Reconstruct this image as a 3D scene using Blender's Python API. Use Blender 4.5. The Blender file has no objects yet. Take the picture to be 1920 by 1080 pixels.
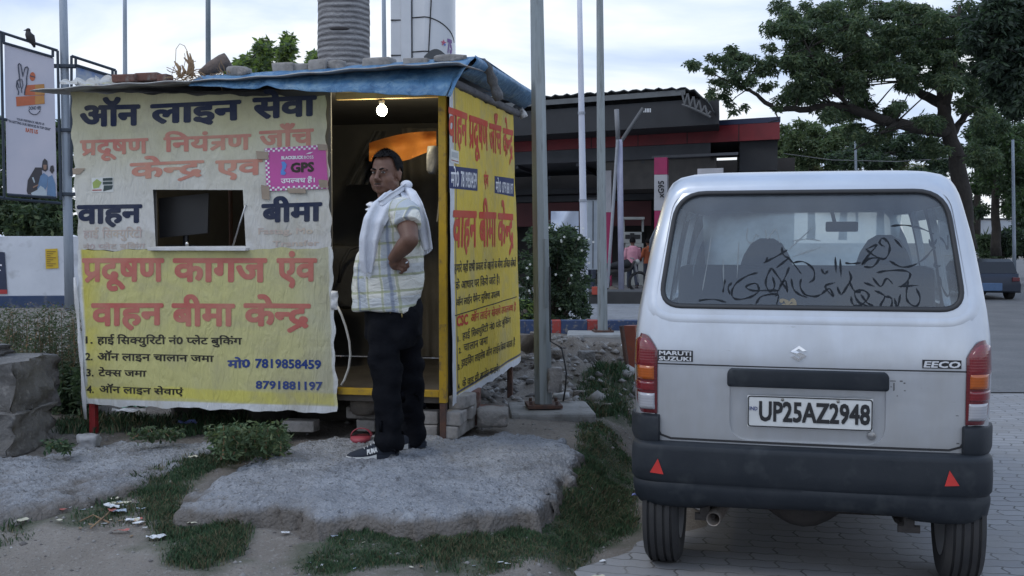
import bpy, bmesh, math, random
import numpy as np
from mathutils import Vector, Matrix, noise

S = bpy.context.scene
C = S.collection
RND = random.Random(7)
NR = np.random.default_rng(7)
R = math.radians

# ------------------------------------------------------------------ camera
F = 2030.0                      # focal length in pixels of the 1920 px wide frame
PITCH = math.atan(90 / F)
CAM = Vector((0, 0, 1.5))
cd = bpy.data.cameras.new('camera')
cd.sensor_width = 36
cd.lens = 36 * F / 1920
cd.clip_start = .05
cd.clip_end = 900
cam = bpy.data.objects.new('camera', cd)
cam.location = CAM
cam.rotation_euler = (R(90) - PITCH, 0, 0)
C.objects.link(cam)
S.camera = cam

# ------------------------------------------------------------------ light
S.view_settings.view_transform = 'Standard'
S.view_settings.look = 'None'
S.view_settings.exposure = 0.22
S.view_settings.gamma = 1
SUN_EL, SUN_AZ = R(52), R(240)
w = bpy.data.worlds.new("World")
S.world = w
w.use_nodes = True
nt = w.node_tree
bg = nt.nodes['Background']
sky = nt.nodes.new('ShaderNodeTexSky')
sky.sky_type = 'NISHITA'
sky.sun_disc = False
sky.sun_elevation = SUN_EL
sky.sun_rotation = SUN_AZ
sky.air_density = 1.2
sky.dust_density = 3
tc = nt.nodes.new('ShaderNodeTexCoord')
mp = nt.nodes.new('ShaderNodeMapping')
mp.inputs['Scale'].default_value = (1.0, 1.0, 4.2)
mp.inputs['Rotation'].default_value = (0, R(-7), 0)
cn = nt.nodes.new('ShaderNodeTexNoise')
cn.inputs['Scale'].default_value = 3.4
cn.inputs['Detail'].default_value = 7
cn.inputs['Roughness'].default_value = .52
cn.inputs['Distortion'].default_value = .35
cr = nt.nodes.new('ShaderNodeValToRGB')
cr.color_ramp.elements[0].position = .38
cr.color_ramp.elements[0].color = (4.9, 6.1, 8.6, 1)
cr.color_ramp.elements[1].position = .60
cr.color_ramp.elements[1].color = (9.4, 9.8, 10.3, 1)
e = cr.color_ramp.elements.new(.49)
e.color = (7.0, 8.0, 9.8, 1)
mx = nt.nodes.new('ShaderNodeMix')
mx.data_type = 'RGBA'
mx.inputs[0].default_value = .86
L = nt.links.new
L(tc.outputs['Generated'], mp.inputs[0]); L(mp.outputs[0], cn.inputs['Vector'])
L(cn.outputs[0], cr.inputs[0]); L(sky.outputs[0], mx.inputs[6]); L(cr.outputs[0], mx.inputs[7])
sepz = nt.nodes.new('ShaderNodeSeparateXYZ'); L(tc.outputs['Generated'], sepz.inputs[0])
zr = nt.nodes.new('ShaderNodeValToRGB')      # bluer overhead, paler towards the horizon
zr.color_ramp.elements[0].position = .30; zr.color_ramp.elements[0].color = (0, 0, 0, 1)
zr.color_ramp.elements[1].position = .85; zr.color_ramp.elements[1].color = (1, 1, 1, 1)
L(sepz.outputs[2], zr.inputs[0])
mz = nt.nodes.new('ShaderNodeMix'); mz.data_type = 'RGBA'; mz.blend_type = 'MULTIPLY'
mz.inputs[7].default_value = (.83, .95, 1.10, 1)
L(zr.outputs[0], mz.inputs[0]); L(mx.outputs[2], mz.inputs[6])
L(mz.outputs[2], bg.inputs[0])
bg.inputs[1].default_value = .105
sd = bpy.data.lights.new('sun', 'SUN')
sd.energy = .5
sd.angle = R(18)
sd.color = (1, .96, .9)
sun = bpy.data.objects.new('sun', sd)
sv = Vector((math.sin(SUN_AZ) * math.cos(SUN_EL), math.cos(SUN_AZ) * math.cos(SUN_EL), math.sin(SUN_EL)))
sun.rotation_euler = sv.to_track_quat('Z', 'Y').to_euler()
sun.location = (0, 0, 12)
C.objects.link(sun)

# ------------------------------------------------------------------ measuring
def ray(px, py):
    cx, cy = (px - 960) / F, (540 - py) / F
    return Vector((cx, math.cos(PITCH) + cy * math.sin(PITCH), -math.sin(PITCH) + cy * math.cos(PITCH)))
def at(px, py, Y):
    r = ray(px, py)
    return CAM + r * (Y / r.y)
def gd(px, py, z=0.0):
    r = ray(px, py)
    return CAM + r * ((z - CAM.z) / r.z)
def hitp(px, py, o, n):
    r = ray(px, py)
    return CAM + r * ((o - CAM).dot(n) / r.dot(n))
def tops(x, y, z):               # world -> pixel, numpy friendly
    dz = z - CAM.z
    fy = y * math.cos(PITCH) - dz * math.sin(PITCH)
    uy = y * math.sin(PITCH) + dz * math.cos(PITCH)
    return 960 + F * x / fy, 540 - F * uy / fy

# ------------------------------------------------------------------ materials
MATS = {}
def newmat(name):
    m = bpy.data.materials.new(name)
    m.use_nodes = True
    return m, m.node_tree, m.node_tree.nodes['Principled BSDF']
def coords(nt, scale=(1, 1, 1), kind='Object', rot=(0, 0, 0)):
    t = nt.nodes.new('ShaderNodeTexCoord')
    m = nt.nodes.new('ShaderNodeMapping')
    m.inputs['Scale'].default_value = scale
    m.inputs['Rotation'].default_value = rot
    nt.links.new(t.outputs[kind], m.inputs[0])
    return m.outputs[0]
def nz(nt, vec, scale, detail=4, rough=.55, dist=0):
    n = nt.nodes.new('ShaderNodeTexNoise')
    n.inputs['Scale'].default_value = scale
    n.inputs['Detail'].default_value = detail
    n.inputs['Roughness'].default_value = rough
    n.inputs['Distortion'].default_value = dist
    nt.links.new(vec, n.inputs['Vector'])
    return n.outputs[0]
def ramp(nt, fac, stops):
    r = nt.nodes.new('ShaderNodeValToRGB')
    el = r.color_ramp.elements
    while len(el) < len(stops):
        el.new(.5)
    for e, (p, c) in zip(el, stops):
        e.position = p
        e.color = (*c, 1) if len(c) == 3 else c
    nt.links.new(fac, r.inputs[0])
    return r.outputs[0]
def mixc(nt, fac, a, b, mode='MIX'):
    m = nt.nodes.new('ShaderNodeMix')
    m.data_type = 'RGBA'
    m.blend_type = mode
    for sock, v in ((m.inputs[0], fac), (m.inputs[6], a), (m.inputs[7], b)):
        if isinstance(v, (int, float)): sock.default_value = v
        elif isinstance(v, tuple): sock.default_value = (*v, 1) if len(v) == 3 else v
        else: nt.links.new(v, sock)
    return m.outputs[2]
def mth(nt, op, a, b=0.0, c=0.0):
    m = nt.nodes.new('ShaderNodeMath')
    m.operation = op
    for i, v in enumerate((a, b, c)):
        if isinstance(v, (int, float)): m.inputs[i].default_value = v
        else: nt.links.new(v, m.inputs[i])
    return m.outputs[0]
def bump(nt, bs, h, strength=.3, dist=.01):
    b = nt.nodes.new('ShaderNodeBump')
    b.inputs['Strength'].default_value = strength
    b.inputs['Distance'].default_value = dist
    nt.links.new(h, b.inputs['Height'])
    nt.links.new(b.outputs[0], bs.inputs['Normal'])
def pm(name, c1, c2=None, scale=4, rough=.75, metal=0, bs=0, bd=.01, bscale=None, lo=.35, hi=.65, third=None, ts=30, spec=None, stretch=(1, 1, 1)):
    """noise-mottled principled material"""
    if name in MATS: return MATS[name]
    m, nt, b = newmat(name)
    v = coords(nt, stretch)
    b.inputs['Roughness'].default_value = rough
    b.inputs['Metallic'].default_value = metal
    if spec is not None: b.inputs['Specular IOR Level'].default_value = spec
    if c2 is None: c2 = tuple(x * .8 for x in c1)
    f = nz(nt, v, scale, 6, .6)
    col = ramp(nt, f, [(lo, c1), (hi, c2)])
    if third:
        f3 = nz(nt, v, ts, 3, .6)
        k = ramp(nt, f3, [(.55, (0, 0, 0)), (.72, (1, 1, 1))])
        col = mixc(nt, k, col, third)
    nt.links.new(col, b.inputs['Base Color'])
    if bs:
        bump(nt, b, nz(nt, v, bscale or scale * 6, 6, .65), bs, bd)
    MATS[name] = m
    return m
def flat(name, c, rough=.7, metal=0, spec=None):
    if name in MATS: return MATS[name]
    m, nt, b = newmat(name)
    v = coords(nt)
    f = nz(nt, v, 9, 3)
    nt.links.new(ramp(nt, f, [(.3, tuple(min(1, x * 1.07) for x in c)), (.7, tuple(x * .88 for x in c))]), b.inputs['Base Color'])
    b.inputs['Roughness'].default_value = rough
    b.inputs['Metallic'].default_value = metal
    if spec is not None: b.inputs['Specular IOR Level'].default_value = spec
    MATS[name] = m
    return m

def leafm(name, c, tr=.35):
    """leaf: diffuse with some light passing through"""
    if name in MATS: return MATS[name]
    m, nt, b = newmat(name)
    f = nz(nt, coords(nt), 1.1, 4)
    col = ramp(nt, f, [(.3, tuple(x * .75 for x in c)), (.7, tuple(x * 1.25 for x in c))])
    nt.links.new(col, b.inputs['Base Color'])
    b.inputs['Roughness'].default_value = .6
    b.inputs['Specular IOR Level'].default_value = .35
    t = nt.nodes.new('ShaderNodeBsdfTranslucent'); nt.links.new(mixc(nt, .5, col, (c[0] * 1.6, c[1] * 1.9, c[2] * 1.0)), t.inputs[0])
    s = nt.nodes.new('ShaderNodeMixShader'); s.inputs[0].default_value = tr
    nt.links.new(b.outputs[0], s.inputs[1]); nt.links.new(t.outputs[0], s.inputs[2])
    nt.links.new(s.outputs[0], nt.nodes['Material Output'].inputs[0])
    MATS[name] = m
    return m

# ------------------------------------------------------------------ objects
def tag(o, label=None, cat=None, group=None, kind=None):
    for k, v in (('label', label), ('category', cat), ('group', group), ('kind', kind)):
        if v: o[k] = v
    return o
def thing(name, label, cat, loc=(0, 0, 0), group=None, rz=0):
    o = bpy.data.objects.new(name, None)
    o.empty_display_size = .1
    o.location = loc
    o.rotation_euler = (0, 0, rz)
    C.objects.link(o)
    return tag(o, label, cat, group)
def root_of(o):
    while o.parent: o = o.parent
    return o
def smoothstep(a, b, x):
    t = np.clip((x - a) / (b - a), 0, 1)
    return t * t * (3 - 2 * t)

class MB:
    def __init__(s):
        s.v, s.f, s.m, s.uv = [], [], [], None
    def add(s, vs, fs, mi=0):
        o = len(s.v)
        s.v.extend([tuple(x) for x in vs])
        for f in fs:
            s.f.append(tuple(i + o for i in f)); s.m.append(mi)
        return s
    def box(s, c, d, rot=None, mi=0, bev=0.0, jit=0.0):
        bm = bmesh.new()
        bmesh.ops.create_cube(bm, size=1)
        for v in bm.verts:
            v.co = Vector((v.co.x * d[0], v.co.y * d[1], v.co.z * d[2]))
        if bev:
            bmesh.ops.bevel(bm, geom=bm.edges[:], offset=bev, segments=2, affect='EDGES', profile=.6)
        M = rot if rot is not None else Matrix.Identity(3)
        if isinstance(rot, (int, float)): M = Matrix.Rotation(rot, 3, 'Z')
        bm.verts.ensure_lookup_table()
        c = Vector(c)
        vs = []
        for v in bm.verts:
            p = v.co.copy()
            if jit: p += jit * noise.noise_vector(p * 9 + c * 7)
            vs.append(c + M @ p)
        s.add(vs, [[v.index for v in f.verts] for f in bm.faces], mi)
        bm.free()
        return s
    def tube(s, pts, r, n=8, mi=0, cap=True, flat=1.0):
        pts = [Vector(p) for p in pts]
        rs = r if isinstance(r, (list, tuple)) else [r] * len(pts)
        t0 = (pts[1] - pts[0]).normalized()
        u = t0.orthogonal().normalized()
        rings = []
        for i, p in enumerate(pts):
            a = pts[max(i - 1, 0)]; b = pts[min(i + 1, len(pts) - 1)]
            t = (b - a).normalized()
            u = (u - t * u.dot(t))
            u = u.normalized() if u.length > 1e-6 else t.orthogonal().normalized()
            v = t.cross(u)
            rings.append([p + rs[i] * (math.cos(2 * math.pi * k / n) * u + flat * math.sin(2 * math.pi * k / n) * v) for k in range(n)])
        return s.loft(rings, mi, cap)
    def loft(s, rings, mi=0, cap=True, closed=True):
        n = len(rings[0])
        vs = [p for r in rings for p in r]
        fs = []
        for i in range(len(rings) - 1):
            for k in range(n if closed else n - 1):
                k2 = (k + 1) % n
                fs.append((i * n + k, i * n + k2, (i + 1) * n + k2, (i + 1) * n + k))
        if cap and closed:
            fs.append(tuple(range(n - 1, -1, -1)))
            fs.append(tuple((len(rings) - 1) * n + k for k in range(n)))
        return s.add(vs, fs, mi)
    def grid(s, P, mi=0):
        """P: rows x cols of points"""
        return s.loft(P, mi, False, False)
    def sph(s, c, r, mi=0, seg=12, rot=None):
        if isinstance(r, (int, float)): r = (r, r, r)
        c = Vector(c)
        rings = []
        h = seg // 2
        vs = [Vector((0, 0, -r[2]))]
        for i in range(1, h):
            a = -math.pi / 2 + math.pi * i / h
            for k in range(seg):
                b = 2 * math.pi * k / seg
                vs.append(Vector((r[0] * math.cos(a) * math.cos(b), r[1] * math.cos(a) * math.sin(b), r[2] * math.sin(a))))
        vs.append(Vector((0, 0, r[2])))
        fs = []
        for k in range(seg):
            fs.append((0, 1 + (k + 1) % seg, 1 + k))
            fs.append((len(vs) - 1, len(vs) - 1 - seg + k, len(vs) - 1 - seg + (k + 1) % seg))
        for i in range(h - 2):
            for k in range(seg):
                a = 1 + i * seg
                fs.append((a + k, a + (k + 1) % seg, a + seg + (k + 1) % seg, a + seg + k))
        if rot is not None: vs = [rot @ v for v in vs]
        return s.add([c + v for v in vs], fs, mi)
    def prism(s, poly, d, mi=0):
        d = Vector(d)
        poly = [Vector(p) for p in poly]
        n = len(poly)
        fs = [tuple(range(n - 1, -1, -1)), tuple(range(n, 2 * n))]
        fs += [(i, (i + 1) % n, n + (i + 1) % n, n + i) for i in range(n)]
        return s.add(poly + [p + d for p in poly], fs, mi)
    def rock(s, c, d, seed=0, sub=3, amt=.28, mi=0, boxy=1.0, rz=0):
        bm = bmesh.new()
        bmesh.ops.create_icosphere(bm, subdivisions=sub, radius=1)
        c = Vector(c); sv_ = Vector((seed * 3.1, seed * 1.7, seed * .9))
        M = Matrix.Rotation(rz, 3, 'Z')
        vs = []
        for v in bm.verts:
            p = v.co.copy()
            p *= 1 + amt * noise.noise(p * 1.3 + sv_) + amt * .45 * noise.noise(p * 3.6 + sv_) + amt * .2 * noise.noise(p * 9 + sv_)
            if boxy > 1: p = Vector([q * boxy for q in p]); p += .10 * noise.noise_vector(p * 3 + sv_) 
            p = Vector((max(-.8, min(.8, p.x)), max(-.8, min(.8, p.y)), max(-.75, min(.75, p.z))))
            if boxy > 1: p += .12 * noise.noise_vector(p * 2.2 + sv_) + .06 * noise.noise_vector(p * 6 + sv_) + .02 * noise.noise_vector(p * 17 + sv_)
            vs.append(c + M @ Vector((p.x * d[0], p.y * d[1], p.z * d[2])))
        bm.verts.ensure_lookup_table()
        s.add(vs, [[v.index for v in f.verts] for f in bm.faces], mi)
        bm.free()
        return s
    def build(s, name, mats, parent=None, smooth=False, loc=None, local=False, angle=None):
        if not isinstance(mats, (list, tuple)): mats = [mats]
        off = Vector((0, 0, 0))
        if parent is not None and not local: off = Vector(root_of(parent).location)
        if parent is None and loc is not None: off = Vector(loc)
        if parent is None and loc is None and not local:
            a = np.array(s.v)
            off = Vector(((a[:, 0].min() + a[:, 0].max()) / 2, (a[:, 1].min() + a[:, 1].max()) / 2, a[:, 2].min()))
        me = bpy.data.meshes.new(name)
        me.from_pydata([(x - off.x, y - off.y, z - off.z) for x, y, z in s.v], [], s.f)
        for m in mats: me.materials.append(m)
        me.polygons.foreach_set('material_index', s.m)
        if smooth: me.polygons.foreach_set('use_smooth', [True] * len(s.f))
        me.update()
        if smooth and angle: me.set_sharp_from_angle(angle=R(angle))
        o = bpy.data.objects.new(name, me)
        C.objects.link(o)
        if parent is not None: o.parent = parent
        else: o.location = off
        return o

def evaluated(o, name=None):
    """apply the modifiers of o into its own mesh"""
    bpy.context.view_layer.update()
    dg = bpy.context.evaluated_depsgraph_get()
    me = bpy.data.meshes.new_from_object(o.evaluated_get(dg))
    old = o.data
    o.modifiers.clear()
    o.data = me
    bpy.data.meshes.remove(old)
    return o
def remesh(o, vox, smooth=6, fac=.5):
    m = o.modifiers.new('r', 'REMESH'); m.mode = 'VOXEL'; m.voxel_size = vox
    if smooth:
        k = o.modifiers.new('s', 'SMOOTH'); k.factor = fac; k.iterations = smooth
    evaluated(o)
    o.data.polygons.foreach_set('use_smooth', [True] * len(o.data.polygons))
    return o
def boolean(o, cutter_mb):
    c = cutter_mb.build('cutter', [], None, local=True)
    bm = bmesh.new(); bm.from_mesh(c.data); bmesh.ops.recalc_face_normals(bm, faces=bm.faces[:]); bm.to_mesh(c.data); bm.free()
    bpy.context.view_layer.update()
    c.matrix_world = o.matrix_world
    m = o.modifiers.new('b', 'BOOLEAN'); m.operation = 'DIFFERENCE'; m.solver = 'EXACT'; m.object = c
    evaluated(o)
    bpy.data.objects.remove(c)
    return o
def rawmesh(name, V, Fq, mats, mi=None, parent=None, smooth=False):
    """big numpy meshes of quads / tris: V (n,3), Fq (m,k)"""
    me = bpy.data.meshes.new(name)
    k = Fq.shape[1]
    off = np.zeros(3)
    if parent is not None: off = np.array(root_of(parent).location)
    me.vertices.add(len(V)); me.vertices.foreach_set('co', (V - off).astype(np.float32).ravel())
    me.loops.add(Fq.size); me.loops.foreach_set('vertex_index', Fq.astype(np.int32).ravel())
    me.polygons.add(len(Fq)); me.polygons.foreach_set('loop_start', np.arange(0, Fq.size, k, dtype=np.int32))
    for m in mats: me.materials.append(m)
    if mi is not None: me.polygons.foreach_set('material_index', mi.astype(np.int32))
    if smooth: me.polygons.foreach_set('use_smooth', np.ones(len(Fq), bool))
    me.update(calc_edges=True); me.validate()
    o = bpy.data.objects.new(name, me)
    C.objects.link(o)
    if parent is not None: o.parent = parent
    return o
def leaf_mesh(P, ln, wd, up=.35, rng=NR, droop=.3):
    """diamond leaves at the points P; returns V, F"""
    n = len(P)
    d = rng.normal(size=(n, 3)); d[:, 2] = d[:, 2] * .6 - droop
    d /= np.linalg.norm(d, axis=1)[:, None]
    q = rng.normal(size=(n, 3)); q[:, 2] += up * 2
    s_ = np.cross(d, q); s_ /= np.linalg.norm(s_, axis=1)[:, None] + 1e-9
    L_ = ln * rng.uniform(.6, 1.25, n)[:, None]; W_ = wd * rng.uniform(.6, 1.25, n)[:, None]
    V = np.stack([P, P + d * L_ * .45 + s_ * W_ * .5, P + d * L_, P + d * L_ * .45 - s_ * W_ * .5], 1).reshape(-1, 3)
    return V, np.arange(4 * n).reshape(n, 4)
def foliage(name, P, ln, wd, mats, parent=None, w=None, up=.35, droop=.3):
    V, Fq = leaf_mesh(P, ln, wd, up, NR, droop)
    mi = NR.choice(len(mats), len(P), p=w)
    return rawmesh(name, V, Fq, mats, mi, parent)
def clumps(cs, n, flat_=.6):
    """n points spread over ellipsoidal clumps [(centre, radius)], hollow-ish with gaps"""
    c = np.array([tuple(x[0]) for x in cs]); r = np.array([x[1] for x in cs])
    p = r ** 2; p /= p.sum()
    i = NR.choice(len(cs), n, p=p)
    d = NR.normal(size=(n, 3)); d /= np.linalg.norm(d, axis=1)[:, None]
    rad = NR.uniform(0.15, 1, n) ** .6
    q = d * (r[i] * rad)[:, None]; q[:, 2] *= flat_
    return c[i] + q
def inpoly(x, y, poly):
    r = np.zeros(x.shape, bool)
    n = len(poly)
    for i in range(n):
        x1, y1 = poly[i][:2]; x2, y2 = poly[(i + 1) % n][:2]
        c = ((y1 > y) != (y2 > y)) & (x < (x2 - x1) * (y - y1) / (y2 - y1 + 1e-12) + x1)
        r ^= c
    return r
def polydist(x, y, poly):
    """signed distance, positive inside"""
    d = np.full(x.shape, 1e9)
    n = len(poly)
    for i in range(n):
        x1, y1 = poly[i][:2]; x2, y2 = poly[(i + 1) % n][:2]
        dx, dy = x2 - x1, y2 - y1
        t = np.clip(((x - x1) * dx + (y - y1) * dy) / (dx * dx + dy * dy + 1e-12), 0, 1)
        d = np.minimum(d, np.hypot(x - x1 - t * dx, y - y1 - t * dy))
    return np.where(inpoly(x, y, poly), d, -d)
def vnoise(x, y, s, seed=0):
    """smooth value noise on arrays"""
    g = np.random.default_rng(seed).uniform(-1, 1, (64, 64))
    X, Y = x / s, y / s
    i, j = np.floor(X).astype(int), np.floor(Y).astype(int)
    fx, fy = X - i, Y - j
    fx = fx * fx * (3 - 2 * fx); fy = fy * fy * (3 - 2 * fy)
    a = g[i % 64, j % 64]; b = g[(i + 1) % 64, j % 64]; c = g[i % 64, (j + 1) % 64]; d = g[(i + 1) % 64, (j + 1) % 64]
    return (a * (1 - fx) + b * fx) * (1 - fy) + (c * (1 - fx) + d * fx) * fy
def fbm(x, y, s, seed=0, o=4):
    r = 0; a = 1
    for k in range(o):
        r = r + a * vnoise(x + 13.7 * k, y - 7.1 * k, s, seed + k); s *= .5; a *= .5
    return r

# ================================================================== setting: ground
RA = R(11.5)                                   # heading of the road, van and kiosk
E1 = Vector((math.cos(RA), -math.sin(RA), 0))   # to the right along the kiosk front
E2 = Vector((math.sin(RA), math.cos(RA), 0))    # away from the camera
def redge(y): return .34 + .204 * (y - 5)
def HF(y): return np.interp(y, [14, 15, 24, 36, 300], [.32, .30, .12, -.10, -.10])
def H(x, y):
    x = np.asarray(x, float); y = np.asarray(y, float)
    base = np.interp(y, [3, 4.6, 5.0, 5.3, 5.9, 7.0, 9, 14], [.07, .09, .13, .165, .19, .205, .22, .24])
    base = np.where(y > 15, HF(y) - .03, base)
    base = base + .30 * np.exp(-((x - .62) / .75) ** 2 - ((y - 10.2) / 1.0) ** 2)
    base = base + .30 * np.exp(-((x + 1.2) / 1.2) ** 2 - ((y - 10.6) / .9) ** 2)
    base = base + np.where(y < 14.5, .022, 0) * fbm(x, y, .5, 3) + np.where(y < 12, .006, 0) * fbm(x, y, .09, 9, 3)
    rough = np.exp(-((y - 10) / 1.5) ** 2) * (x < redge(y))
    base = base + .07 * rough * fbm(x, y, .3, 21) + .03 * rough * fbm(x, y, .08, 23)
    t = smoothstep(-.24, .08, x - redge(y) + .06 * fbm(x, y, .4, 5))
    t = np.where(y > 14.2, np.where(x > 3.2, 1.0, 0.0), t)
    return base * (1 - t) - .012 * t
def axis(a, b, st, lo, hi):
    m = np.arange(a, b, st)
    g1, g2 = [a], [m[-1]]
    s1 = st
    while g1[-1] > lo: s1 *= 1.25; g1.append(g1[-1] - s1)
    s1 = st
    while g2[-1] < hi: s1 *= 1.25; g2.append(g2[-1] + s1)
    return np.concatenate([g1[:0:-1], m, g2[1:]])
xs = axis(-4.3, 2.3, .032, -320, 320)
ys = axis(3.6, 11.6, .032, -30, 420)
X, Y = np.meshgrid(xs, ys)
V = np.stack([X, Y, H(X, Y)], -1).reshape(-1, 3)
nx, ny = len(xs), len(ys)
I = np.arange(nx * ny).reshape(ny, nx)
Fq = np.stack([I[:-1, :-1], I[:-1, 1:], I[1:, 1:], I[1:, :-1]], -1).reshape(-1, 4)

m, nt, b = newmat('dirt')
v = coords(nt)
f = nz(nt, v, 1.3, 7, .62)
c = ramp(nt, f, [(.32, (.125, .108, .092)), (.5, (.185, .165, .145)), (.66, (.235, .213, .19))])
f2 = nz(nt, v, 46, 3, .7)
c = mixc(nt, ramp(nt, f2, [(.56, (0, 0, 0)), (.7, (.7, .7, .7))]), c, (.30, .29, .275))
f3 = nz(nt, v, 70, 2, .7)
c = mixc(nt, ramp(nt, f3, [(.6, (0, 0, 0)), (.72, (.8, .8, .8))]), c, (.075, .065, .055))
an = nt.nodes.new('ShaderNodeAttribute'); an.attribute_name = 'turf'
c = mixc(nt, mth(nt, 'MULTIPLY', an.outputs['Fac'], .72), c, (.050, .066, .036))
nt.links.new(c, b.inputs['Base Color'])
b.inputs['Roughness'].default_value = .95
b.inputs['Specular IOR Level'].default_value = .2
bump(nt, b, mth(nt, 'ADD', nz(nt, v, 22, 6, .7), mth(nt, 'MULTIPLY', f2, .7)), .8, .02)
M_DIRT = m
GP = [
    ([(545, 1052), (610, 1010), (690, 985), (860, 978), (985, 968), (1045, 952), (1080, 890), (1085, 842), (1188, 838), (1196, 955), (1130, 985), (1090, 1020), (985, 1052), (900, 1068), (760, 1060), (640, 1072)], .11, 60000, .028, .0019),
    ([(228, 925), (330, 888), (430, 845), (505, 812), (560, 828), (520, 856), (460, 884), (392, 908), (345, 940), (345, 955), (440, 952), (475, 985), (455, 1025), (380, 1046), (310, 1040), (285, 1000), (262, 965)], .15, 46000, .036, .0022),
    ([(1085, 735), (1130, 722), (1188, 722), (1190, 775), (1120, 782), (1085, 770)], .22, 16000, .05, .0035),
    ([(1085, 792), (1165, 788), (1170, 806), (1110, 818), (1080, 812)], .22, 20000, .04, .0035),
    ([(-10, 985), (40, 962), (70, 968), (60, 1000), (-10, 1015)], .15, 16000, .04, .0025),
    ([(95, 960), (180, 935), (245, 935), (270, 960), (250, 985), (110, 985)], .15, 9000, .035, .0025),
    ([(90, 800), (170, 775), (430, 775), (500, 800), (420, 815), (110, 820)], .2, 6000, .06, .004),
]
turf = np.zeros(nx * ny)
for pix, z_, _n, _h, _w in GP:
    pl_ = [gd(px, py, z_) for px, py in pix]
    turf = np.maximum(turf, smoothstep(-.06, .10, polydist(V[:, 0], V[:, 1], [(p.x, p.y) for p in pl_]) + .10 * fbm(V[:, 0], V[:, 1], .16, 61)))
g = rawmesh('ground', V, Fq, [M_DIRT], None, None, True)
at_ = g.data.attributes.new('turf', 'FLOAT', 'POINT'); at_.data.foreach_set('value', turf.astype(np.float32))
tag(g, 'bare grey brown earth with scattered small stones', None, None, 'structure')

# ---- paved road with interlocking blocks
m, nt, b = newmat('pavers')
v = coords(nt, (1, 1, 1), 'Object', (0, 0, RA))
sx = nt.nodes.new('ShaderNodeSeparateXYZ'); nt.links.new(v, sx.inputs[0])
zx = mth(nt, 'ADD', sx.outputs[0], mth(nt, 'MULTIPLY', mth(nt, 'PINGPONG', sx.outputs[1], .055), .38))
zy = mth(nt, 'ADD', sx.outputs[1], mth(nt, 'MULTIPLY', mth(nt, 'PINGPONG', sx.outputs[0], .055), .26))
cb = nt.nodes.new('ShaderNodeCombineXYZ')
nt.links.new(zx, cb.inputs[0]); nt.links.new(zy, cb.inputs[1])
br = nt.nodes.new('ShaderNodeTexBrick')
nt.links.new(cb.outputs[0], br.inputs['Vector'])
br.inputs['Scale'].default_value = 1
br.inputs['Brick Width'].default_value = .225
br.inputs['Row Height'].default_value = .112
br.inputs['Mortar Size'].default_value = .006
br.inputs['Mortar Smooth'].default_value = .4
br.inputs['Color1'].default_value = (.27, .27, .275, 1)
br.inputs['Color2'].default_value = (.22, .22, .228, 1)
br.inputs['Mortar'].default_value = (.085, .083, .08, 1)
f = nz(nt, v, 2.2, 6, .65)
dirtk = ramp(nt, f, [(.42, (0, 0, 0)), (.62, (.85, .85, .85))])
c = mixc(nt, dirtk, br.outputs['Color'], (.235, .228, .222))
c = mixc(nt, ramp(nt, nz(nt, v, 1.1, 4), [(.55, (0, 0, 0)), (.75, (.5, .5, .5))]), c, (.12, .118, .118))
c = mixc(nt, ramp(nt, nz(nt, v, 60, 3, .7), [(.58, (0, 0, 0)), (.75, (.5, .5, .5))]), c, (.10, .10, .10))
nt.links.new(c, b.inputs['Base Color'])
b.inputs['Roughness'].default_value = .85
hgt = mth(nt, 'SUBTRACT', mth(nt, 'MULTIPLY', nz(nt, v, 40, 4), .35), mth(nt, 'MULTIPLY', br.outputs['Fac'], .8))
bump(nt, b, hgt, .55, .008)
M_PAVE = m
def roadsheet(name, y0, y1, mat, z, left, right, label):
    ys = np.concatenate([np.arange(y0, min(y1, 12), .06), np.arange(12, y1 + .1, 2.0)]) if y0 < 12 else np.arange(y0, y1 + .1, 1.0)
    V, Fq = [], []
    nseg = 14
    for y in ys:
        a = left(y)
        for k in range(nseg + 1):
            V.append((a + (right - a) * (k / nseg) ** 1.5, y, z))
    n = nseg + 1
    for i in range(len(ys) - 1):
        for k in range(nseg):
            Fq.append((i * n + k, i * n + k + 1, (i + 1) * n + k + 1, (i + 1) * n + k))
    o = rawmesh(name, np.array(V), np.array(Fq), [mat])
    return tag(o, label, None, None, 'structure')
roadsheet('paved_road', 2.5, 10.6, M_PAVE, .001, lambda y: redge(y) + .05 + .10 * float(fbm(np.array(3.0), np.array(y), .3, 11)) + (.5 if y > 5.6 else .5 * max(0, (y - 5.0) / .6)), 14, 'grey interlocking paving blocks under the van')
M_ASPH = pm('asphalt', (.105, .108, .112), (.15, .15, .152), 1.2, .9, bs=.5, bd=.01, bscale=60, third=(.07, .07, .07))
roadsheet('asphalt_road', 10.6, 120, M_ASPH, .003, lambda y: redge(y) + .5 if y < 14.2 else 3.3, 40, 'plain grey road surface beyond the paving')
# ---- forecourt of the filling station
V, Fq = [], []
for i, y in enumerate((14.9, 17, 20, 24, 30, 36, 50, 70)):
    V += [(-3.0 - (y - 14.9) * .4, y, float(HF(y)) + .004), (3.25 if y < 24 else 6, y, float(HF(y)) + .004)]
    if i: Fq.append((2 * i - 2, 2 * i - 1, 2 * i + 1, 2 * i))
M_CONC = pm('concrete', (.26, .265, .275), (.19, .192, .20), 2.2, .9, bs=.4, bd=.01, bscale=30, third=(.13, .13, .13), ts=14)
n_ = len(V) // 2; k_ = len(V)
V += [(x, y, -.45) for x, y, z in V]
for i in range(1, n_): Fq += [(2 * i - 1, k_ + 2 * i - 1, k_ + 2 * i + 1, 2 * i + 1), (2 * i - 2, 2 * i, k_ + 2 * i, k_ + 2 * i - 2)]
Fq.append((0, k_, k_ + 1, 1))
tag(rawmesh('forecourt', np.array(V), np.array(Fq), [M_CONC]), 'grey concrete forecourt of the filling station', None, None, 'structure')

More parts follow.
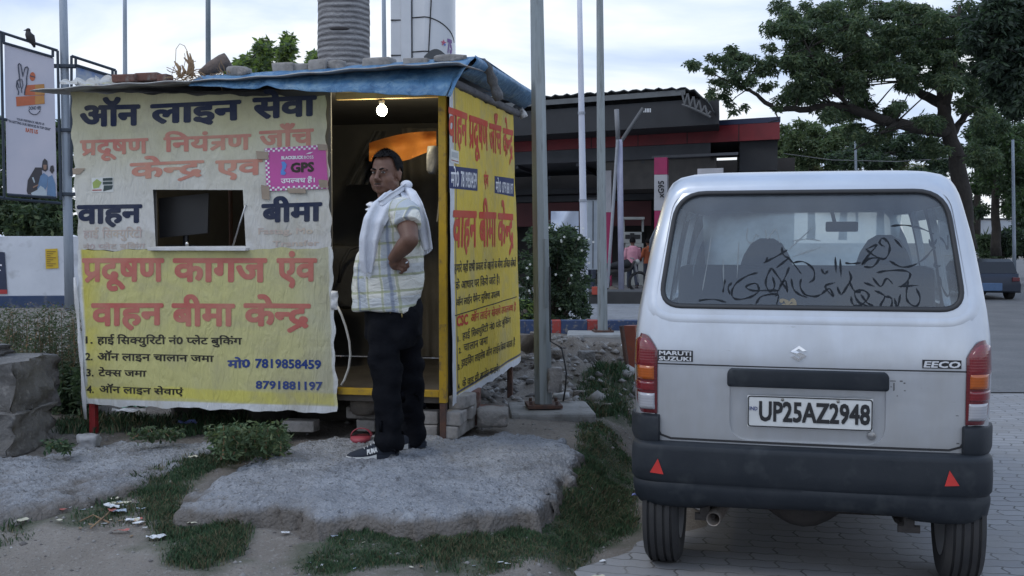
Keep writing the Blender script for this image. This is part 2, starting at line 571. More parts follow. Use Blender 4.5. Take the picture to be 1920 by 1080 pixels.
# ---- crumbling concrete slabs
m, nt, b = newmat('slab_concrete')
v = coords(nt)
f = nz(nt, v, 3.2, 7, .65)
c = ramp(nt, f, [(.3, (.205, .212, .228)), (.5, (.27, .28, .30)), (.68, (.325, .335, .355))])
f2 = nz(nt, v, 38, 4, .75)
c = mixc(nt, ramp(nt, f2, [(.53, (0, 0, 0)), (.66, (.85, .85, .85))]), c, (.11, .112, .118))
vr = nt.nodes.new('ShaderNodeTexVoronoi'); vr.inputs['Scale'].default_value = 55
nt.links.new(v, vr.inputs['Vector'])
c = mixc(nt, ramp(nt, vr.outputs['Distance'], [(.12, (.7, .7, .7)), (.3, (0, 0, 0))]), c, (.40, .40, .405))
szn = nt.nodes.new('ShaderNodeSeparateXYZ'); nt.links.new(v, szn.inputs[0])
lowz = mth(nt, 'ADD', szn.outputs[2], mth(nt, 'MULTIPLY', nz(nt, v, 7, 4), .09))
c = mixc(nt, ramp(nt, lowz, [(.245, (.9, .9, .9)), (.285, (0, 0, 0))]), c, (.15, .132, .115))
ve = nt.nodes.new('ShaderNodeTexVoronoi'); ve.feature = 'DISTANCE_TO_EDGE'; ve.inputs['Scale'].default_value = 1.9
vadd = nt.nodes.new('ShaderNodeVectorMath'); vadd.operation = 'MULTIPLY_ADD'
nn_ = nt.nodes.new('ShaderNodeTexNoise'); nn_.inputs['Scale'].default_value = 6; nn_.inputs['Detail'].default_value = 5
nt.links.new(v, nn_.inputs['Vector']); nt.links.new(nn_.outputs['Color'], vadd.inputs[0]); vadd.inputs[1].default_value = (.25, .25, .25); nt.links.new(v, vadd.inputs[2]); nt.links.new(vadd.outputs[0], ve.inputs['Vector'])
crk = mth(nt, 'MULTIPLY', ramp(nt, ve.outputs['Distance'], [(.006, (1, 1, 1)), (.018, (0, 0, 0))]), ramp(nt, nz(nt, v, 1.1, 3), [(.50, (0, 0, 0)), (.62, (.45, .45, .45))]))
c = mixc(nt, crk, c, (.07, .066, .062))
c = mixc(nt, ramp(nt, nz(nt, v, 1.7, 6, .7, .5), [(.52, (0, 0, 0)), (.66, (.5, .5, .5))]), c, (.185, .182, .18))
nt.links.new(c, b.inputs['Base Color'])
b.inputs['Roughness'].default_value = .95
b.inputs['Specular IOR Level'].default_value = .2
bump(nt, b, mth(nt, 'ADD', mth(nt, 'MULTIPLY', f2, .9), mth(nt, 'MULTIPLY', vr.outputs['Distance'], -.5)), 1.0, .02)
M_SLAB = m
def slab(name, label, pix, z, ztop_fn, step=.016, edge=.05, depth=.20, seed=0):
    poly = [gd(px, py, z) for px, py in pix]
    xs_ = [p.x for p in poly]; ys_ = [p.y for p in poly]
    x = np.arange(min(xs_) - .1, max(xs_) + .1, step); y = np.arange(min(ys_) - .1, max(ys_) + .1, step)
    Xg, Yg = np.meshgrid(x, y)
    Xw = Xg + .035 * fbm(Xg, Yg, .12, seed + 40); Yw = Yg + .035 * fbm(Xg + 5, Yg, .12, seed + 41)
    d = polydist(Xw, Yw, [(p.x, p.y) for p in poly])
    t = smoothstep(-edge * .75, edge * .25, d)
    top = ztop_fn(Xg, Yg) + .012 * fbm(Xg, Yg, .25, seed) + .011 * fbm(Xg, Yg, .06, seed + 7, 3) + .008 * NR.normal(size=Xg.shape) * .5
    top = top - .05 * np.exp(-np.clip(d, 0, None) / .05) * (1 + .8 * vnoise(Xg, Yg, .1, seed + 3))
    Z = (z - depth) * (1 - t) + top * t
    lump = .03 * (t > .05) * (t < .95) * fbm(Xg, Yg, .07, seed + 15)
    V = np.stack([Xg - lump, Yg - lump, Z], -1).reshape(-1, 3)
    ny_, nx_ = Xg.shape
    I = np.arange(nx_ * ny_).reshape(ny_, nx_)
    Fq = np.stack([I[:-1, :-1], I[:-1, 1:], I[1:, 1:], I[1:, :-1]], -1).reshape(-1, 4)
    keep = (t.reshape(-1)[Fq].max(1) > .01)
    Fq = Fq[keep]
    used = np.unique(Fq); rm = np.full(len(V), -1); rm[used] = np.arange(len(used))
    o = rawmesh(name, V[used], rm[Fq], [M_SLAB], None, None, True)
    return tag(o, label, 'slab')
SLAB1 = [(326, 938), (378, 896), (443, 872), (516, 842), (562, 824), (640, 816), (760, 813), (860, 813), (960, 807), (1058, 820), (1082, 838), (1076, 868), (1046, 908), (1000, 940), (930, 942), (860, 955), (770, 957), (690, 948), (610, 953), (540, 938), (440, 938)]
slab('concrete_slab', 'big crumbling grey concrete slab the standing man is on', SLAB1, .27, lambda x, y: .262 + .012 * (y - 5.5), seed=1)
SLAB2 = [(-150, 970), (0, 955), (70, 947), (120, 938), (215, 916), (290, 888), (375, 856), (430, 835), (395, 822), (300, 826), (200, 828), (120, 838), (60, 850), (-150, 860)]
slab('concrete_slab', 'flat grey concrete slab under the red foot of the kiosk', SLAB2, .24, lambda x, y: .235 + .01 * (y - 5.5), edge=.09, seed=5)

# ---- grass, one mass
M_G1 = flat('grass_green', (.056, .112, .048), .8)
M_G2 = flat('grass_dark', (.036, .074, .034), .8)
M_G3 = flat('grass_dry', (.15, .135, .075), .85)
M_G4 = flat('weed_green', (.060, .105, .045), .75)
def scatter(pix, z, n, fade=.10, ex=None):
    """points on the ground inside a pixel polygon, thinning towards its edge"""
    poly = [gd(px, py, z) for px, py in pix]
    pp = [(p.x, p.y) for p in poly]
    x0, x1 = min(p[0] for p in pp), max(p[0] for p in pp); y0, y1 = min(p[1] for p in pp), max(p[1] for p in pp)
    area = (x1 - x0) * (y1 - y0)
    x = NR.uniform(x0, x1, int(n * area)); y = NR.uniform(y0, y1, int(n * area))
    d = polydist(x, y, pp)
    k = smoothstep(-fade * .3, fade, d) * np.clip(.95 + .8 * fbm(x, y, .22, 31), .1, 1)
    sel = NR.uniform(size=len(x)) < k
    return x[sel], y[sel]
def blades(x, y, h, wdt, lean=.6):
    n = len(x)
    z = H(x, y)
    P = np.stack([x, y, z - .004], -1)
    a = NR.uniform(0, 2 * np.pi, n); hh = h * NR.uniform(.35, 1.25, n) * np.clip(1 + .7 * fbm(x, y, .16, 91), .45, 1.8)
    ln = np.stack([np.cos(a), np.sin(a), np.zeros(n)], -1) * (hh * lean * NR.uniform(.2, 1.2, n))[:, None]
    a2 = NR.uniform(0, 2 * np.pi, n)
    sdv = np.stack([np.cos(a2), np.sin(a2), np.zeros(n)], -1) * (wdt * NR.uniform(.6, 1.3, n))[:, None]
    up = np.zeros((n, 3)); up[:, 2] = hh
    mid = P + ln * .35 + up * .6
    tip = P + ln + up * NR.uniform(.75, 1.0, n)[:, None]
    V = np.stack([P - sdv, P + sdv, mid + sdv * .7, tip, mid - sdv * .7], 1).reshape(-1, 3)
    return V, n
Vs, mis = [], []
tot = 0
for pix, z, n, h, wd in GP:
    x, y = scatter(pix, z, n)
    V_, k = blades(x, y, h, wd)
    Vs.append(V_); tot += k
    dry = fbm(x, y, .3, 77) > .1
    mis.append(np.where(dry & (NR.uniform(size=k) < .28), 2, NR.choice(3, k, p=[.46, .42, .12])))
V = np.concatenate(Vs); mi = np.concatenate(mis)
tag(rawmesh('grass', V, np.arange(5 * tot).reshape(-1, 5), [M_G1, M_G2, M_G3], mi), 'short patchy green grass around the slabs', None, None, 'stuff')

# ---- loose gravel and crumbs, one mass
xg = NR.uniform(-2.8, 1.6, 5200); yg = NR.uniform(4.3, 11.2, 5200)
px_, py_ = tops(xg, yg, H(xg, yg))
keep = (xg < redge(yg) + .25) & (NR.uniform(size=len(xg)) < np.clip(.45 + .6 * fbm(xg, yg, .4, 51) + .8 * (yg > 8.6), 0, 1))
xg, yg = xg[keep], yg[keep]
n = len(xg); zg = H(xg, yg)
rg = NR.uniform(.004, .014, n) * np.where(yg > 8.4, 3.2, 1) * np.where(NR.uniform(size=n) < .06, 2, 1)
octv = np.array([[1, 0, 0], [0, 1, 0], [-1, 0, 0], [0, -1, 0], [0, 0, .7], [0, 0, -.7]], float)
Vg = (np.stack([xg, yg, zg], -1)[:, None, :] + octv[None] * rg[:, None, None] * NR.uniform(.6, 1.4, (n, 6, 3))).reshape(-1, 3)
tri = np.array([[0, 1, 4], [1, 2, 4], [2, 3, 4], [3, 0, 4], [1, 0, 5], [2, 1, 5], [3, 2, 5], [0, 3, 5]])
Fg = (np.arange(n)[:, None, None] * 6 + tri[None]).reshape(-1, 3)
mg = np.repeat(NR.choice(3, n, p=[.6, .3, .1]), 8)
M_ST1 = flat('stone_grey', (.22, .21, .20), .9); M_ST2 = flat('stone_dark', (.12, .11, .105), .9); M_ST3 = flat('stone_pale', (.36, .355, .35), .9)
tag(rawmesh('gravel', Vg, Fg, [M_ST1, M_ST2, M_ST3], mg), 'loose stones and crumbs on the earth', None, None, 'stuff')

# ================================================================== lettering
GC = {}
_tc = bpy.data.curves.new('glyph', 'FONT'); _to = bpy.data.objects.new('glyph', _tc); C.objects.link(_to)
def _tmesh(s, off):
    _tc.body = s; _tc.offset = off; _tc.resolution_u = 2
    bpy.context.view_layer.update()
    me = bpy.data.meshes.new_from_object(_to.evaluated_get(bpy.context.evaluated_depsgraph_get()))
    V = [tuple(v.co[:2]) for v in me.vertices]; Fc = [tuple(p.vertices) for p in me.polygons]
    bpy.data.meshes.remove(me)
    return V, Fc
ADVN = None
def glyph(ch, off):
    if (ch, off) not in GC:
        V, Fc = _tmesh(ch, off) if ch != ' ' else ([], [])
        if ch == ' ': adv = .26
        else:
            Vn, _ = _tmesh('न', 0); V2, _ = _tmesh(ch + 'न', 0)
            adv = max(v[0] for v in V2) - max(v[0] for v in Vn)
            if len(V) == 0: adv = .26
        GC[ch, off] = (V, Fc, adv)
    return GC[ch, off]
def clipx(V, Fc, xc):
    bm = bmesh.new()
    vs = [bm.verts.new((x, y, 0)) for x, y in V]
    for f in Fc:
        try: bm.faces.new([vs[i] for i in f])
        except ValueError: pass
    bmesh.ops.bisect_plane(bm, geom=bm.verts[:] + bm.edges[:] + bm.faces[:], plane_co=(xc, 0, 0), plane_no=(1, 0, 0), clear_outer=True)
    bm.verts.index_update()
    r = [tuple(v.co[:2]) for v in bm.verts], [tuple(v.index for v in f.verts) for f in bm.faces]
    bm.free()
    return r
def shape(s, off):
    """pieces [(V, F)] of a line; '<' after a consonant = its half form, '^' = slash of the joined r, '~' = tr ligature"""
    x = 0; out = []; h = .036
    def put(V, Fc): out.append(([(a + x, b) for a, b in V], Fc))
    def bar(p, q, t):
        dx, dy = q[0] - p[0], q[1] - p[1]; l = math.hypot(dx, dy); nx_, ny_ = -dy / l * t, dx / l * t
        put([(p[0] + nx_, p[1] + ny_), (q[0] + nx_, q[1] + ny_), (q[0] - nx_, q[1] - ny_), (p[0] - nx_, p[1] - ny_)], [(0, 1, 2, 3)])
    i = 0; last = None
    while i < len(s):
        ch = s[i]; nx1 = s[i + 1] if i + 1 < len(s) else ''
        if ch == '~':
            bar((0, .587), (.57, .587), h); bar((.43, .02), (.43, .58), h); bar((.1, .33), (.43, .33), h); bar((.41, .32), (.08, .04), h)
            x += .555
        elif ch == '^':
            w_ = last[1]
            x -= w_
            if last[0] in 'दडट': bar((w_ * .62, .03), (w_ * .02, -.17), h * .8)
            else: bar((w_ - .14, .25), (w_ - .46, .0), h * .85)
            x += w_
        else:
            V, Fc, adv = glyph(ch, off)
            if nx1 == '<':
                xc = .60 if ch == 'क' else adv - .185
                V, Fc = clipx(V, Fc, xc); put(V, Fc); x += xc - .01; i += 1
            else:
                put(V, Fc); x += adv
                if adv > .01: last = (ch, adv)
        i += 1
    return out
def refine(Q, Fc, mxl):
    """split long triangle edges so that letters follow the cloth"""
    bm = bmesh.new()
    vs = [bm.verts.new((x, y, 0)) for x, y in Q]
    for f in Fc:
        try: bm.faces.new([vs[i] for i in f])
        except ValueError: pass
    bmesh.ops.triangulate(bm, faces=bm.faces[:])
    for _ in range(4):
        es = [e for e in bm.edges if e.calc_length() > mxl]
        if not es: break
        bmesh.ops.subdivide_edges(bm, edges=es, cuts=1)
        bmesh.ops.triangulate(bm, faces=[f for f in bm.faces if len(f.verts) > 3])
    bm.verts.index_update()
    r = [v.co[:2] for v in bm.verts], [tuple(v.index for v in f.verts) for f in bm.faces]
    bm.free()
    return r
class Letters:
    """letters laid on a surface: place(u, v, lift) -> point"""
    def __init__(s, place, topx): s.mb = MB(); s.place = place; s.topx = topx; s.k = 0
    def line(s, txt, x0, x1, h0, h1, b0, b1, off=.024, top=.622, mi=0):
        P = shape(txt, 0)
        ax = [v[0] for V, _ in P for v in V]
        mn, mx_ = min(ax) - off, max(ax) + off
        A, B, D, E_ = s.topx(x0, h0), s.topx(x1, h1), s.topx(x0, b0), s.topx(x1, b1)
        nd = 8 if off > .03 else 4
        ds = [(off * math.cos(2 * math.pi * (k + .5) / nd), off * math.sin(2 * math.pi * (k + .5) / nd)) for k in range(nd)]
        sc = math.hypot(B[0] - A[0], B[1] - A[1]) / (mx_ - mn)
        for V, Fc in P:
            V, Fc = refine(V, Fc, .028 / sc)
            for dx, dy in ds:
                s.k = (s.k + 1) % 17
                Q = []
                for x, y in V:
                    a = (x + dx - mn) / (mx_ - mn); t = (y + dy) / top
                    q = [(A[j] * (1 - a) + B[j] * a) * t + (D[j] * (1 - a) + E_[j] * a) * (1 - t) for j in (0, 1)]
                    Q.append(s.place(q[0], q[1], .0016 + .00007 * s.k))
                s.mb.add(Q, Fc, mi)
        return s
    def quad(s, pts, mi=0, lift=.0025):
        q = [s.topx(*p) for p in pts]
        q, Fc = refine(q, [tuple(range(len(q) - 1, -1, -1))], .03)
        s.mb.add([s.place(a, b, lift) for a, b in q], Fc, mi)
        return s
    def done(s, name, mats, parent=None): return s.mb.build(name, mats, parent)

# ================================================================== kiosk
B0 = gd(838, 824, .262)
ZV = Vector((0, 0, 1))
def KP(u, w_, z): 
    p = B0 + E1 * u + E2 * w_
    return Vector((p.x, p.y, z))
def fpx(px, py):                       # pixel on the kiosk front -> (u, z)
    p = hitp(px, py, B0, E2) - B0
    return (p.dot(E1), p.z + B0.z)
def spx(px, py):                       # pixel on the kiosk side -> (w, z)
    p = hitp(px, py, B0, E1) - B0
    return (p.dot(E2), p.z + B0.z)
UL = fpx(156, 600)[0]
UD = fpx(622, 500)[0]                  # left jamb of the opening
DEP = spx(963, 450)[0]
M_YEL = pm('yellow_steel', (.50, .30, .012), (.36, .22, .02), 6, .5, bs=.2, bscale=40, third=(.16, .10, .05), ts=18)
M_REDP = pm('red_paint', (.32, .03, .03), (.22, .03, .03), 8, .55, third=(.1, .05, .04), ts=25)
M_DARKC = pm('dark_cloth', (.075, .072, .066), (.05, .048, .046), 3, .9, bs=.5, bscale=9, bd=.03)
M_DARKW = pm('dark_board', (.115, .112, .108), (.08, .08, .08), 3, .85)
M_FLOOR = pm('kiosk_floor', (.13, .115, .10), (.09, .08, .07), 5, .9, bs=.4)
M_TIN = pm('tin_sheet', (.40, .42, .43), (.26, .26, .26), 5, .5, .6, bs=.2, third=(.22, .13, .08), ts=9)
M_WHITE = pm('white_cloth', (.66, .66, .67), (.50, .49, .47), 5, .85, bs=.4, bscale=14, bd=.01)
M_RUST = pm('rusty_steel', (.12, .06, .04), (.07, .045, .04), 14, .85, bs=.4)
M_NAVY = pm('navy_ink', (.012, .022, .055), (.02, .03, .06), 6, .7)
M_BLACK = flat('black_ink', (.018, .018, .02), .7)

kiosk = thing('roadside_kiosk', 'yellow framed roadside kiosk wrapped in printed banners under a blue sheet', 'kiosk', KP(-1.2, 1, .262))
def kbox(name, u0, u1, w0, w1, z0, z1, mat, parent=kiosk, bev=.003):
    return MB().box(KP((u0 + u1) / 2, (w0 + w1) / 2, (z0 + z1) / 2), (u1 - u0, w1 - w0, z1 - z0), -RA, 0, bev).build(name, mat, parent)
ZF = fpx(730, 741)[1]                  # floor level
kbox('post', -.05, -.004, .0, .045, ZF - .04, 2.52, M_YEL)
kbox('post', -.047, -.007, .002, .043, .25, ZF - .042, M_RUST)
kbox('post', UL + .03, UL + .07, .0, .04, .62, 2.46, M_YEL)
kbox('post', UL + .03, UL + .073, .0, .043, .20, .617, M_REDP)
kbox('post', -.045, -.004, DEP - .045, DEP, .2, 2.55, M_RUST)
kbox('post', UL + .03, UL + .07, DEP - .04, DEP, .2, 2.5, M_RUST)
kbox('floor_beam', UL + .075, -.052, .002, .046, ZF - .005, ZF + .036, M_YEL)
kbox('floor', UL + .04, -.05, .05, DEP - .05, ZF - .05, ZF + .005, M_FLOOR)
kbox('back_wall', UL + .04, -.01, DEP - .02, DEP + .01, ZF + .01, 2.5, M_DARKW)
kbox('side_wall', UL + .035, UL + .05, .05, DEP - .05, ZF + .01, 2.46, M_DARKW)
kbox('side_wall', -.032, -.018, .05, DEP - .05, ZF + .01, 2.5, M_DARKW)
kbox('ceiling', UL + .04, -.05, .06, DEP - .03, 2.448, 2.462, M_DARKW)
# front board with the service window
a0, a1 = fpx(292, 400)[0], fpx(464, 400)[0]; z0, z1 = fpx(380, 464)[1], fpx(380, 352)[1]
f = MB()
for u0, u1, zz0, zz1 in ((UL + .075, a0, ZF, 2.44), (a1, UD, ZF, 2.44), (a0, a1, ZF, z0), (a0, a1, z1, 2.44)):
    f.box(KP((u0 + u1) / 2, .012, (zz0 + zz1) / 2), (u1 - u0, .016, zz1 - zz0), -RA)
f.build('front_board', M_DARKW, kiosk)
kbox('window_sill', a0 - .02, a1 + .02, -.075, .10, z0 - .02, z0, M_WHITE)
# ---- roof: tin sheet with an uneven front edge
rows = []
for w_, dz in ((-.23, -.015), (0, .0), (.6, .05), (1.3, .09), (2.0, .12), (DEP + .12, .13)):
    rows.append([KP(UL - .20 + (2.85 + .0) * s_, w_ - .06 * s_, 2.475 + dz + .075 * s_ + .004 * math.sin(s_ * 60) + .006 * math.sin(s_ * 9)) for s_ in np.linspace(0, 1, 61)])
o = MB().grid(rows).build('roof', M_TIN, kiosk, True)
md = o.modifiers.new('s', 'SOLIDIFY'); md.thickness = .008; evaluated(o)
# ---- inner cloth lining with hanging folds
rows = []
for z in np.linspace(ZF + .02, 2.40, 14):
    rows.append([KP(u, DEP - .09 - .035 * math.sin(u * 21 + math.sin(z * 3) * .8) - .02 * math.sin(u * 47 + z) - .05 * max(0, z - 2.0), z) for u in np.linspace(-.90, -.04, 60)])
M_LINE = pm('lining_cloth', (.24, .22, .19), (.15, .14, .125), 2.5, .9, bs=.4, bscale=12, bd=.02)
ln_ = MB().grid(rows).build('lining_cloth', M_LINE, None, True)
tag(ln_, 'dark brown cloth hanging in folds inside the kiosk', 'cloth')
rows = []
for z in np.linspace(1.62, 2.38, 10):
    rows.append([KP(-.06 - .03 * math.sin(w_ * 18) - (2.38 - z) * .12, w_, z) for w_ in np.linspace(.35, DEP - .2, 30)])
tag(MB().grid(rows).build('hanging_cloth', pm('grey_cloth', (.14, .14, .14), (.09, .09, .09), 3, .9, bs=.4, bscale=10), None, True), 'grey cloth hanging against the right inner side of the kiosk', 'cloth')
# orange sheet slung under the ceiling
rows = []
for i, s_ in enumerate(np.linspace(0, 1, 22)):
    row = []
    for t in np.linspace(0, 1, 12):
        px = 692 + (818 - 692) * s_
        ytop = 268 - 22 * s_ - 6 * math.sin(s_ * 3.1)
        ybot = 302 - 10 * s_ ** 2 + 4 * math.sin(s_ * 5) - 20 * max(0, s_ - .6)
        p = at(px, ytop + (ybot - ytop) * t, 7.5 - .35 * s_ + .12 * math.sin(t * 3.14) + .03 * math.sin(s_ * 14))
        row.append(p)
    rows.append(row)
M_ORG = pm('orange_cloth', (.40, .15, .02), (.32, .11, .016), 5, .8, bs=.4, bscale=14, bd=.02)
tag(MB().grid(rows).build('orange_cloth', M_ORG, None, True), 'bright orange cloth slung under the kiosk ceiling behind the man', 'cloth')

# dark curtain drawn aside, things hanging and lying inside
rows = [[at(700 - 52 * t + (26 + 18 * t) * s_ + 3 * math.sin(s_ * 12), 246 + (346 - 246) * t, 7.9 + .05 * math.sin(s_ * 15 + t * 3)) for s_ in np.linspace(0, 1, 16)] for t in np.linspace(0, 1, 12)]
tag(MB().grid(rows).build('dark_curtain', pm('black_cloth', (.022, .023, .026), (.03, .03, .033), 4, .9, bs=.5, bscale=12), None, True), 'black curtain hanging slantwise behind the man, beside the orange cloth', 'curtain')
tag(MB().rock(at(812, 300, 7.0), (.05, .05, .12), 17, 3, .25).build('hanging_bag', pm('grey_plastic', (.20, .20, .20), (.12, .12, .125), 8, .5, bs=.8, bscale=20), None, True), 'small grey plastic bag hanging inside the right door post', 'bag')
tag(MB().rock(at(655, 520, 8.0), (.16, .16, .30), 19, 3, .2, 0, 1.3).build('covered_drum', pm('drum_cloth', (.035, .034, .034), (.05, .048, .045), 4, .8, bs=.5), None, True), 'dark covered bundle standing inside the left of the doorway', 'bundle')
tag(MB().tube([at(636, 530, 7.7), at(640, 495, 7.7), at(655, 468, 7.75), at(672, 462, 7.8), at(690, 470, 7.85)], .012, 7).build('dark_pipe', M_BLACK, None, True), 'black pipe bent over the bundle inside the doorway', 'pipe')
# ---- lit bulb
pb = at(716, 207, 6.86)
lamp = thing('light_bulb', 'glowing white bulb hanging in the kiosk doorway', 'bulb', pb + Vector((0, 0, .03)))
m, nt, b = newmat('bulb_glow')
b.inputs['Emission Color'].default_value = (1, .93, .72, 1); b.inputs['Emission Strength'].default_value = 12
b.inputs['Base Color'].default_value = (1, 1, 1, 1)
MB().sph(pb, (.034, .034, .036), 0, 20).build('bulb', m, lamp, True)
MB().tube([pb + Vector((0, 0, .032)), pb + Vector((0, 0, .06))], [.015, .017], 10).build('holder', flat('bulb_holder', (.7, .68, .6), .4), lamp, True)
MB().tube([pb + Vector((0, 0, .06)), pb + Vector((-.03, .02, .09)), pb + Vector((-.09, .05, .085)), pb + Vector((-.16, .05, .12))], .004, 6).build('cord', M_BLACK, lamp)
pl = bpy.data.lights.new('bulb_light', 'POINT'); pl.energy = 15; pl.color = (1, .86, .55); pl.shadow_soft_size = .04
plo = bpy.data.objects.new('bulb_light', pl); plo.location = pb + Vector((0, 0, -.045)); C.objects.link(plo)
plo.parent = lamp; plo.location = Vector((0, 0, -.075))
# wooden batten over the door that catches the bulb's light
kbox('door_batten', UD + .01, -.06, .06, .10, 2.385, 2.43, pm('batten_wood', (.42, .30, .13), (.30, .2, .09), 9, .7), kiosk)

# ---- banners
def wavef(u, z): return .006 * float(fbm(np.array(u), np.array(z), .45, 61, 2)) + .004 * math.sin(u * 9 + z * 3)
def wavearr(u, z, k): return .006 * fbm(u, z, .45, k, 2) + .004 * np.sin(u * 9 + z * 3)
def wavef(u, z, k=61): return float(wavearr(np.array(float(u)), np.array(float(z)), k))
def front(u, z, lift): return KP(u, -.028 - wavef(u, z) - lift, z)
def side(w_, z, lift):
    p = KP(.022 + wavef(w_, z, 67) * .8 + lift, w_, z)
    return p
def banner(name, label, cn, place, topx, mat, nx=48, ny=36, hole=None, wob=.006, group=None, thick=.0016):
    q = [topx(*p) for p in cn]                     # TL TR BR BL
    S_ = list(np.linspace(0, 1, nx)); T_ = list(np.linspace(0, 1, ny))
    if hole:
        hq = [topx(*p) for p in hole]
        def inv(p):                                 # bilinear inverse by search
            s = t = .5
            for _ in range(30):
                def B(s, t): return [(q[0][j] * (1 - s) + q[1][j] * s) * (1 - t) + (q[3][j] * (1 - s) + q[2][j] * s) * t for j in (0, 1)]
                b0 = B(s, t); bs = B(s + 1e-3, t); bt = B(s, t + 1e-3)
                J = np.array([[(bs[0] - b0[0]) / 1e-3, (bt[0] - b0[0]) / 1e-3], [(bs[1] - b0[1]) / 1e-3, (bt[1] - b0[1]) / 1e-3]])
                d = np.linalg.solve(J, np.array([p[0] - b0[0], p[1] - b0[1]])); s += d[0]; t += d[1]
            return s, t
        hs = [inv(p) for p in hq]
        s0, s1, t0, t1 = hs[0][0], hs[1][0], hs[0][1], hs[2][1]
        S_ = sorted([x for x in S_ if min(abs(x - s0), abs(x - s1)) > .012] + [s0, s1])
        T_ = sorted([x for x in T_ if min(abs(x - t0), abs(x - t1)) > .014] + [t0, t1])
    V, UV = [], []
    for t in T_:
        for s in S_:
            p = [(q[0][j] * (1 - s) + q[1][j] * s) * (1 - t) + (q[3][j] * (1 - s) + q[2][j] * s) * t for j in (0, 1)]
            e_ = .0 if 0 < s < 1 else wob * math.sin(t * 41) + wob * math.sin(t * 17)
            e2 = .0 if 0 < t < 1 else wob * math.sin(s * 33) + wob * .7 * math.sin(s * 71)
            V.append(place(p[0] + e_, p[1] + e2, 0)); UV.append((s, 1 - t))
    n = len(S_); Fc = []
    for i in range(len(T_) - 1):
        for k in range(n - 1):
            if hole and s0 - 1e-6 <= S_[k] and S_[k + 1] <= s1 + 1e-6 and t0 - 1e-6 <= T_[i] and T_[i + 1] <= t1 + 1e-6: continue
            Fc.append((i * n + k, (i + 1) * n + k, (i + 1) * n + k + 1, i * n + k + 1))
    mb = MB(); mb.add(V, Fc)
    o = mb.build(name, mat, None, True)
    lay = o.data.uv_layers.new(name='UVMap')
    for l in o.data.loops: lay.data[l.index].uv = UV[l.vertex_index]
    tag(o, label, 'banner', group)
    return o
def banner_mat(name, build):
    m, nt, b = newmat(name)
    t = nt.nodes.new('ShaderNodeTexCoord')
    sx = nt.nodes.new('ShaderNodeSeparateXYZ'); nt.links.new(t.outputs['UV'], sx.inputs[0])
    v = coords(nt)
    c = build(nt, sx.outputs[0], sx.outputs[1], v)
    st = ramp(nt, nz(nt, v, 2.4, 7, .68, .4), [(.48, (0, 0, 0)), (.72, (.62, .62, .62))])
    c = mixc(nt, st, c, (.33, .30, .22))
    st = ramp(nt, nz(nt, coords(nt, (14, 14, 1.6)), 1.5, 5, .7), [(.60, (0, 0, 0)), (.78, (.35, .35, .35))])
    c = mixc(nt, st, c, (.24, .22, .17))
    nt.links.new(c, b.inputs['Base Color'])
    b.inputs['Roughness'].default_value = .6
    b.inputs['Specular IOR Level'].default_value = .25
    wr = nz(nt, coords(nt, (1, 1, 1)), 3.2, 4, .5, .8)
    wr2 = nz(nt, coords(nt, (3.2, 3.2, 1), 'Object', (0, .6, 0)), 7, 3, .5, 1.2)
    bump(nt, b, mth(nt, 'ADD', wr, mth(nt, 'MULTIPLY', wr2, .8)), .45, .035)
    return m
def bm_up(nt, x, y, v):
    n = nz(nt, v, 3.0, 4, .6)
    yy = mth(nt, 'ADD', y, mth(nt, 'MULTIPLY', mth(nt, 'SUBTRACT', n, .5), .5))
    c = ramp(nt, yy, [(.05, (.56, .55, .53)), (.40, (.56, .55, .495)), (.58, (.55, .53, .42)), (.80, (.54, .515, .34)), (.95, (.50, .47, .28))])
    return c
def bm_low(nt, x, y, v):
    n = nz(nt, v, 3.0, 4, .6)
    xx = mth(nt, 'ADD', x, mth(nt, 'MULTIPLY', mth(nt, 'SUBTRACT', n, .5), .3))
    c = ramp(nt, xx, [(.0, (.52, .46, .10)), (.12, (.52, .485, .20)), (.6, (.515, .485, .215)), (.86, (.49, .465, .24)), (.97, (.45, .435, .30))])
    e = ramp(nt, y, [(.036, (1, 1, 1)), (.044, (0, 0, 0))])
    c = mixc(nt, e, c, (.62, .63, .64))
    e = ramp(nt, x, [(.012, (1, 1, 1)), (.022, (0, 0, 0)), (.985, (0, 0, 0)), (.99, (1, 1, 1))])
    c = mixc(nt, e, c, (.60, .61, .60))
    yy = mth(nt, 'ADD', y, mth(nt, 'MULTIPLY', mth(nt, 'SUBTRACT', n, .5), .06))
    return mixc(nt, ramp(nt, yy, [(.045, (0, 0, 0)), (.06, (.6, .6, .6)), (.115, (.6, .6, .6)), (.13, (0, 0, 0))]), c, (.62, .55, .07))
def bm_side(nt, x, y, v):
    n = nz(nt, v, 2.0, 4, .6)
    c = ramp(nt, n, [(.3, (.66, .48, .05)), (.7, (.60, .455, .075))])
    e = ramp(nt, y, [(.024, (1, 1, 1)), (.028, (0, 0, 0))])
    c = mixc(nt, e, c, (.62, .64, .68))
    e = ramp(nt, y, [(.029, (0, 0, 0)), (.030, (1, 1, 1)), (.036, (1, 1, 1)), (.037, (0, 0, 0))])
    c = mixc(nt, e, c, (.05, .06, .11))
    e = ramp(nt, x, [(.045, (1, 1, 1)), (.05, (0, 0, 0))])
    c = mixc(nt, e, c, (.62, .63, .66))
    e = ramp(nt, x, [(.060, (0, 0, 0)), (.063, (1, 1, 1)), (.068, (1, 1, 1)), (.071, (0, 0, 0))])
    return mixc(nt, e, c, (.05, .06, .11))
up = banner('printed_banner', 'faded cream banner with the service window cut in it', [(136, 174), (613, 183), (624, 466), (152, 469)], front, fpx, banner_mat('banner_faded', bm_up), hole=[(291, 356), (459, 349), (464, 461), (294, 465)], group='printed banners on the kiosk')
low = banner('printed_banner', 'yellow banner with numbered service list below the service window', [(149, 470), (625, 465), (637, 773), (163, 757)], lambda u, z, l: front(u, z, l + .006), fpx, banner_mat('banner_yellow', bm_low), group='printed banners on the kiosk')
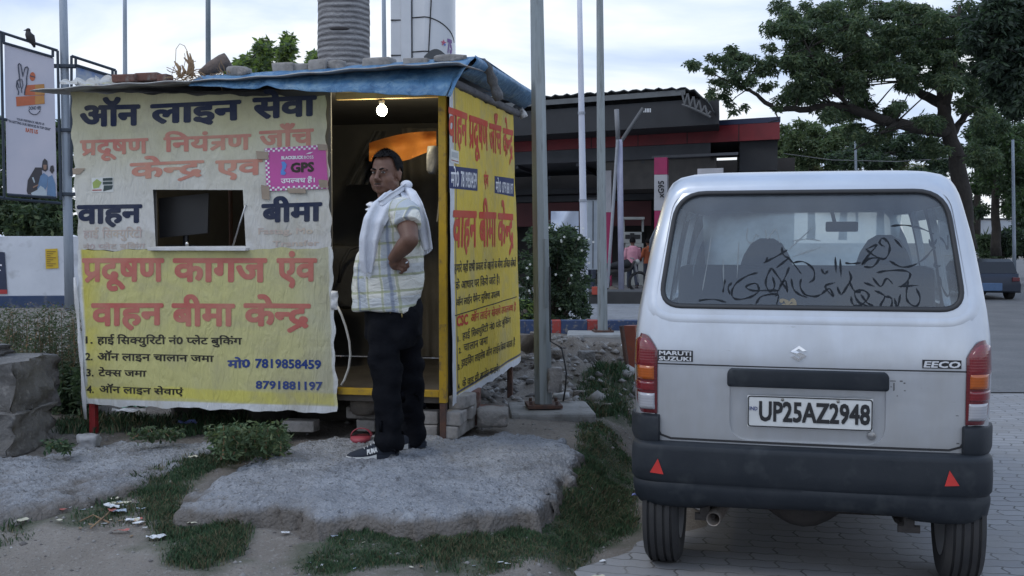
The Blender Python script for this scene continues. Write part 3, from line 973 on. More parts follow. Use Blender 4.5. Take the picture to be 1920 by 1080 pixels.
sb = banner('printed_banner', 'bright yellow banner with two blue phone strips on the kiosk side', [(835, 158), (957, 217), (972, 678), (843, 762)], side, spx, banner_mat('banner_side', bm_side), 30, 48, group='printed banners on the kiosk')
def ink(name, c, k=.55):
    """worn printing ink"""
    m, nt, b = newmat(name)
    v = coords(nt)
    f = nz(nt, v, 4, 6, .65)
    nt.links.new(ramp(nt, f, [(.35, c), (.68, tuple(a * (1 - k) + k * d for a, d in zip(c, (.60, .55, .36))))]), b.inputs['Base Color'])
    b.inputs['Roughness'].default_value = .6
    b.inputs['Specular IOR Level'].default_value = .2
    return m
I_NAVY, I_PINK, I_RED, I_BLK, I_BLUE = ink('ink_navy', (.013, .022, .06), .08), ink('ink_faded_red', (.50, .19, .155), .35), ink('ink_red', (.46, .125, .105), .22), ink('ink_black', (.025, .022, .02), .08), ink('ink_blue', (.016, .045, .20), .1)
I_GHOST = ink('ink_ghost', (.44, .35, .35), .5)
I_SRED = ink('ink_side_red', (.52, .055, .03), .1)
I_WHITE = flat('ink_white', (.75, .75, .78), .6)
l = Letters(front, fpx)
l.line('ऑन', 153, 269, 201, 199, 237, 234, .045); l.line('लाइन', 287, 457, 199, 190, 232, 224, .045); l.line('सेवा', 477, 598, 187, 182, 223, 216, .045)
l.line('वाहन', 149, 271, 387, 385, 419, 416, .045); l.line('बीमा', 494, 607, 385, 381, 416, 413, .045)
l.done('lettering', I_NAVY, up)
l = Letters(front, fpx)
l.line('प^दूषण', 154, 284, 265, 261, 291, 287, .035); l.line('िनयं~ण', 312, 475, 260, 253, 285, 280, .035); l.line('जाँच', 489, 592, 248, 243, 276, 272, .035)
l.line('केन<द^', 247, 387, 308, 302, 336, 328, .035); l.line('एव', 407, 497, 303, 300, 330, 327, .035)
l.done('lettering', I_PINK, up)
l = Letters(front, fpx)
l.line('हाई', 161, 190, 433, 432, 446, 445, .02); l.line('िसक<युिरटी', 196, 271, 432, 431, 446, 445, .02)
l.line('नं0 प<लेट बुिकंग', 160, 277, 459, 457, 467, 465, .02)
l.line('Fastag, Mo', 488, 590, 428, 427, 439, 438, .03, .69); l.line('Transfer', 515, 602, 452, 450, 462, 460, .03, .69)
l.done('lettering', I_GHOST, up)
lf = lambda u, z, k: front(u, z, k + .006)
l = Letters(lf, fpx)
l.line('प^दूषण', 159, 314, 486, 486, 526, 526, .04); l.line('कागज', 330, 506, 486, 486, 526, 527, .04); l.line('एंव', 523, 599, 486, 486, 527, 525, .04)
l.line('वाहन', 176, 312, 570, 570, 609, 607, .04); l.line('बीमा', 327, 446, 570, 571, 609, 609, .04); l.line('केन<द^', 461, 588, 570, 571, 609, 609, .04)
l.done('lettering', I_RED, low)
l = Letters(lf, fpx)
for i, (a, y) in enumerate(((165, 643), (165, 674), (167, 704), (168, 735))):
    l.line(f'{i + 1}.', a, a + 14, y - 13, y - 13, y, y, .03, .69)
l.line('हाई िसक<युिरटी नं0 प<लेट बुिकंग', 187, 459, 631, 633, 643.5, 644.5, .03)
l.line('ऑन लाइन चालान जमा', 188, 407, 661, 666, 674, 677, .03)
l.line('टेक<स जमा', 190, 281, 692, 694, 703.5, 704.5, .03)
l.line('ऑन लाइन सेवाएं', 192, 349, 722, 729, 734, 739, .03)
l.done('lettering', I_BLK, low)
l = Letters(lf, fpx)
l.line('मो0', 432, 474, 675, 674, 689, 687, .04); l.line('7819858459', 483, 607, 672, 674, 688, 690, .035, .69); l.line('8791881197', 484, 609, 713, 715, 727, 730, .035, .69)
l.done('lettering', I_BLUE, low)
l = Letters(side, spx)
l.line('वाहन', 834, 870, 203, 216, 262, 272, .034); l.line('प^दूषण', 873, 909, 218, 230, 274, 281, .034); l.line('जाँच', 912, 934, 233, 239, 283, 288, .034); l.line('केन<द^', 937, 957, 242, 247, 290, 294, .034)
l.line('एंव', 900, 909, 328, 329, 348, 349, .04)
l.line('वाहन', 843, 888, 397, 399, 461, 461, .034); l.line('बीमा', 892, 925, 400, 401, 460, 460, .034); l.line('केन<द^', 928, 957, 402, 404, 459, 459, .034)
l.line('CSC', 851, 872, 593, 589, 612, 607, .045, .69); l.line('ऑन लाईन सेवायें उपलब<ध है', 877, 961, 590, 570, 604, 581, .018)
l.done('lettering', I_SRED, sb)
l = Letters(side, spx)
l.line('हमारे यहाँ सभी प^कार के वाहनों का बीमा उिचत कीमतों', 847, 962, 496, 487, 511, 499, .014)
l.line('के आधार पर िकये जाते हैं।', 849, 931, 529, 518, 543, 531, .014); l.line('ऑन लाईन पेमेन<ट सुिवधा उपलब<ध', 850, 931, 562, 545, 574, 556, .014)
l.quad([(847, 591), (962, 555.5), (962, 557.2), (847, 593)])
l.line('1.', 853, 858, 631, 629, 641, 639, .03, .69); l.line('हाई िसक<युिरटी नं0 प<लेट बुिकंग', 862, 952, 625, 595, 637, 605, .014)
l.line('2.', 855, 860, 653, 651, 663, 661, .03, .69); l.line('चालान जमा', 864, 909, 646, 631, 659, 644, .014)
l.line('3.', 853, 858, 684, 682, 694, 692, .03, .69); l.line('ड^ाइिवंग लाइसेंस ऑन लाईन िकया जाता है', 860, 960, 675, 636, 688, 647, .014)
l.line('4.', 853, 858, 720, 718, 730, 728, .03, .69); l.line('के वाइ सी अपडेट करायें।', 862, 930, 714, 685, 726, 696, .014)
l.done('lettering', I_BLK, sb)
l = Letters(side, spx)
l.quad([(836, 311), (889, 317), (889, 358), (836, 353)], 0, .001); l.quad([(922, 330), (959, 335), (959, 369), (922, 362)], 0, .001)
l.line('मो0', 839, 852, 323, 324, 349, 350, .018, .622, 1); l.line('7819858459', 855, 887, 321, 325, 350, 353, .018, .69, 1)
l.line('मो0', 924, 933, 341, 342, 360, 361, .018, .622, 1); l.line('8791881197', 935, 957, 341, 345, 361, 364, .018, .69, 1)
l.done('phone_strip', [ink('ink_strip', (.018, .03, .11), .034), I_WHITE], sb)
# white side hem, folds of cloth at the banner edges
def strip(name, label, cat, pts, wd, mat, place, topx, lift=.008):
    rows = []
    for i, (px, py) in enumerate(pts):
        u, z = topx(px, py)
        rows.append([place(u + wd * k, z, lift + .008 * math.sin(i * 1.7 + k * 3)) for k in (-.5, -.2, .2, .5)])
    o = MB().grid(rows).build(name, mat, None, True)
    md = o.modifiers.new('s', 'SOLIDIFY'); md.thickness = .002; evaluated(o)
    return tag(o, label, cat)
strip('cloth_strip', 'narrow torn white cloth strip down the left edge of the yellow list banner', 'cloth strip', [(147 + 1.9 * i, 520 + 24 * i) for i in range(12)], .026, M_WHITE, front, fpx, .016)
strip('cloth_strip', 'white cloth scrap knotted on the post by the list banner', 'cloth strip', [(632, 545 + 5 * i) for i in range(8)], .045, M_WHITE, lambda u, z, l: front(u, z, l + .01), fpx)
# ---- pink poster and small stickers, tape
def poster_front(u, z, k): return front(u, z, k + .009)
pk = banner('poster', 'magenta paper poster with checked border taped to the faded banner', [(501, 279), (614, 272), (619, 354), (505, 359)], poster_front, fpx, pm('magenta_paper', (.52, .085, .33), (.45, .08, .28), 5, .55, bs=.2, bscale=8), 8, 8, wob=.0)
pk['category'] = 'poster'
l = Letters(poster_front, fpx)
for i in range(24):
    a = i / 23
    for r_ in (0, 1):
        if (i + r_) % 2: continue
        l.quad([(502 + 109 * a, 279.5 - 7 * a + 3.6 * r_), (506 + 109 * a, 279.2 - 7 * a + 3.6 * r_), (506 + 109 * a, 282.8 - 7 * a + 3.6 * r_), (502 + 109 * a, 283.1 - 7 * a + 3.6 * r_)])
        l.quad([(506 + 109 * a, 351.5 - 5 * a + 3.6 * r_), (510 + 109 * a, 351.2 - 5 * a + 3.6 * r_), (510 + 109 * a, 354.8 - 5 * a + 3.6 * r_), (506 + 109 * a, 355.1 - 5 * a + 3.6 * r_)])
    if i < 17:
        a = i / 16
        for r_ in (0, 1):
            if (i + r_) % 2: continue
            l.quad([(501.5 + 4 * a + 3.6 * r_, 284 + 68 * a), (505 + 4 * a + 3.6 * r_, 284 + 68 * a), (505 + 4 * a + 3.6 * r_, 287.6 + 68 * a), (501.5 + 4 * a + 3.6 * r_, 287.6 + 68 * a)])
l.line('BLACKBUCK', 532, 573, 294, 293, 299.5, 298.5, .06, .69); l.line('BOSS', 574, 592, 293, 292.5, 298.5, 298, .01, .69)
l.quad([(577, 290), (584, 286.5), (591, 285.5), (586, 289)])
l.line('उपल<बध हैं।', 531, 594, 336, 334, 344, 342, .03)
l.done('lettering', I_WHITE, pk)
l = Letters(poster_front, fpx); l.line('GPS', 549, 593, 307, 305, 323.5, 321.5, .05, .69); l.done('lettering', I_BLK, pk)
l = Letters(poster_front, fpx); l.quad([(529 + 3, 304), (538, 303.5), (542, 309), (540, 317), (537, 320), (541, 325), (538, 329), (531, 328), (531, 322), (534, 314), (533, 308)]); l.done('pin_symbol', flat('pin_blue', (.10, .25, .62), .6), pk)
M_TAPE = pm('brown_tape', (.34, .27, .20), (.26, .2, .15), 9, .4)
for px, py, wx, wy, nm in ((497, 292, 12, 8, 'top left'), (609, 277, 10, 6, 'top right'), (610, 345, 9, 8, 'lower right'), (503, 361, 8, 14, 'lower left'), (560, 358, 18, 5, 'bottom middle')):
    l = Letters(poster_front, fpx); l.quad([(px - wx, py - wy), (px + wx * .9, py - wy * .8), (px + wx, py + wy), (px - wx * .8, py + wy * .9)], 0, .0042); l.done('tape', M_TAPE, pk)
def sticker(label, cn, place, topx, cells):
    l = Letters(place, topx); l.quad(cn, 0, .002)
    mats = [flat('sticker_white', (.62, .63, .60), .5)]
    for c_, q in cells:
        l.quad(q, len(mats), .0035); mats.append(c_)
    o = l.done('sticker', mats); return tag(o, label, 'sticker')
Gn, Dk, Rd = flat('sticker_green', (.30, .38, .10), .5), flat('sticker_dark', (.03, .05, .05), .5), flat('sticker_red', (.35, .06, .05), .5)
sticker('small green and black printed sticker left of the service window', [(176, 334), (216, 332), (217, 360), (177, 361)], lambda u, z, k: front(u, z, k), fpx,
        [(Gn, [(178, 343), (186, 336), (195, 342), (190, 352), (180, 354)]), (Dk, [(197, 334.5), (215, 333.5), (215, 339), (197, 339.5)]), (Dk, [(197, 341), (215, 340.5), (215, 346), (197, 346.5)]), (Dk, [(199, 348), (216, 347.5), (214, 355), (198, 359)]), (Rd, [(178, 356), (195, 355.5), (195, 357.5), (178, 358)])])
sticker('small white sticker above the left blue strip of the side banner', [(838, 279), (852, 284), (852, 308), (838, 304)], side, spx, [(Rd, [(839, 299), (851, 303), (851, 304.5), (839, 300.5)]), (flat('sticker_grey', (.4, .42, .42), .5), [(840, 284), (850, 287), (850, 297), (840, 294)])])
l = Letters(front, fpx); l.quad([(141, 316), (165, 316), (155, 327), (142, 328)], 0, .004); tag(l.done('tape', M_TAPE), 'brown paper tape scrap on the left edge of the faded banner', 'tape')

# ---- blue sheet over the roof: front flap, top, side flap
m, nt, b = newmat('blue_tarp')
v = coords(nt, (1, 1, 1), 'Object', (0, .5, 0))
f = nz(nt, coords(nt, (5, 5, 1.4), 'Object', (0, .7, 0)), 2.6, 6, .65, .6)
c = ramp(nt, f, [(.28, (.035, .11, .23)), (.48, (.075, .19, .34)), (.70, (.18, .31, .43))])
c = mixc(nt, ramp(nt, nz(nt, v, 6, 5, .7), [(.56, (0, 0, 0)), (.75, (.7, .7, .7))]), c, (.28, .38, .46))
nt.links.new(c, b.inputs['Base Color']); b.inputs['Roughness'].default_value = .5
bump(nt, b, f, .7, .04)
M_TARP = m
uL, uR = fpx(388, 160)[0], .17
us = np.linspace(uL, uR, 60)
rows = []
prof = [(0, 0), (.25, .3), (.5, .55), (.75, .8), (1, 1)]
for k, (s_, t) in enumerate(prof):
    row = []
    for i, u in enumerate(us):
        a = (u - uL) / (uR - uL)
        wb, zb = -.24 - .10 * a, 2.455 - .125 * a + .002 * math.sin(i * 1.1) + .004 * math.sin(i * .37) + (.02 * math.exp(-((a - .3) / .03) ** 2))
        wt, zt = -.02 + .10 * a, 2.545 + .085 * a
        wv = .004 * math.sin(i * .5 + s_ * 5) + .003 * math.sin(i * 1.3 - s_ * 7)
        row.append(KP(u + .05 * (1 - s_) * (-1 if a > .97 else 0), wb + (wt - wb) * s_ + wv, zb + (zt - zb) * t + .02 * math.sin(math.pi * s_)))
    rows.append(row)
for w_ in (.35, .9, 1.6, DEP + .05):
    rows.append([KP(u, w_, 2.60 + .05 * (u - uL) / (uR - uL) + .01 * w_) for u in us])
tarp = MB().grid(rows)
rows = []
for w_ in np.linspace(.06, DEP + .12, 26):
    zt = 2.632 + .022 * w_
    rows.append([KP(uR, w_, zt), KP(uR + .012, w_, zt - .03), KP(uR - .01 + .006 * math.sin(w_ * 9), w_, zt - .055), KP(uR - .05, w_, zt - .085 - .006 * math.sin(w_ * 11)), KP(.06, w_, zt - .12)])
tarp.grid(rows)
o = tarp.build('tarpaulin', M_TARP, None, True)
md = o.modifiers.new('s', 'SOLIDIFY'); md.thickness = .003; evaluated(o)
tag(o, 'weathered blue plastic sheet draped over the kiosk roof', 'tarpaulin')
# rail under the side flap
MB().tube([KP(.02, -.02, 2.475), KP(.03, DEP + .05, 2.515)], .028, 8).build('side_rail', pm('grey_rag', (.17, .17, .18), (.10, .10, .11), 8, .9, bs=.5), kiosk, True)
hp = [at(876, 128, 6.75), at(892, 113, 6.9), at(908, 118, 7.0), at(918, 136, 7.05), at(926, 160, 7.1), at(936, 188, 7.1)]
hs = []
for i in range(len(hp) - 1):
    for t in (0, .33, .66): hs.append(hp[i].lerp(hp[i + 1], t))
hs.append(hp[-1])
tag(MB().tube(hs, [.018 + .006 * (i % 3) + .012 * (i / len(hs)) for i in range(len(hs))], 7, 0, True, .5).build('rag_rope', pm('old_rope', (.16, .16, .165), (.10, .10, .10), 20, .95, bs=.8, bscale=60), None, True), 'grey twisted rag looped over the tarpaulin corner', 'rag')
rows = []
for i in range(7):
    p = at(968 + 2.5 * i, 196 + 4.2 * i + 2 * math.sin(i), 8.75)
    rows.append([p + Vector((k * .028, .02 * math.sin(i + k * 3), k * .014)) for k in (-1, -.3, .4, 1)])
o = MB().grid(rows).build('rag', M_WHITE, None, True); md = o.modifiers.new('s', 'SOLIDIFY'); md.thickness = .004; evaluated(o)
tag(o, 'small white rag fluttering from the far end of the side flap', 'rag')

# ---- things lying on the roof
M_BRK = pm('old_brick', (.16, .075, .055), (.11, .055, .045), 14, .9, bs=.6, bscale=40, third=(.2, .17, .15), ts=12)
M_BRKG = pm('grey_brick', (.34, .32, .30), (.24, .225, .21), 9, .95, bs=.7, bscale=35, third=(.15, .14, .13), ts=14)
M_STONE = pm('rough_stone', (.30, .28, .26), (.19, .18, .17), 6, .95, bs=.9, bscale=22, bd=.02, third=(.4, .36, .33), ts=11)
def roofat(px, w_, z):
    u = 0
    p = hitp(px, 150, KP(0, w_, 0), E2) - B0
    return KP(p.dot(E1), w_, z)
def onroof(name, label, cat, px0, px1, ytop, ybot, w_, dep, mat, kind='box', group=None, seed=0, tilt=0):
    y = KP(0, w_, 0).y
    a = hitp(px0, ybot, KP(0, w_, 0), E2); b_ = hitp(px1, ybot, KP(0, w_, 0), E2); t = hitp(px0, ytop, KP(0, w_, 0), E2)
    c_ = (a + b_) / 2; hh = t.z - a.z; ww = (b_ - a).length
    c_.z = a.z + hh / 2
    mb = MB()
    if kind == 'box': mb.box(c_, (ww, dep, hh), Matrix.Rotation(-RA, 3, 'Z') @ Matrix.Rotation(tilt, 3, 'Y'), 0, min(hh, .1) * .18, .012)
    else: mb.rock(c_, (ww * .62, dep * .6, hh * .66), seed, 3, .3)
    return tag(mb.build(name, mat, None, kind != 'box'), label, cat, group)
W0 = -.06
onroof('brick', 'dark red brick at the left of the kiosk roof', 'brick', 218, 262, 141, 156, W0, .11, M_BRK, group='bricks on the kiosk roof')
onroof('brick', 'dark red brick with the bird-nest straw beside it on the roof', 'brick', 261, 302, 138, 154, W0 + .03, .11, M_BRK, group='bricks on the kiosk roof')
onroof('brick', 'small broken red brick end on the kiosk roof', 'brick', 300, 319, 140, 154, W0 - .02, .09, M_BRK, group='bricks on the kiosk roof')
onroof('stone', 'rounded grey stone behind the wooden log on the roof', 'stone', 428, 470, 126, 146, W0, .12, M_STONE, 'rock', None, 4)
onroof('concrete_block', 'long pale block on the roof left of the palm trunk', 'block', 516, 556, 120, 139, 0, .11, M_BRKG, group='pale blocks on the kiosk roof')
onroof('concrete_block', 'short chipped block in the middle of the row before the palm trunk', 'block', 555, 585, 121, 139, 0.02, .11, M_BRKG, group='pale blocks on the kiosk roof')
onroof('concrete_block', 'taller rough block right in front of the palm trunk', 'block', 585, 618, 114, 136, 0, .12, M_BRKG, group='pale blocks on the kiosk roof')
onroof('stone', 'brown broken stone in front of the palm trunk', 'stone', 614, 648, 115, 137, .02, .12, M_STONE, 'rock', None, 9)
onroof('concrete_block', 'flat pale block on the roof between palm and pylon', 'block', 686, 738, 110, 129, .05, .12, M_BRKG, group='pale blocks on the kiosk roof')
onroof('concrete_block', 'thin slab fragment under the pylon side of the roof', 'block', 762, 806, 111, 124, .06, .12, M_BRKG, group='pale blocks on the kiosk roof')
onroof('stone', 'flat pinkish stone at the right end of the roof', 'stone', 815, 875, 106, 122, .06, .14, M_STONE, 'rock', None, 13)
# log
la, lb = roofat(372, .05, 2.56), roofat(434, .1, 2.56)
pa, pb2 = at(376, 141, la.y), at(428, 112, la.y + .05)
tag(MB().tube([pa, pa.lerp(pb2, .4) + Vector((0, 0, .005)), pa.lerp(pb2, .8), pb2], [.03, .045, .055, .05], 12).build('log', pm('old_log', (.17, .13, .11), (.10, .08, .07), 12, .95, bs=.9, bscale=30, bd=.02), None, True), 'weathered log leaning on the kiosk roof', 'log')
# dry roots and straw
M_STRAW = pm('dry_straw', (.30, .20, .11), (.20, .13, .08), 12, .9)
mb = MB()
for i in range(46):
    base = at(RND.uniform(325, 440), RND.uniform(140, 151), 6.88 + RND.uniform(-.05, .08))
    p = [base]; d = Vector((RND.uniform(-1, 1), RND.uniform(-.4, .4), RND.uniform(.1, .5)))
    for k in range(5):
        d += Vector((RND.uniform(-.6, .6), RND.uniform(-.3, .3), RND.uniform(-.5, .35))); p.append(p[-1] + d.normalized() * .022)
    mb.tube(p, .0028, 4)
for (x0, y0, x1, y1) in ((335, 145, 327, 115), (340, 145, 341, 122), (352, 140, 350, 96), (355, 142, 356, 100), (360, 145, 352, 104), (349, 140, 362, 112), (356, 132, 345, 108), (332, 140, 331, 118)):
    a, b_ = at(x0, y0, 6.9), at(x1, y1, 6.92)
    mb.tube([a, a.lerp(b_, .5) + Vector((.02, 0, 0)), b_], [.009, .012, .004], 5)
for pts in ([(329, 118), (330, 92), (337, 82), (346, 86), (352, 98)], [(344, 128), (348, 112), (346, 100)], [(330, 118), (326, 128), (322, 140)]):
    mb.tube([at(x, y, 6.92) for x, y in pts], .0022, 4)
tag(mb.build('dry_roots', M_STRAW, None), 'bundle of dry curled roots and straw on the kiosk roof', 'dry roots')
# rumpled plastic at the left roof end
mb = MB()
for k, (px0, px1, yt, yb, dz) in enumerate(((112, 145, 148, 158, 0), (140, 185, 145, 160, .02), (178, 222, 140, 158, .03))):
    rows = []
    for i in range(7):
        t = i / 6
        rows.append([at(px0 + (px1 - px0) * s_, yb - (yb - yt) * t * (.5 + .5 * abs(math.sin(s_ * 5 + k))), 6.98 + dz + .1 * t + .02 * math.sin(s_ * 9 + i)) for s_ in np.linspace(0, 1, 10)])
    mb.grid(rows)
o = mb.build('plastic_scrap', pm('dirty_plastic', (.50, .49, .46), (.33, .33, .32), 12, .6, bs=.5, bscale=20, third=(.45, .42, .12), ts=6), None, True)
tag(o, 'crumpled pale plastic at the left end of the kiosk roof', 'plastic')

# ---- inside the window
mon = thing('computer_monitor', 'back of a dark computer monitor seen through the service window', 'monitor', KP(a0 + .2, .28, z0))
def kin(px, py, w_): return hitp(px, py, KP(0, w_, 0), E2)
A, B_, C_, D_ = kin(297, 372, .25), kin(391, 362, .34), kin(389, 437, .34), kin(299, 446, .25)
mb = MB().prism([A, B_, C_, D_], E2 * .03)
M_MON = flat('monitor_plastic', (.022, .024, .03), .35)
mb.build('case', M_MON, mon)
c_ = (A + C_) / 2
MB().tube([c_ + E2 * .05, Vector((c_.x, c_.y + .05, z0 + .01))], .02, 8).build('stand', M_MON, mon)
MB().box(Vector((c_.x, c_.y + .06, z0 + .008)), (.22, .16, .014), -RA).build('base', M_MON, mon)
kbox('desk', a0 - .25, a1 + .25, .11, .62, z0 - .035, z0 - .005, pm('desk_board', (.06, .045, .035), (.04, .03, .025), 8, .6))
rod = MB().tube([KP(a1 + .005, -.035, fpx(462, 385)[1]), KP(fpx(432, 461)[0], .03, z0 + .002)], .006, 8)
tag(rod.build('prop_rod', pm('bare_metal', (.45, .45, .46), (.3, .3, .3), 9, .35, .8), None, True), 'thin metal rod propped across the right corner of the service window', 'rod')
MB().sph(KP(fpx(345, 453)[0], .04, z0 + .022), (.013, .013, .018), 0, 10).build('steel_knob', pm('steel_knob', (.6, .6, .6), None, 9, .25, .9), None, True)
tag(bpy.data.objects['steel_knob'], 'small shiny steel knob on the service window ledge', 'knob')
# cable on the door jamb
cp = [(633, 575), (640, 590), (648, 612), (655, 640), (657, 665), (654, 690), (646, 712), (640, 722)]
tag(MB().tube([hitp(x, y, KP(0, -.045, 0), E2) for x, y in cp], .0075, 8).build('cable', flat('pale_cable', (.42, .40, .36), .6), None, True), 'pale cable hanging in a curve down the left door jamb', 'cable')

# ---- bricks under the kiosk
def brick(px, py, z, w_, label, mat=M_BRKG, rz=0, d=(.22, .11, .075), grp='loose bricks under the kiosk'):
    p = hitp(px, py, KP(0, w_, 0), E2)
    p.z = z + d[2] / 2
    return tag(MB().box(p, d, -RA + rz, 0, .009, .006).build('brick', mat, None), label, 'brick', grp)
zb = .262
brick(564, 790, .262, .10, 'grey brick lying alone under the list banner')
brick(690, 805, zb, .22, 'brick behind the red slipper, lower of two', d=(.13, .11, .075)); brick(683, 785, zb + .078, .24, 'brick behind the red slipper, upper of two', rz=.2)
brick(700, 762, zb + .156, .25, 'reddish brick right under the yellow floor beam, left of the legs', M_BRK, .1)
brick(806, 805, zb, .10, 'lower brick between the back shoe and the right post', d=(.12, .11, .075)); brick(806, 782, zb + .078, .11, 'upper brick between the back shoe and the right post', rz=.05, d=(.12, .11, .085))
brick(772, 800, zb, .25, 'shaded lower brick behind the man\'s back leg'); brick(768, 775, zb + .078, .26, 'shaded upper brick behind the man\'s back leg', rz=-.1)
def sbrick(w_, u, z, label, mat=M_BRKG, rz=0, d=(.11, .22, .08)):
    p = KP(u, w_, z + d[2] / 2)
    return tag(MB().box(p, d, -RA + rz, 0, .010, .007).build('brick', mat, None), label, 'brick', 'loose bricks under the kiosk')
sbrick(.12, .01, zb, 'lower grey brick beside the foot of the right post'); sbrick(.13, .02, zb + .083, 'upper grey brick beside the foot of the right post', rz=.06)
sbrick(.37, .01, zb, 'lower grey brick second from the right post', rz=-.05); sbrick(.38, .03, zb + .083, 'upper grey brick second from the right post', rz=.1)
sbrick(.28, .03, zb + .166, 'topmost grey brick touching the side banner hem', rz=-.12)
sbrick(.62, .03, zb, 'red brick behind the grey bricks, lower one', M_BRK, .3); sbrick(.66, .02, zb + .083, 'red brick standing behind the grey bricks', M_BRK, .2, (.075, .2, .14))
sbrick(.88, .06, zb, 'red brick lying nearest the lamp post block', M_BRK, 1.1)
tag(MB().rock(gd(924, 795, .28) + Vector((0, 0, .05)), (.13, .10, .085), 3, 3, .35).build('rubble_lump', M_STONE, None, True), 'dark lump of broken concrete between the bricks and the lamp post block', 'rubble')
tag(MB().rock(KP(UD + .17, .18, ZF - .09), (.13, .1, .09), 8, 3, .4).build('sacking', pm('old_sacking', (.13, .11, .09), (.08, .07, .06), 9, .95, bs=.9, bscale=40), None, True), 'dark rag bundle under the floor beam', 'rag bundle')
tag(MB().rock(gd(166, 829, .255) + Vector((0, 0, .006)), (.085, .075, .055), 6, 3, .7, 0, 1.05).build('post_footing', pm('pale_cement', (.33, .33, .34), (.24, .24, .245), 7, .95, bs=.6), None, True), 'pale cement lump round the red post foot', 'footing')
# earth and dark stuff below the floor
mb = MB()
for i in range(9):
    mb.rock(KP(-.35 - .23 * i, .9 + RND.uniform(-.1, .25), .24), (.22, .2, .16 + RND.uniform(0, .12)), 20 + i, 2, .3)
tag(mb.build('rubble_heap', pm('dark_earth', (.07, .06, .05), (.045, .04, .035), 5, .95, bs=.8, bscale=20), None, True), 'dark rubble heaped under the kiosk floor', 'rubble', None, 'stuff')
sl = thing('slipper', 'single red rubber slipper behind the man\'s shoe', 'slipper', gd(676, 826, .272))
c_ = gd(676, 826, .272)
mb = MB(); rings = []
for z_, k in ((0, .96), (.012, 1), (.024, .97)):
    rings.append([c_ + Vector((.062 * k * math.cos(a), .10 * k * math.sin(a) * (1 + .1 * math.cos(a)), z_)) for a in np.linspace(0, 2 * math.pi, 20, endpoint=False)])
M_SLIP = flat('slipper_red', (.33, .05, .07), .5)
mb.loft(rings).build('sole', M_SLIP, sl, True)
mb = MB().grid([[c_ + Vector((.06 * math.cos(a), .02 + .05 * t, .02 + .05 * math.sin(a) * (1 - .2 * t))) for a in np.linspace(0, math.pi, 12)] for t in np.linspace(0, 1, 5)])
o = mb.build('strap', M_SLIP, sl, True); md = o.modifiers.new('s', 'SOLIDIFY'); md.thickness = .006; evaluated(o)

# ================================================================== the parked van
VX, VY = 1.252, 4.572
VA = R(14)
V1 = Vector((math.cos(VA), -math.sin(VA), 0)); V2 = Vector((math.sin(VA), math.cos(VA), 0))
van = thing('parked_van', 'silver van parked with its dusty rear window towards the viewer', 'van', (VX, VY, 0), None, -VA)
def interp(z, tab): return float(np.interp(z, [t[0] for t in tab], [t[1] for t in tab]))
HWT = [(.28, .715), (.45, .733), (.62, .742), (.80, .752), (.95, .755), (1.10, .750), (1.20, .738), (1.35, .715), (1.5, .690), (1.65, .655), (1.72, .635), (1.765, .608), (1.79, .575), (1.806, .52), (1.814, .45), (1.82, .3)]
RRT = [(.28, .07), (.6, .065), (.95, .06), (1.02, .062), (1.20, .092), (1.45, .160), (1.72, .245), (1.765, .27), (1.79, .30), (1.806, .345), (1.814, .40), (1.82, .55)]
FRT = [(.28, 3.55), (.85, 3.6), (1.0, 3.5), (1.08, 3.25), (1.70, 2.72), (1.765, 2.60), (1.79, 2.5), (1.806, 2.4), (1.814, 2.3), (1.82, 2.0)]
RC, BOW = .085, .028
def rearY(x, z):
    """rear face of the body at x (van frame), rounded into the sides"""
    w_ = interp(z, HWT); r = interp(z, RRT); x = abs(x)
    rc = RC
    y = r + BOW * (x / w_) ** 2
    if x > w_ - rc:
        t = min(1, (x - (w_ - rc)) / rc)
        y += rc * (1 - math.sqrt(max(0, 1 - t * t)))
    return y
def ringat(z):
    w_, fr = interp(z, HWT), interp(z, FRT)
    p = []
    xs_ = list(np.linspace(-(w_ - RC), w_ - RC, 33))
    for x in xs_: p.append((x, rearY(x, z)))
    yc = interp(z, RRT) + BOW + RC
    for k in range(1, 9):
        a = math.pi / 2 * k / 8
        p.append((w_ - RC + RC * math.sin(a), yc - RC * math.cos(a)))
    for t in np.linspace(.04, 1, 24): p.append((w_, yc + (fr - .35 - yc) * t))
    for k in range(1, 9):
        a = math.pi / 2 * k / 8
        p.append((w_ - .3 + .3 * math.cos(a), fr - .35 + .3 * math.sin(a)))
    q = [(-x, y) for x, y in p[33:]][::-1]
    return [Vector((x, y, z)) for x, y in p + q]
zs = [.40, .45, .5, .55, .6, .66, .72, .78, .84, .9, .95, 1.0, 1.05, 1.1, 1.15, 1.2, 1.26, 1.33, 1.4, 1.47, 1.54, 1.6, 1.66, 1.70, 1.735, 1.765, 1.78, 1.79, 1.799, 1.806, 1.811, 1.815, 1.82]
m, nt, b = newmat('silver_paint')
v = coords(nt)
f = nz(nt, v, 3.5, 6, .6)
sz = nt.nodes.new('ShaderNodeSeparateXYZ'); nt.links.new(v, sz.inputs[0])
c = ramp(nt, f, [(.35, (.55, .585, .64)), (.65, (.49, .52, .57))])
d = mth(nt, 'ADD', mth(nt, 'MULTIPLY', sz.outputs[2], -1.1), mth(nt, 'MULTIPLY', nz(nt, coords(nt, (4, 4, 1)), 3, 5, .65), .9))
dk = ramp(nt, d, [(-.45, (0, 0, 0)), (.05, (.75, .75, .75))])
dk2 = ramp(nt, mth(nt, 'ADD', d, .95), [(.0, (0, 0, 0)), (.75, (.85, .85, .85))])
c = mixc(nt, dk2, c, (.43, .435, .44))
sc_ = ramp(nt, nz(nt, coords(nt, (1, 1, 5)), 9, 3, .8), [(.70, (0, 0, 0)), (.76, (.5, .5, .5))])
c = mixc(nt, sc_, c, (.30, .30, .30))
nt.links.new(c, b.inputs['Base Color'])
b.inputs['Metallic'].default_value = .65
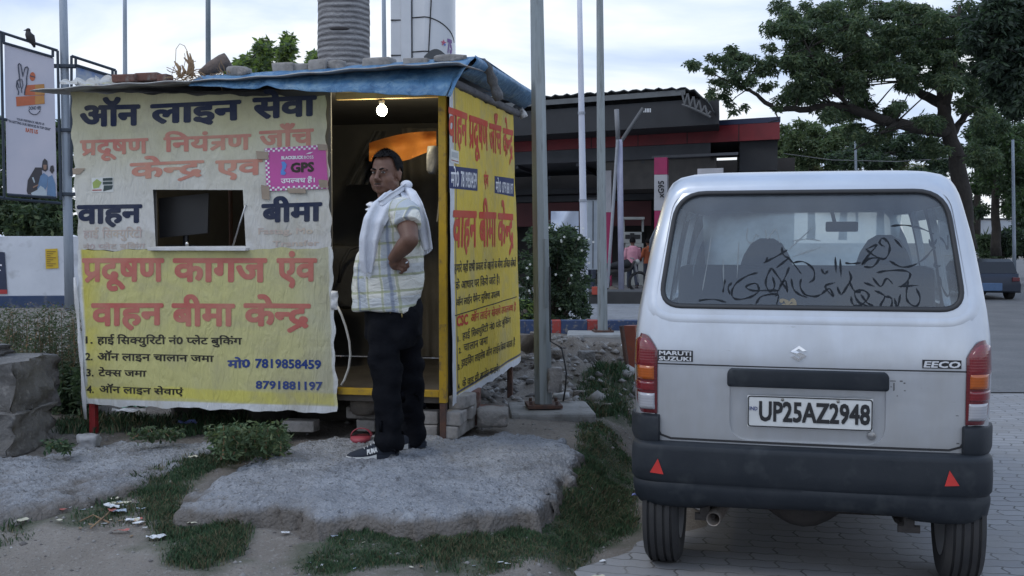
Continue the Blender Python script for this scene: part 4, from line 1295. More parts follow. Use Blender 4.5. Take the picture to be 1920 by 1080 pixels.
nt.links.new(ramp(nt, f, [(.3, (.30, .30, .30)), (.7, (.44, .44, .44))]), b.inputs['Roughness'])
b.inputs['Coat Weight'].default_value = .5; b.inputs['Coat Roughness'].default_value = .12
bump(nt, b, nz(nt, v, 2.6, 3), .22, .03)
M_SIL = m
M_VIN = flat('van_inner', (.06, .06, .062), .9)
body = MB().loft([ringat(z) for z in zs], 0).build('body', [M_SIL, M_VIN], van, True, None, True)
md = body.modifiers.new('s', 'SOLIDIFY'); md.thickness = .035; md.offset = -1; md.material_offset = 1; evaluated(body)
def rrect(x0, x1, z0, z1, r, x0b=None, x1b=None, n=7):
    """rounded trapezoid outline (x, z); x0/x1 at the top, x0b/x1b at the bottom"""
    x0b = x0 if x0b is None else x0b; x1b = x1 if x1b is None else x1b
    cn = [(x0b, z0), (x1b, z0), (x1, z1), (x0, z1)]
    out = []
    for i in range(4):
        p, a, c = Vector(cn[i]), Vector(cn[i - 1]), Vector(cn[(i + 1) % 4])
        d1, d2 = (a - p).normalized(), (c - p).normalized()
        rr = r[i] if isinstance(r, (list, tuple)) else r
        s_, e_ = p + d1 * rr, p + d2 * rr
        for k in range(n + 1):
            t = k / n
            out.append(((1 - t) ** 2 * s_ + 2 * t * (1 - t) * p + t * t * e_))
    return out
def dense(o, step=.04):
    r = []
    for i in range(len(o)):
        a, b_ = o[i], o[(i + 1) % len(o)]
        k = max(1, int((b_ - a).length / step))
        for j in range(k): r.append(a.lerp(b_, j / k))
    return r
WIN = rrect(-.575, .575, 1.205, 1.715, (.10, .10, .13, .13), -.640, .640)
boolean(body, MB().prism([Vector((p.x, -.4, p.y)) for p in WIN], (0, 1.05, 0)))
boolean(body, MB().prism([Vector((p.x, 2.0, p.y)) for p in rrect(-.56, .56, 1.06, 1.68, .08, -.64, .64)], (0, 1.8, 0)))
for (ya, yb_) in ((.62, 1.25), (1.36, 2.0), (2.08, 2.75)):
    boolean(body, MB().prism([Vector((-1.2, p.x, p.y)) for p in rrect(ya + (.05 if ya < .7 else 0), yb_ - (.15 if yb_ > 2.5 else 0), 1.16, 1.66, .06, ya, yb_)], (2.4, 0, 0)))
# shallow number plate recess
REC = rrect(-.325, .325, .625, .945, (.09, .09, .02, .02), -.325, .325)
boolean(body, MB().prism([Vector((p.x, -.3, p.y)) for p in REC], (0, .3 + .084, 0)))
body.data.polygons.foreach_set('use_smooth', [True] * len(body.data.polygons))
body.data.set_sharp_from_angle(angle=R(35))
def onrear(x, z, lift): return Vector((x, rearY(x, z) - lift, z))
# ---- glass with dust
m = bpy.data.materials.new('dusty_glass'); m.use_nodes = True
nt = m.node_tree; b = nt.nodes['Principled BSDF']; out = nt.nodes['Material Output']
tr = nt.nodes.new('ShaderNodeBsdfTransparent'); tr.inputs[0].default_value = (.62, .67, .68, 1)
v = coords(nt)
b.inputs['Base Color'].default_value = (.17, .205, .25, 1); b.inputs['Roughness'].default_value = .55
f = nz(nt, coords(nt, (2.2, 1, .8)), 3.2, 6, .65, .4)
sz = nt.nodes.new('ShaderNodeSeparateXYZ'); nt.links.new(v, sz.inputs[0])
hgt = mth(nt, 'MULTIPLY_ADD', sz.outputs[2], .75, -1.12)
fac = mth(nt, 'ADD', hgt, ramp(nt, f, [(.3, (.20, .20, .20)), (.7, (.34, .34, .34))]))
fac = mth(nt, 'MINIMUM', mth(nt, 'MAXIMUM', fac, .34), .62)
dust = nt.nodes.new('ShaderNodeMixShader'); nt.links.new(fac, dust.inputs[0]); nt.links.new(tr.outputs[0], dust.inputs[1]); nt.links.new(b.outputs[0], dust.inputs[2])
gl = nt.nodes.new('ShaderNodeBsdfGlossy'); gl.inputs['Roughness'].default_value = .05
g2 = nt.nodes.new('ShaderNodeMixShader'); g2.inputs[0].default_value = .05; nt.links.new(dust.outputs[0], g2.inputs[1]); nt.links.new(gl.outputs[0], g2.inputs[2])
nt.links.new(g2.outputs[0], out.inputs[0])
M_GLASS = m
m = bpy.data.materials.new('clear_glass'); m.use_nodes = True
nt = m.node_tree; out = nt.nodes['Material Output']
tr = nt.nodes.new('ShaderNodeBsdfTransparent'); tr.inputs[0].default_value = (.72, .78, .78, 1)
gl = nt.nodes.new('ShaderNodeBsdfGlossy'); gl.inputs['Roughness'].default_value = .05
g2 = nt.nodes.new('ShaderNodeMixShader'); g2.inputs[0].default_value = .08
nt.links.new(tr.outputs[0], g2.inputs[1]); nt.links.new(gl.outputs[0], g2.inputs[2]); nt.links.new(g2.outputs[0], out.inputs[0])
M_CLEAR = m
def glassY(x, z): return rearY(x, z) + .012
zz = np.linspace(1.20, 1.72, 12)
mb = MB()
rows = []
for z in zz:
    hw = float(np.interp(z, [1.2, 1.72], [.645, .58])) 
    rows.append([Vector((hw * s_, glassY(hw * s_ * .93, z), z)) for s_ in np.linspace(-1, 1, 25)])
glass = mb.grid(rows).build('rear_window', M_GLASS, van, True, None, True)
# rubber seal following the opening
M_RUB = flat('seal_rubber', (.028, .029, .032), .55)
def loopstrip(outl, profile, place):
    rings = []
    n = len(outl)
    for i, p in enumerate(outl):
        t = (outl[(i + 1) % n] - outl[i - 1]).normalized()
        nrm = Vector((t.y, -t.x))
        rings.append([place(p + nrm * a, l) for a, l in profile])
    mb = MB()
    k = len(profile)
    vs = [q for r in rings for q in r]
    fs = []
    for i in range(n):
        for j in range(k - 1):
            a = i * k + j; c = ((i + 1) % n) * k + j
            fs.append((a, c, c + 1, a + 1))
    mb.add(vs, fs)
    return mb
WD = dense(WIN)
loopstrip(WD, [(-.013, -.012), (-.012, .003), (-.006, .008), (.003, .008), (.008, .004), (.009, -.01)], lambda p, l: onrear(p.x, p.y, l)).build('window_seal', M_RUB, van, True, None, True)
# pressed edge of the hatch round the window
WO = dense(rrect(-.615, .615, 1.15, 1.745, (.15, .15, .12, .12), -.700, .700))
loopstrip(WO, [(-.03, -.002), (-.010, .0022), (.004, .0026), (.024, -.002)], lambda p, l: onrear(p.x, p.y, l)).build('hatch_pressing', M_SIL, van, True, None, True)
# strokes drawn by finger in the dust
M_FING = flat('wiped_glass', (.020, .024, .03), .6, 0, .1)
def scr(pts, wd=.006, mb=None):
    """pts are pixels of the photograph on the glass plane"""
    Pn = []
    o = Vector((VX, VY, 0)); 
    for px, py in pts:
        # intersect with the slanted glass (two Newton steps)
        yv = .15
        for _ in range(4):
            pl_o = o + V2 * yv; q = hitp(px, py, pl_o, V2)
            loc = Vector(((q - o).dot(V1), (q - o).dot(V2), q.z)); yv = glassY(loc.x, max(1.2, min(1.72, loc.z)))
        Pn.append(Vector((loc.x, loc.z)))
    # smooth curve
    out = []
    n = len(Pn)
    for i in range(n - 1):
        p0, p1, p2, p3 = Pn[max(i - 1, 0)], Pn[i], Pn[i + 1], Pn[min(i + 2, n - 1)]
        for k in range(5):
            t = k / 5
            out.append(.5 * ((2 * p1) + (p2 - p0) * t + (2 * p0 - 5 * p1 + 4 * p2 - p3) * t * t + (3 * p1 - p0 - 3 * p2 + p3) * t ** 3))
    out.append(Pn[-1])
    rows = []
    for i, p in enumerate(out):
        t = (out[min(i + 1, len(out) - 1)] - out[max(i - 1, 0)])
        t = t.normalized() if t.length > 1e-6 else Vector((1, 0))
        nrm = Vector((-t.y, t.x)) * wd * (.75 + .3 * math.sin(i * .9)) * min(1, .4 + i * .3, .4 + (len(out) - 1 - i) * .3)
        rows.append([Vector((q.x, glassY(q.x, q.y) - .0015, q.y)) for q in (p - nrm, p + nrm)])
    mb.grid(rows)
mb = MB()
def zp(zx, zy, right=False): return ((1540 if right else 1180) + zx / 2.7, 300 + zy / 2.7)
Z1 = [[(485, 605), (478, 640), (474, 672)], [(650, 570), (600, 585), (545, 620), (520, 660), (525, 695), (560, 705), (620, 690), (655, 660), (640, 625), (590, 640), (620, 660), (690, 660), (760, 660)], [(520, 620), (500, 645), (510, 680)],
      [(680, 520), (740, 490), (800, 455)], [(745, 545), (815, 490)], [(772, 440), (780, 480), (815, 505), (870, 575)], [(700, 490), (690, 520)], [(720, 545), (700, 580), (690, 625), (710, 665), (735, 640), (725, 590)], [(720, 545), (760, 600), (800, 660)], [(810, 540), (790, 590), (765, 640), (740, 690)],
      [(830, 520), (880, 515), (930, 550), (935, 600), (910, 620)], [(870, 600), (865, 640), (890, 680), (940, 690), (972, 680)], [(820, 600), (830, 650), (860, 680), (900, 695)], [(330, 715), (420, 705), (490, 720)], [(640, 730), (670, 690), (750, 680), (745, 730)], [(760, 640), (790, 610), (800, 670)]]
for s_ in Z1: scr([zp(*p) for p in s_], .0047, mb)
Z2 = [[(0, 680), (40, 650), (60, 690), (20, 640), (70, 620)], [(80, 640), (100, 680), (130, 640), (150, 600), (140, 560)], [(140, 610), (165, 660), (200, 670)], [(150, 690), (160, 730), (200, 735), (240, 690), (215, 660), (170, 670), (190, 720), (260, 745)], [(200, 680), (230, 720), (265, 740)],
      [(270, 660), (320, 690), (300, 740), (350, 745), (355, 700), (320, 690)], [(370, 700), (385, 745), (400, 680)], [(440, 610), (430, 680), (440, 720), (480, 740), (500, 700), (480, 650)], [(390, 640), (490, 635)], [(280, 570), (340, 560), (420, 560), (450, 580), (430, 620), (400, 645)], [(260, 595), (300, 640), (330, 600), (360, 625)], [(215, 620), (270, 640)],
      [(350, 335), (420, 330), (500, 345), (570, 375)], [(215, 540), (260, 540), (290, 500), (240, 500), (215, 530)], [(225, 450), (270, 485), (320, 500), (345, 460), (340, 420), (310, 395), (295, 420), (320, 440)], [(225, 500), (205, 530), (240, 480), (280, 430), (230, 450)], [(370, 400), (410, 445)], [(345, 510), (400, 540), (460, 535), (520, 500), (560, 455), (580, 440)],
      [(545, 400), (560, 440), (585, 400)], [(600, 390), (625, 420), (640, 450), (640, 380)], [(585, 510), (570, 540), (605, 535)], [(600, 590), (610, 640), (640, 690), (655, 640), (650, 600), (660, 660)], [(675, 650), (690, 620), (680, 670)], [(640, 545), (690, 590), (670, 575)], [(515, 600), (530, 650), (570, 655)], [(570, 560), (540, 570), (515, 610), (510, 650)],
      [(0, 550), (15, 575), (35, 560)], [(70, 490), (75, 570)], [(95, 500), (100, 590)], [(120, 520), (150, 525), (200, 520)]]
for s_ in Z2: scr([zp(*p, True) for p in s_], .005, mb)
mb.build('finger_drawing', M_FING, van, False, None, True)
M_LMK = flat('dust_streak', (.20, .225, .24), .9)
mb = MB()
for s_ in ([(600, 340), (595, 400), (620, 420), (640, 380), (660, 390)], [(690, 350), (700, 400), (740, 350), (760, 420)], [(800, 460), (930, 340)], [(830, 490), (972, 440)], [(825, 410), (900, 400), (970, 410)], [(415, 390), (395, 520), (370, 660)], [(330, 500), (322, 590)], [(555, 410), (545, 600)], [(475, 500), (478, 640)], [(250, 480), (235, 590)]):
    scr([zp(*p) for p in s_], .003, mb)
mb.build('dust_marks', M_LMK, van, False, None, True)
mb = MB(); scr([(1462, 566), (1470, 562), (1478, 568), (1486, 563), (1492, 571), (1480, 573), (1466, 572)], .009, mb)
mb.build('sticker_remains', flat('old_sticker', (.24, .21, .15), .8), van, False, None, True)
# ---- seams of the hatch and lower panel
M_GAP = flat('panel_gap', (.03, .03, .032), .8)
def seam(pts, wd=.0035, name='seam', mat=None, lift=.0015):
    rows = []
    P = []
    for i in range(len(pts) - 1):
        a, b_ = Vector(pts[i]), Vector(pts[i + 1]); k = max(1, int((b_ - a).length / .03))
        for j in range(k): P.append(a.lerp(b_, j / k))
    P.append(Vector(pts[-1]))
    for i, p in enumerate(P):
        t = (P[min(i + 1, len(P) - 1)] - P[max(i - 1, 0)]).normalized(); nrm = Vector((-t.y, t.x)) * wd
        rows.append([onrear((p - nrm).x, (p - nrm).y, lift), onrear((p + nrm).x, (p + nrm).y, lift)])
    MB().grid(rows).build(name, mat or M_GAP, van, False, None, True)
seam([(-.648, .950), (-.327, .950)]); seam([(.327, .950), (.652, .950)]); 
seam([(-.327, .950), (.327, .950)], .003)
seam([(-.648, .76), (-.648, .67), (-.625, .632), (-.58, .618), (.58, .618), (.625, .632), (.648, .67), (.648, .76)], .005)
# crease highlight: slim pressed ledge under the seam
seam([(-.64, .9445), (.64, .9445)], .0028, 'pressed_edge', M_SIL, .0025)
# ---- garnish, plate, lock, badges
M_PLA = pm('dark_plastic', (.012, .016, .022), (.020, .024, .030), 5, .55, spec=.3, bs=.25, bscale=60, bd=.003, third=(.035, .04, .045), ts=7)
mb = MB()
GO = rrect(-.335, .335, .862, .942, (.015, .015, .03, .03))
def ring_at(lift, sc): return [onrear(p.x * (1 - (1 - sc) * .3), .902 + (p.y - .902) * sc, lift) for p in GO]
mb.loft([ring_at(-.01, 1), ring_at(.022, 1), ring_at(.032, .9), ring_at(.034, .7)])
mb.build('plate_garnish', M_PLA, van, True, None, True, 40)
PY = .052
plate = MB().box((0.012, PY, .758), (.52, .006, .138), None, 0, .002).build('number_plate', flat('plate_white', (.60, .61, .60), .45), van, False, None, True)
def van_letters(txt, x0, x1, z0, z1, off, mat, name, parent, ly, slant=0, top=.69):
    P = shape(txt, 0)
    ax = [v_[0] for V_, _ in P for v_ in V_]
    mn, mx_ = min(ax), max(ax)
    mb = MB()
    for i, (V_, F_) in enumerate(P):
        for k in range(4):
            dx, dy = off * (k % 2 * 2 - 1), off * (k // 2 * 2 - 1)
            mb.add([(x0 + (x1 - x0) * (x + dx - mn) / (mx_ - mn) + slant * y, ly(x0 + (x1 - x0) * (x - mn) / (mx_ - mn), z0) - .00012 * (i % 3 * 4 + k), z0 + (z1 - z0) * (y + dy) / top) for x, y in V_], F_)
    return mb.build(name, mat, parent, False, None, True)
van_letters('UP25AZ2948', -.196, .258, .719, .801, .028, M_BLACK, 'lettering', plate, lambda x, z: PY - .005)
van_letters('IND', -.238, -.205, .762, .778, .02, flat('plate_blue', (.05, .07, .2), .5), 'lettering', plate, lambda x, z: PY - .005)
PB = rrect(-.244, .268, .693, .823, .012)
loopstrip(dense(PB), [(-.0025, 0), (.0025, 0)], lambda p, l: Vector((p.x, PY - .0052, p.y))).build('border', M_BLACK, plate, False, None, True)
for x in (-.1, .13):
    MB().sph((x, PY - .004, .812), (.007, .004, .007), 0, 10).build('bolt', flat('bolt_steel', (.25, .24, .22), .4, .8), plate, True, None, True)
lk = MB().loft([[Vector((.27 + r_ * math.cos(a), .079 - d_, .665 + r_ * math.sin(a))) for a in np.linspace(0, 2 * math.pi, 20, endpoint=False)] for r_, d_ in ((.019, 0), (.018, .006), (.012, .007), (.011, .004), (.006, .005))])
lk.build('lock', flat('lock_steel', (.35, .35, .35), .3, .9), van, True, None, True, 40)
M_CHR = flat('chrome', (.72, .74, .78), .12, 1)
def badge(txts, x0, x1, z0, z1, name, slant):
    pl_ = MB()
    pl_.loft([[onrear(x0 + (x1 - x0) * a, z0 + (z1 - z0) * b_, l_) for a, b_ in ((0, 0), (1, 0), (1, 1), (0, 1))] for l_ in (0, .004)])
    o = pl_.build(name, M_BLACK, van, False, None, True)
    n = len(txts); hh = (z1 - z0) / n
    for i, (t, off) in enumerate(txts):
        van_letters(t, x0 + .006, x1 - .008, z1 - hh * (i + .86), z1 - hh * (i + .16), .03, flat('badge_silver', (.62, .63, .65), .35), 'lettering', o, lambda x, z: rearY(x, z) - .0058, slant)
badge([('MARUTI', .05), ('SUZUKI', .05)], -.640, -.486, .963, 1.012, 'maker_badge', 0)
badge([('EECO', .055)], .468, .622, .962, .998, 'model_badge', .008)
# emblem
ex, ez, s_ = -.035, 1.012, .034
def em(pts): return [onrear(ex + x * s_, ez + z * s_, .001) for x, z in pts]
mb = MB()
S1 = [(-.95, .12), (-.15, .95), (.25, .95), (.95, .42), (.55, .42), (.1, .70), (-.25, .38), (.95, -.28), (.95, -.12)]
mb.prism(em([(-.95, .30), (.05, 1.0), (.95, .40), (.50, .30), (.02, .62), (-.32, .40), (.62, -.18), (.18, -.36), (-.95, .22)]), (0, -.006, 0))
mb.prism(em([(.95, -.30), (-.05, -1.0), (-.95, -.40), (-.50, -.30), (-.02, -.62), (.32, -.40), (-.30, -.02), (.12, .16), (.95, -.22)]), (0, -.0066, 0))
mb.build('emblem', M_CHR, van, False, None, True)
# scuffs of torn sticker
mb = MB()
for (x, z, a, b_) in ((.352, .905, .012, .002), (.356, .88, .003, .018), (.385, .905, .006, .003), (.398, .897, .004, .003), (.40, .865, .004, .002), (.615, .648, .006, .003), (.61, .765, .006, .0015), (.345, .88, .003, .002), (.37, .842, .003, .002)):
    mb.add([onrear(x + a * i, z + b_ * j, .0012) for i, j in ((-1, -1), (1, -.8), (.8, 1), (-1, .9))], [(0, 1, 2, 3)])
mb.build('scuff_mark', flat('scuff', (.12, .12, .12), .8), van, False, None, True)
# ---- tail lamps
def lens_mat(name, c, tr_=.0, rough=.18):
    m, nt, b = newmat(name)
    v = coords(nt)
    sx = nt.nodes.new('ShaderNodeSeparateXYZ'); nt.links.new(v, sx.inputs[0])
    st = mth(nt, 'PINGPONG', sx.outputs[2], .006)
    nt.links.new(ramp(nt, mth(nt, 'MULTIPLY', st, 160), [(0, tuple(x * .9 for x in c)), (1, tuple(min(1, x * 1.07) for x in c))]), b.inputs['Base Color'])
    b.inputs['Roughness'].default_value = rough
    b.inputs['Coat Weight'].default_value = .9; b.inputs['Coat Roughness'].default_value = .05
    bump(nt, b, mth(nt, 'MULTIPLY', st, 100), .12, .004)
    return m
M_LR, M_LA, M_LW = lens_mat('lamp_red', (.17, .008, .014)), lens_mat('lamp_amber', (.40, .085, .008)), lens_mat('lamp_clear', (.36, .36, .385))
M_LH = lens_mat('lamp_housing', (.11, .007, .012))
XI = .642
def lamp_pt(sg, q, z, lift):
    """q 0 at the inner edge .. 1 on the body side"""
    w_ = interp(z, HWT); xi = XI
    if q < .62:
        x = xi + (w_ - RC * .55 - xi) * q / .62
        p = onrear(x, z, lift)
    else:
        x0 = w_ - RC * .55
        a = (q - .62) / .38
        y0 = rearY(x0, z); 
        ang = a * 1.15
        x = x0 + (w_ - x0 + lift) * math.sin(min(ang, math.pi / 2)) / math.sin(1.15); y = y0 - lift * (1 - a) + (.15) * a ** 1.6
        p = Vector((x, y, z))
    return Vector((sg * p.x, p.y, p.z))
def lens(sg, z0, z1, q0, q1, lift, mat, name, parent, rnd=0.0, curve=0.0):
    rows = []
    nq = 14
    for j in range(15):
        t = j / 14
        row = []
        for i in range(nq + 1):
            q = q0 + (q1 - q0) * i / nq
            zt = z1 - rnd * max(0, 1 - q / .75) ** 2.2
            zb_ = z0 + curve * math.sin(math.pi * i / nq)
            z = zb_ + (zt - zb_) * t
            e_ = min(1, 6 * min(t, 1 - t, (i / nq), 1 - i / nq * .999) + .0)
            row.append(lamp_pt(sg, q, z, lift * (.35 + .65 * e_ ** .5)))
        rows.append(row)
    mb = MB().grid(rows)
    if sg < 0: mb.f = [f[::-1] for f in mb.f]
    return mb.build(name, mat, parent, True, None, True)
for sg in (-1, 1):
    hs_ = lens(sg, .728, 1.082, 0, 1, .016, M_LH, 'tail_lamp', van, .075)
    lens(sg, .925, 1.068, .06, .93, .021, M_LR, 'red_lens', hs_, .065, .0)
    lens(sg, .876, .945, .10, .80, .0245, M_LA, 'amber_lens', hs_)
    lens(sg, .826, .872, .08, .90, .0215, M_LR, 'red_lens', hs_)
    lens(sg, .744, .822, .08, .80, .0235, M_LW, 'clear_lens', hs_)
# ---- bumper
prof = [(.318, -.05), (.320, -.01), (.335, .035), (.36, .052), (.40, .060), (.422, .061), (.432, .057), (.438, .060), (.448, .066), (.50, .068), (.575, .066), (.594, .063), (.601, .056), (.606, .03), (.609, -.04)]
def bring(z, o_):
    zc = max(z, .42)
    w_ = .738 + o_ - .045; 
    p = []
    rc = .11
    y0 = .055 - o_
    for x in np.linspace(-(w_ - rc), w_ - rc, 30): p.append(Vector((x, y0 + .03 * (x / w_) ** 2, z)))
    yc = y0 + .03 + rc
    for k in range(1, 10):
        a = math.pi / 2 * k / 9; p.append(Vector((w_ - rc + rc * math.sin(a), yc - rc * math.cos(a), z)))
    for t in (.3, .6, 1): p.append(Vector((w_, yc + .30 * t, z)))
    q = [Vector((-a.x, a.y, a.z)) for a in p[30:]][::-1]
    return q + p
bot = lambda x: 0
rows = []
for z, o_ in prof:
    r_ = bring(z, o_)
    if z < .43:
        k = (.43 - z) / .11
        r_ = [Vector((p.x, p.y, p.z + k * .012 * math.cos(p.x * 3.2) - k * .012 * (abs(p.x) > .45) + .004 * math.sin(p.x * 7))) for p in r_]
    rows.append(r_)
bumper = MB().grid(rows).build('bumper', M_PLA, van, True, None, True, 50)
XI = .628
for sg in (-1, 1):
    rows = []
    for z, l_ in ((.595, .0), (.600, .030), (.62, .036), (.70, .032), (.716, .026), (.724, -.005)):
        rows.append([lamp_pt(sg, q, z, l_) if q > .0 else lamp_pt(sg, 0, z, -.01) for q in np.linspace(0, 1, 16)])
    mb = MB().grid(rows)
    if sg < 0: mb.f = [f[::-1] for f in mb.f]
    mb.build('bumper_end', M_PLA, van, True, None, True, 50)
M_REF = flat('reflector_red', (.52, .035, .03), .35)
def bumpY(x, z):
    o_ = float(np.interp(z, [p[0] for p in prof], [p[1] for p in prof])); w_ = .738 + o_ - .045
    y = .055 - o_ + .03 * (x / w_) ** 2
    if abs(x) > w_ - .11:
        t = (abs(x) - (w_ - .11)) / .11; y += .11 * (1 - math.sqrt(max(0, 1 - t * t)))
    return y
for tri_ in ([(-.665, .475), (-.605, .470), (-.630, .538)], [(.555, .482), (.612, .486), (.573, .548)]):
    q = [Vector((x, bumpY(x, z) - .001, z)) for x, z in tri_]
    MB().prism(q, (0, -.0025, 0)).build('reflector', M_REF, van, False, None, True)
# ---- wheels, axle, exhaust, brackets
M_TYRE = pm('tyre_rubber', (.022, .022, .024), (.035, .034, .034), 9, .9, bs=.4, bscale=50, bd=.002)
M_RIM = flat('rim_steel', (.3, .3, .31), .5, .7)
def wheel(x, y):
    rr, wd = .285, .158
    prof_ = [(-wd / 2 + .01, .17), (-wd / 2, .2), (-wd / 2, .255), (-wd / 2 + .018, rr - .006)]
    for gx in (-.05, -.018, .018, .05):
        prof_ += [(gx - .006, rr - .001), (gx - .004, rr - .010), (gx + .004, rr - .010), (gx + .006, rr - .001)]
    prof_ += [(wd / 2 - .018, rr - .006), (wd / 2, .255), (wd / 2, .2), (wd / 2 - .01, .17)]
    n = 56
    rings = [[Vector((x + a, y + r_ * math.cos(2 * math.pi * k / n), rr - .004 + r_ * math.sin(2 * math.pi * k / n))) for k in range(n)] for a, r_ in prof_]
    t = MB().loft(rings, 0, False).build('wheel', M_TYRE, van, True, None, True, 30)
    MB().loft([[Vector((x + a, y + r_ * math.cos(2 * math.pi * k / n), rr - .004 + r_ * math.sin(2 * math.pi * k / n))) for k in range(n)] for a, r_ in ((-.075, .172), (-.03, .15), (-.02, .05), (.02, .05), (.03, .15), (.075, .172))]).build('rim', M_RIM, t, True, None, True, 30)
for x in (-.628, .655):
    for y in (.335, 2.9): wheel(x, y)
M_UND = pm('underbody', (.035, .033, .032), (.06, .052, .048), 9, .9, bs=.5)
MB().tube([(-.56, .44, .275), (-.16, .44, .275), (-.11, .44, .275), (-.06, .44, .275), (0, .44, .275), (.06, .44, .275), (.11, .44, .275), (.16, .44, .275), (.56, .44, .275)], [.035, .04, .075, .10, .11, .10, .075, .04, .035], 18).build('axle', M_UND, van, True, None, True)
MB().box((0, 1.9, .36), (1.25, 3.0, .07), None, 0, .01).build('floor_pan', M_UND, van, False, None, True)
for sg in (-1, 1):
    MB().box((sg * .43, .30, .355), (.06, .5, .05), None, 0, .006).box((sg * .43, .13, .30), (.045, .05, .10), None, 0, .006).tube([(sg * .43 - .045, .12, .265), (sg * .43 + .045, .12, .265)], .018, 8).build('spring_hanger', M_UND, van, False, None, True)
    MB().tube([(sg * .42, .2, .27), (sg * .42, .45, .225), (sg * .42, .66, .215), (sg * .42, 1.0, .25), (sg * .42, 1.3, .32)], .022, 6, 0, True, .6).build('leaf_spring', M_UND, van, False, None, True)
M_EXH = pm('exhaust_steel', (.30, .27, .24), (.18, .15, .13), 14, .55, .6, third=(.1, .06, .05))
mb = MB(); n = 20
rings = [[Vector((-.385 + (y - .08) * .25 + r_ * math.cos(a), y, .275 + (y - .08) * .25 + r_ * math.sin(a))) for a in np.linspace(0, 2 * math.pi, n, endpoint=False)] for y, r_ in ((.16, .025), (.06, .027), (.058, .030), (.07, .032), (.5, .032))]
mb.loft(rings[:], 0, False)
mb.build('exhaust_pipe', M_EXH, van, True, None, True, 40)
MB().sph((-.375, .165, .28), (.026, .004, .026), 0, 14).build('exhaust_mouth', M_BLACK, van, True, None, True)
MB().tube([(.60, .09, .31), (.61, .085, .285), (.605, .08, .262), (.615, .085, .25)], .006, 6).build('hanging_clip', M_CHR, van, True, None, True)
# ---- seats, mirror, roof lining, wheel inside
M_SEAT = pm('seat_cloth', (.035, .037, .042), (.05, .05, .055), 6, .9, bs=.3)
def seatback(x, y, z0, z1, w_, nm='front_seat'):
    rings = []
    for z, k, th in ((z0, 1, .1), (z0 + .3, 1.05, .11), (z1 - .20, .92, .09), (z1 - .10, .74, .075), (z1 - .03, .50, .055), (z1, .22, .03)):
        rings.append([Vector((x + w_ / 2 * k * math.cos(a), y + .10 * (z - z0) * -.6 + th * math.sin(a), z)) for a in np.linspace(0, 2 * math.pi, 18, endpoint=False)])
    MB().loft(rings).build(nm, M_SEAT, van, True, None, True)
seatback(-.20, 2.0, .6, 1.51, .36); seatback(.47, 2.0, .6, 1.53, .36)
MB().box((0, 1.05, .96), (1.28, .12, .82), None, 0, .05).build('rear_seat', M_SEAT, van, True, None, True, 40)
MB().box((0, .62, .78), (1.2, .10, .70), None, 0, .03).build('luggage_panel', M_SEAT, van, False, None, True)
MB().box((.26, 2.5, 1.585), (.20, .03, .065), None, 0, .012).tube([(.22, 2.52, 1.6), (.2, 2.58, 1.69)], .012, 6).build('inner_mirror', M_BLACK, van, False, None, True)
MB().box((0, 2.9, 1.02), (1.25, .5, .12), None, 0, .03).build('dashboard', M_SEAT, van, False, None, True)
# front windscreen, side windows
rows = [[Vector((x, interp(z, FRT) - .06 - .18 * (x / .6) ** 2, z)) for x in np.linspace(-.62, .62, 13)] for z in np.linspace(1.05, 1.69, 7)]
m, nt, b = newmat('dusty_windscreen')
tl_ = nt.nodes.new('ShaderNodeBsdfTranslucent'); tl_.inputs[0].default_value = (.62, .70, .70, 1)
tr = nt.nodes.new('ShaderNodeBsdfTransparent'); tr.inputs[0].default_value = (.75, .8, .8, 1)
mxs = nt.nodes.new('ShaderNodeMixShader')
nt.links.new(ramp(nt, nz(nt, coords(nt), 4, 5), [(.35, (.45, .45, .45)), (.65, (.75, .75, .75))]), mxs.inputs[0])
nt.links.new(tr.outputs[0], mxs.inputs[1]); nt.links.new(tl_.outputs[0], mxs.inputs[2]); nt.links.new(mxs.outputs[0], nt.nodes['Material Output'].inputs[0])
MB().grid(rows).build('windscreen', m, van, True, None, True)
for sg in (-1, 1):
    MB().grid([[Vector((sg * (interp(z, HWT) - .015), y, z)) for y in np.linspace(.6, 2.77, 12)] for z in np.linspace(1.14, 1.68, 6)]).build('side_window', M_CLEAR, van, True, None, True)
    # smoked rain visor above the side window
    rows = []
    for y, zt, zb2 in ((.55, 1.62, 1.50), (.60, 1.68, 1.44), (1.0, 1.70, 1.58), (1.6, 1.70, 1.62), (2.4, 1.69, 1.62)):
        rows.append([Vector((sg * (interp(zt, HWT) + .004), y, zt)), Vector((sg * (interp((zt + zb2) / 2, HWT) + .028), y, (zt + zb2) / 2)), Vector((sg * (interp(zb2, HWT) + .042), y, zb2))])
    o = MB().grid(rows).build('rain_visor', flat('visor_grey', (.22, .24, .27), .3), van, True, None, True)
    md = o.modifiers.new('s', 'SOLIDIFY'); md.thickness = .004; evaluated(o)

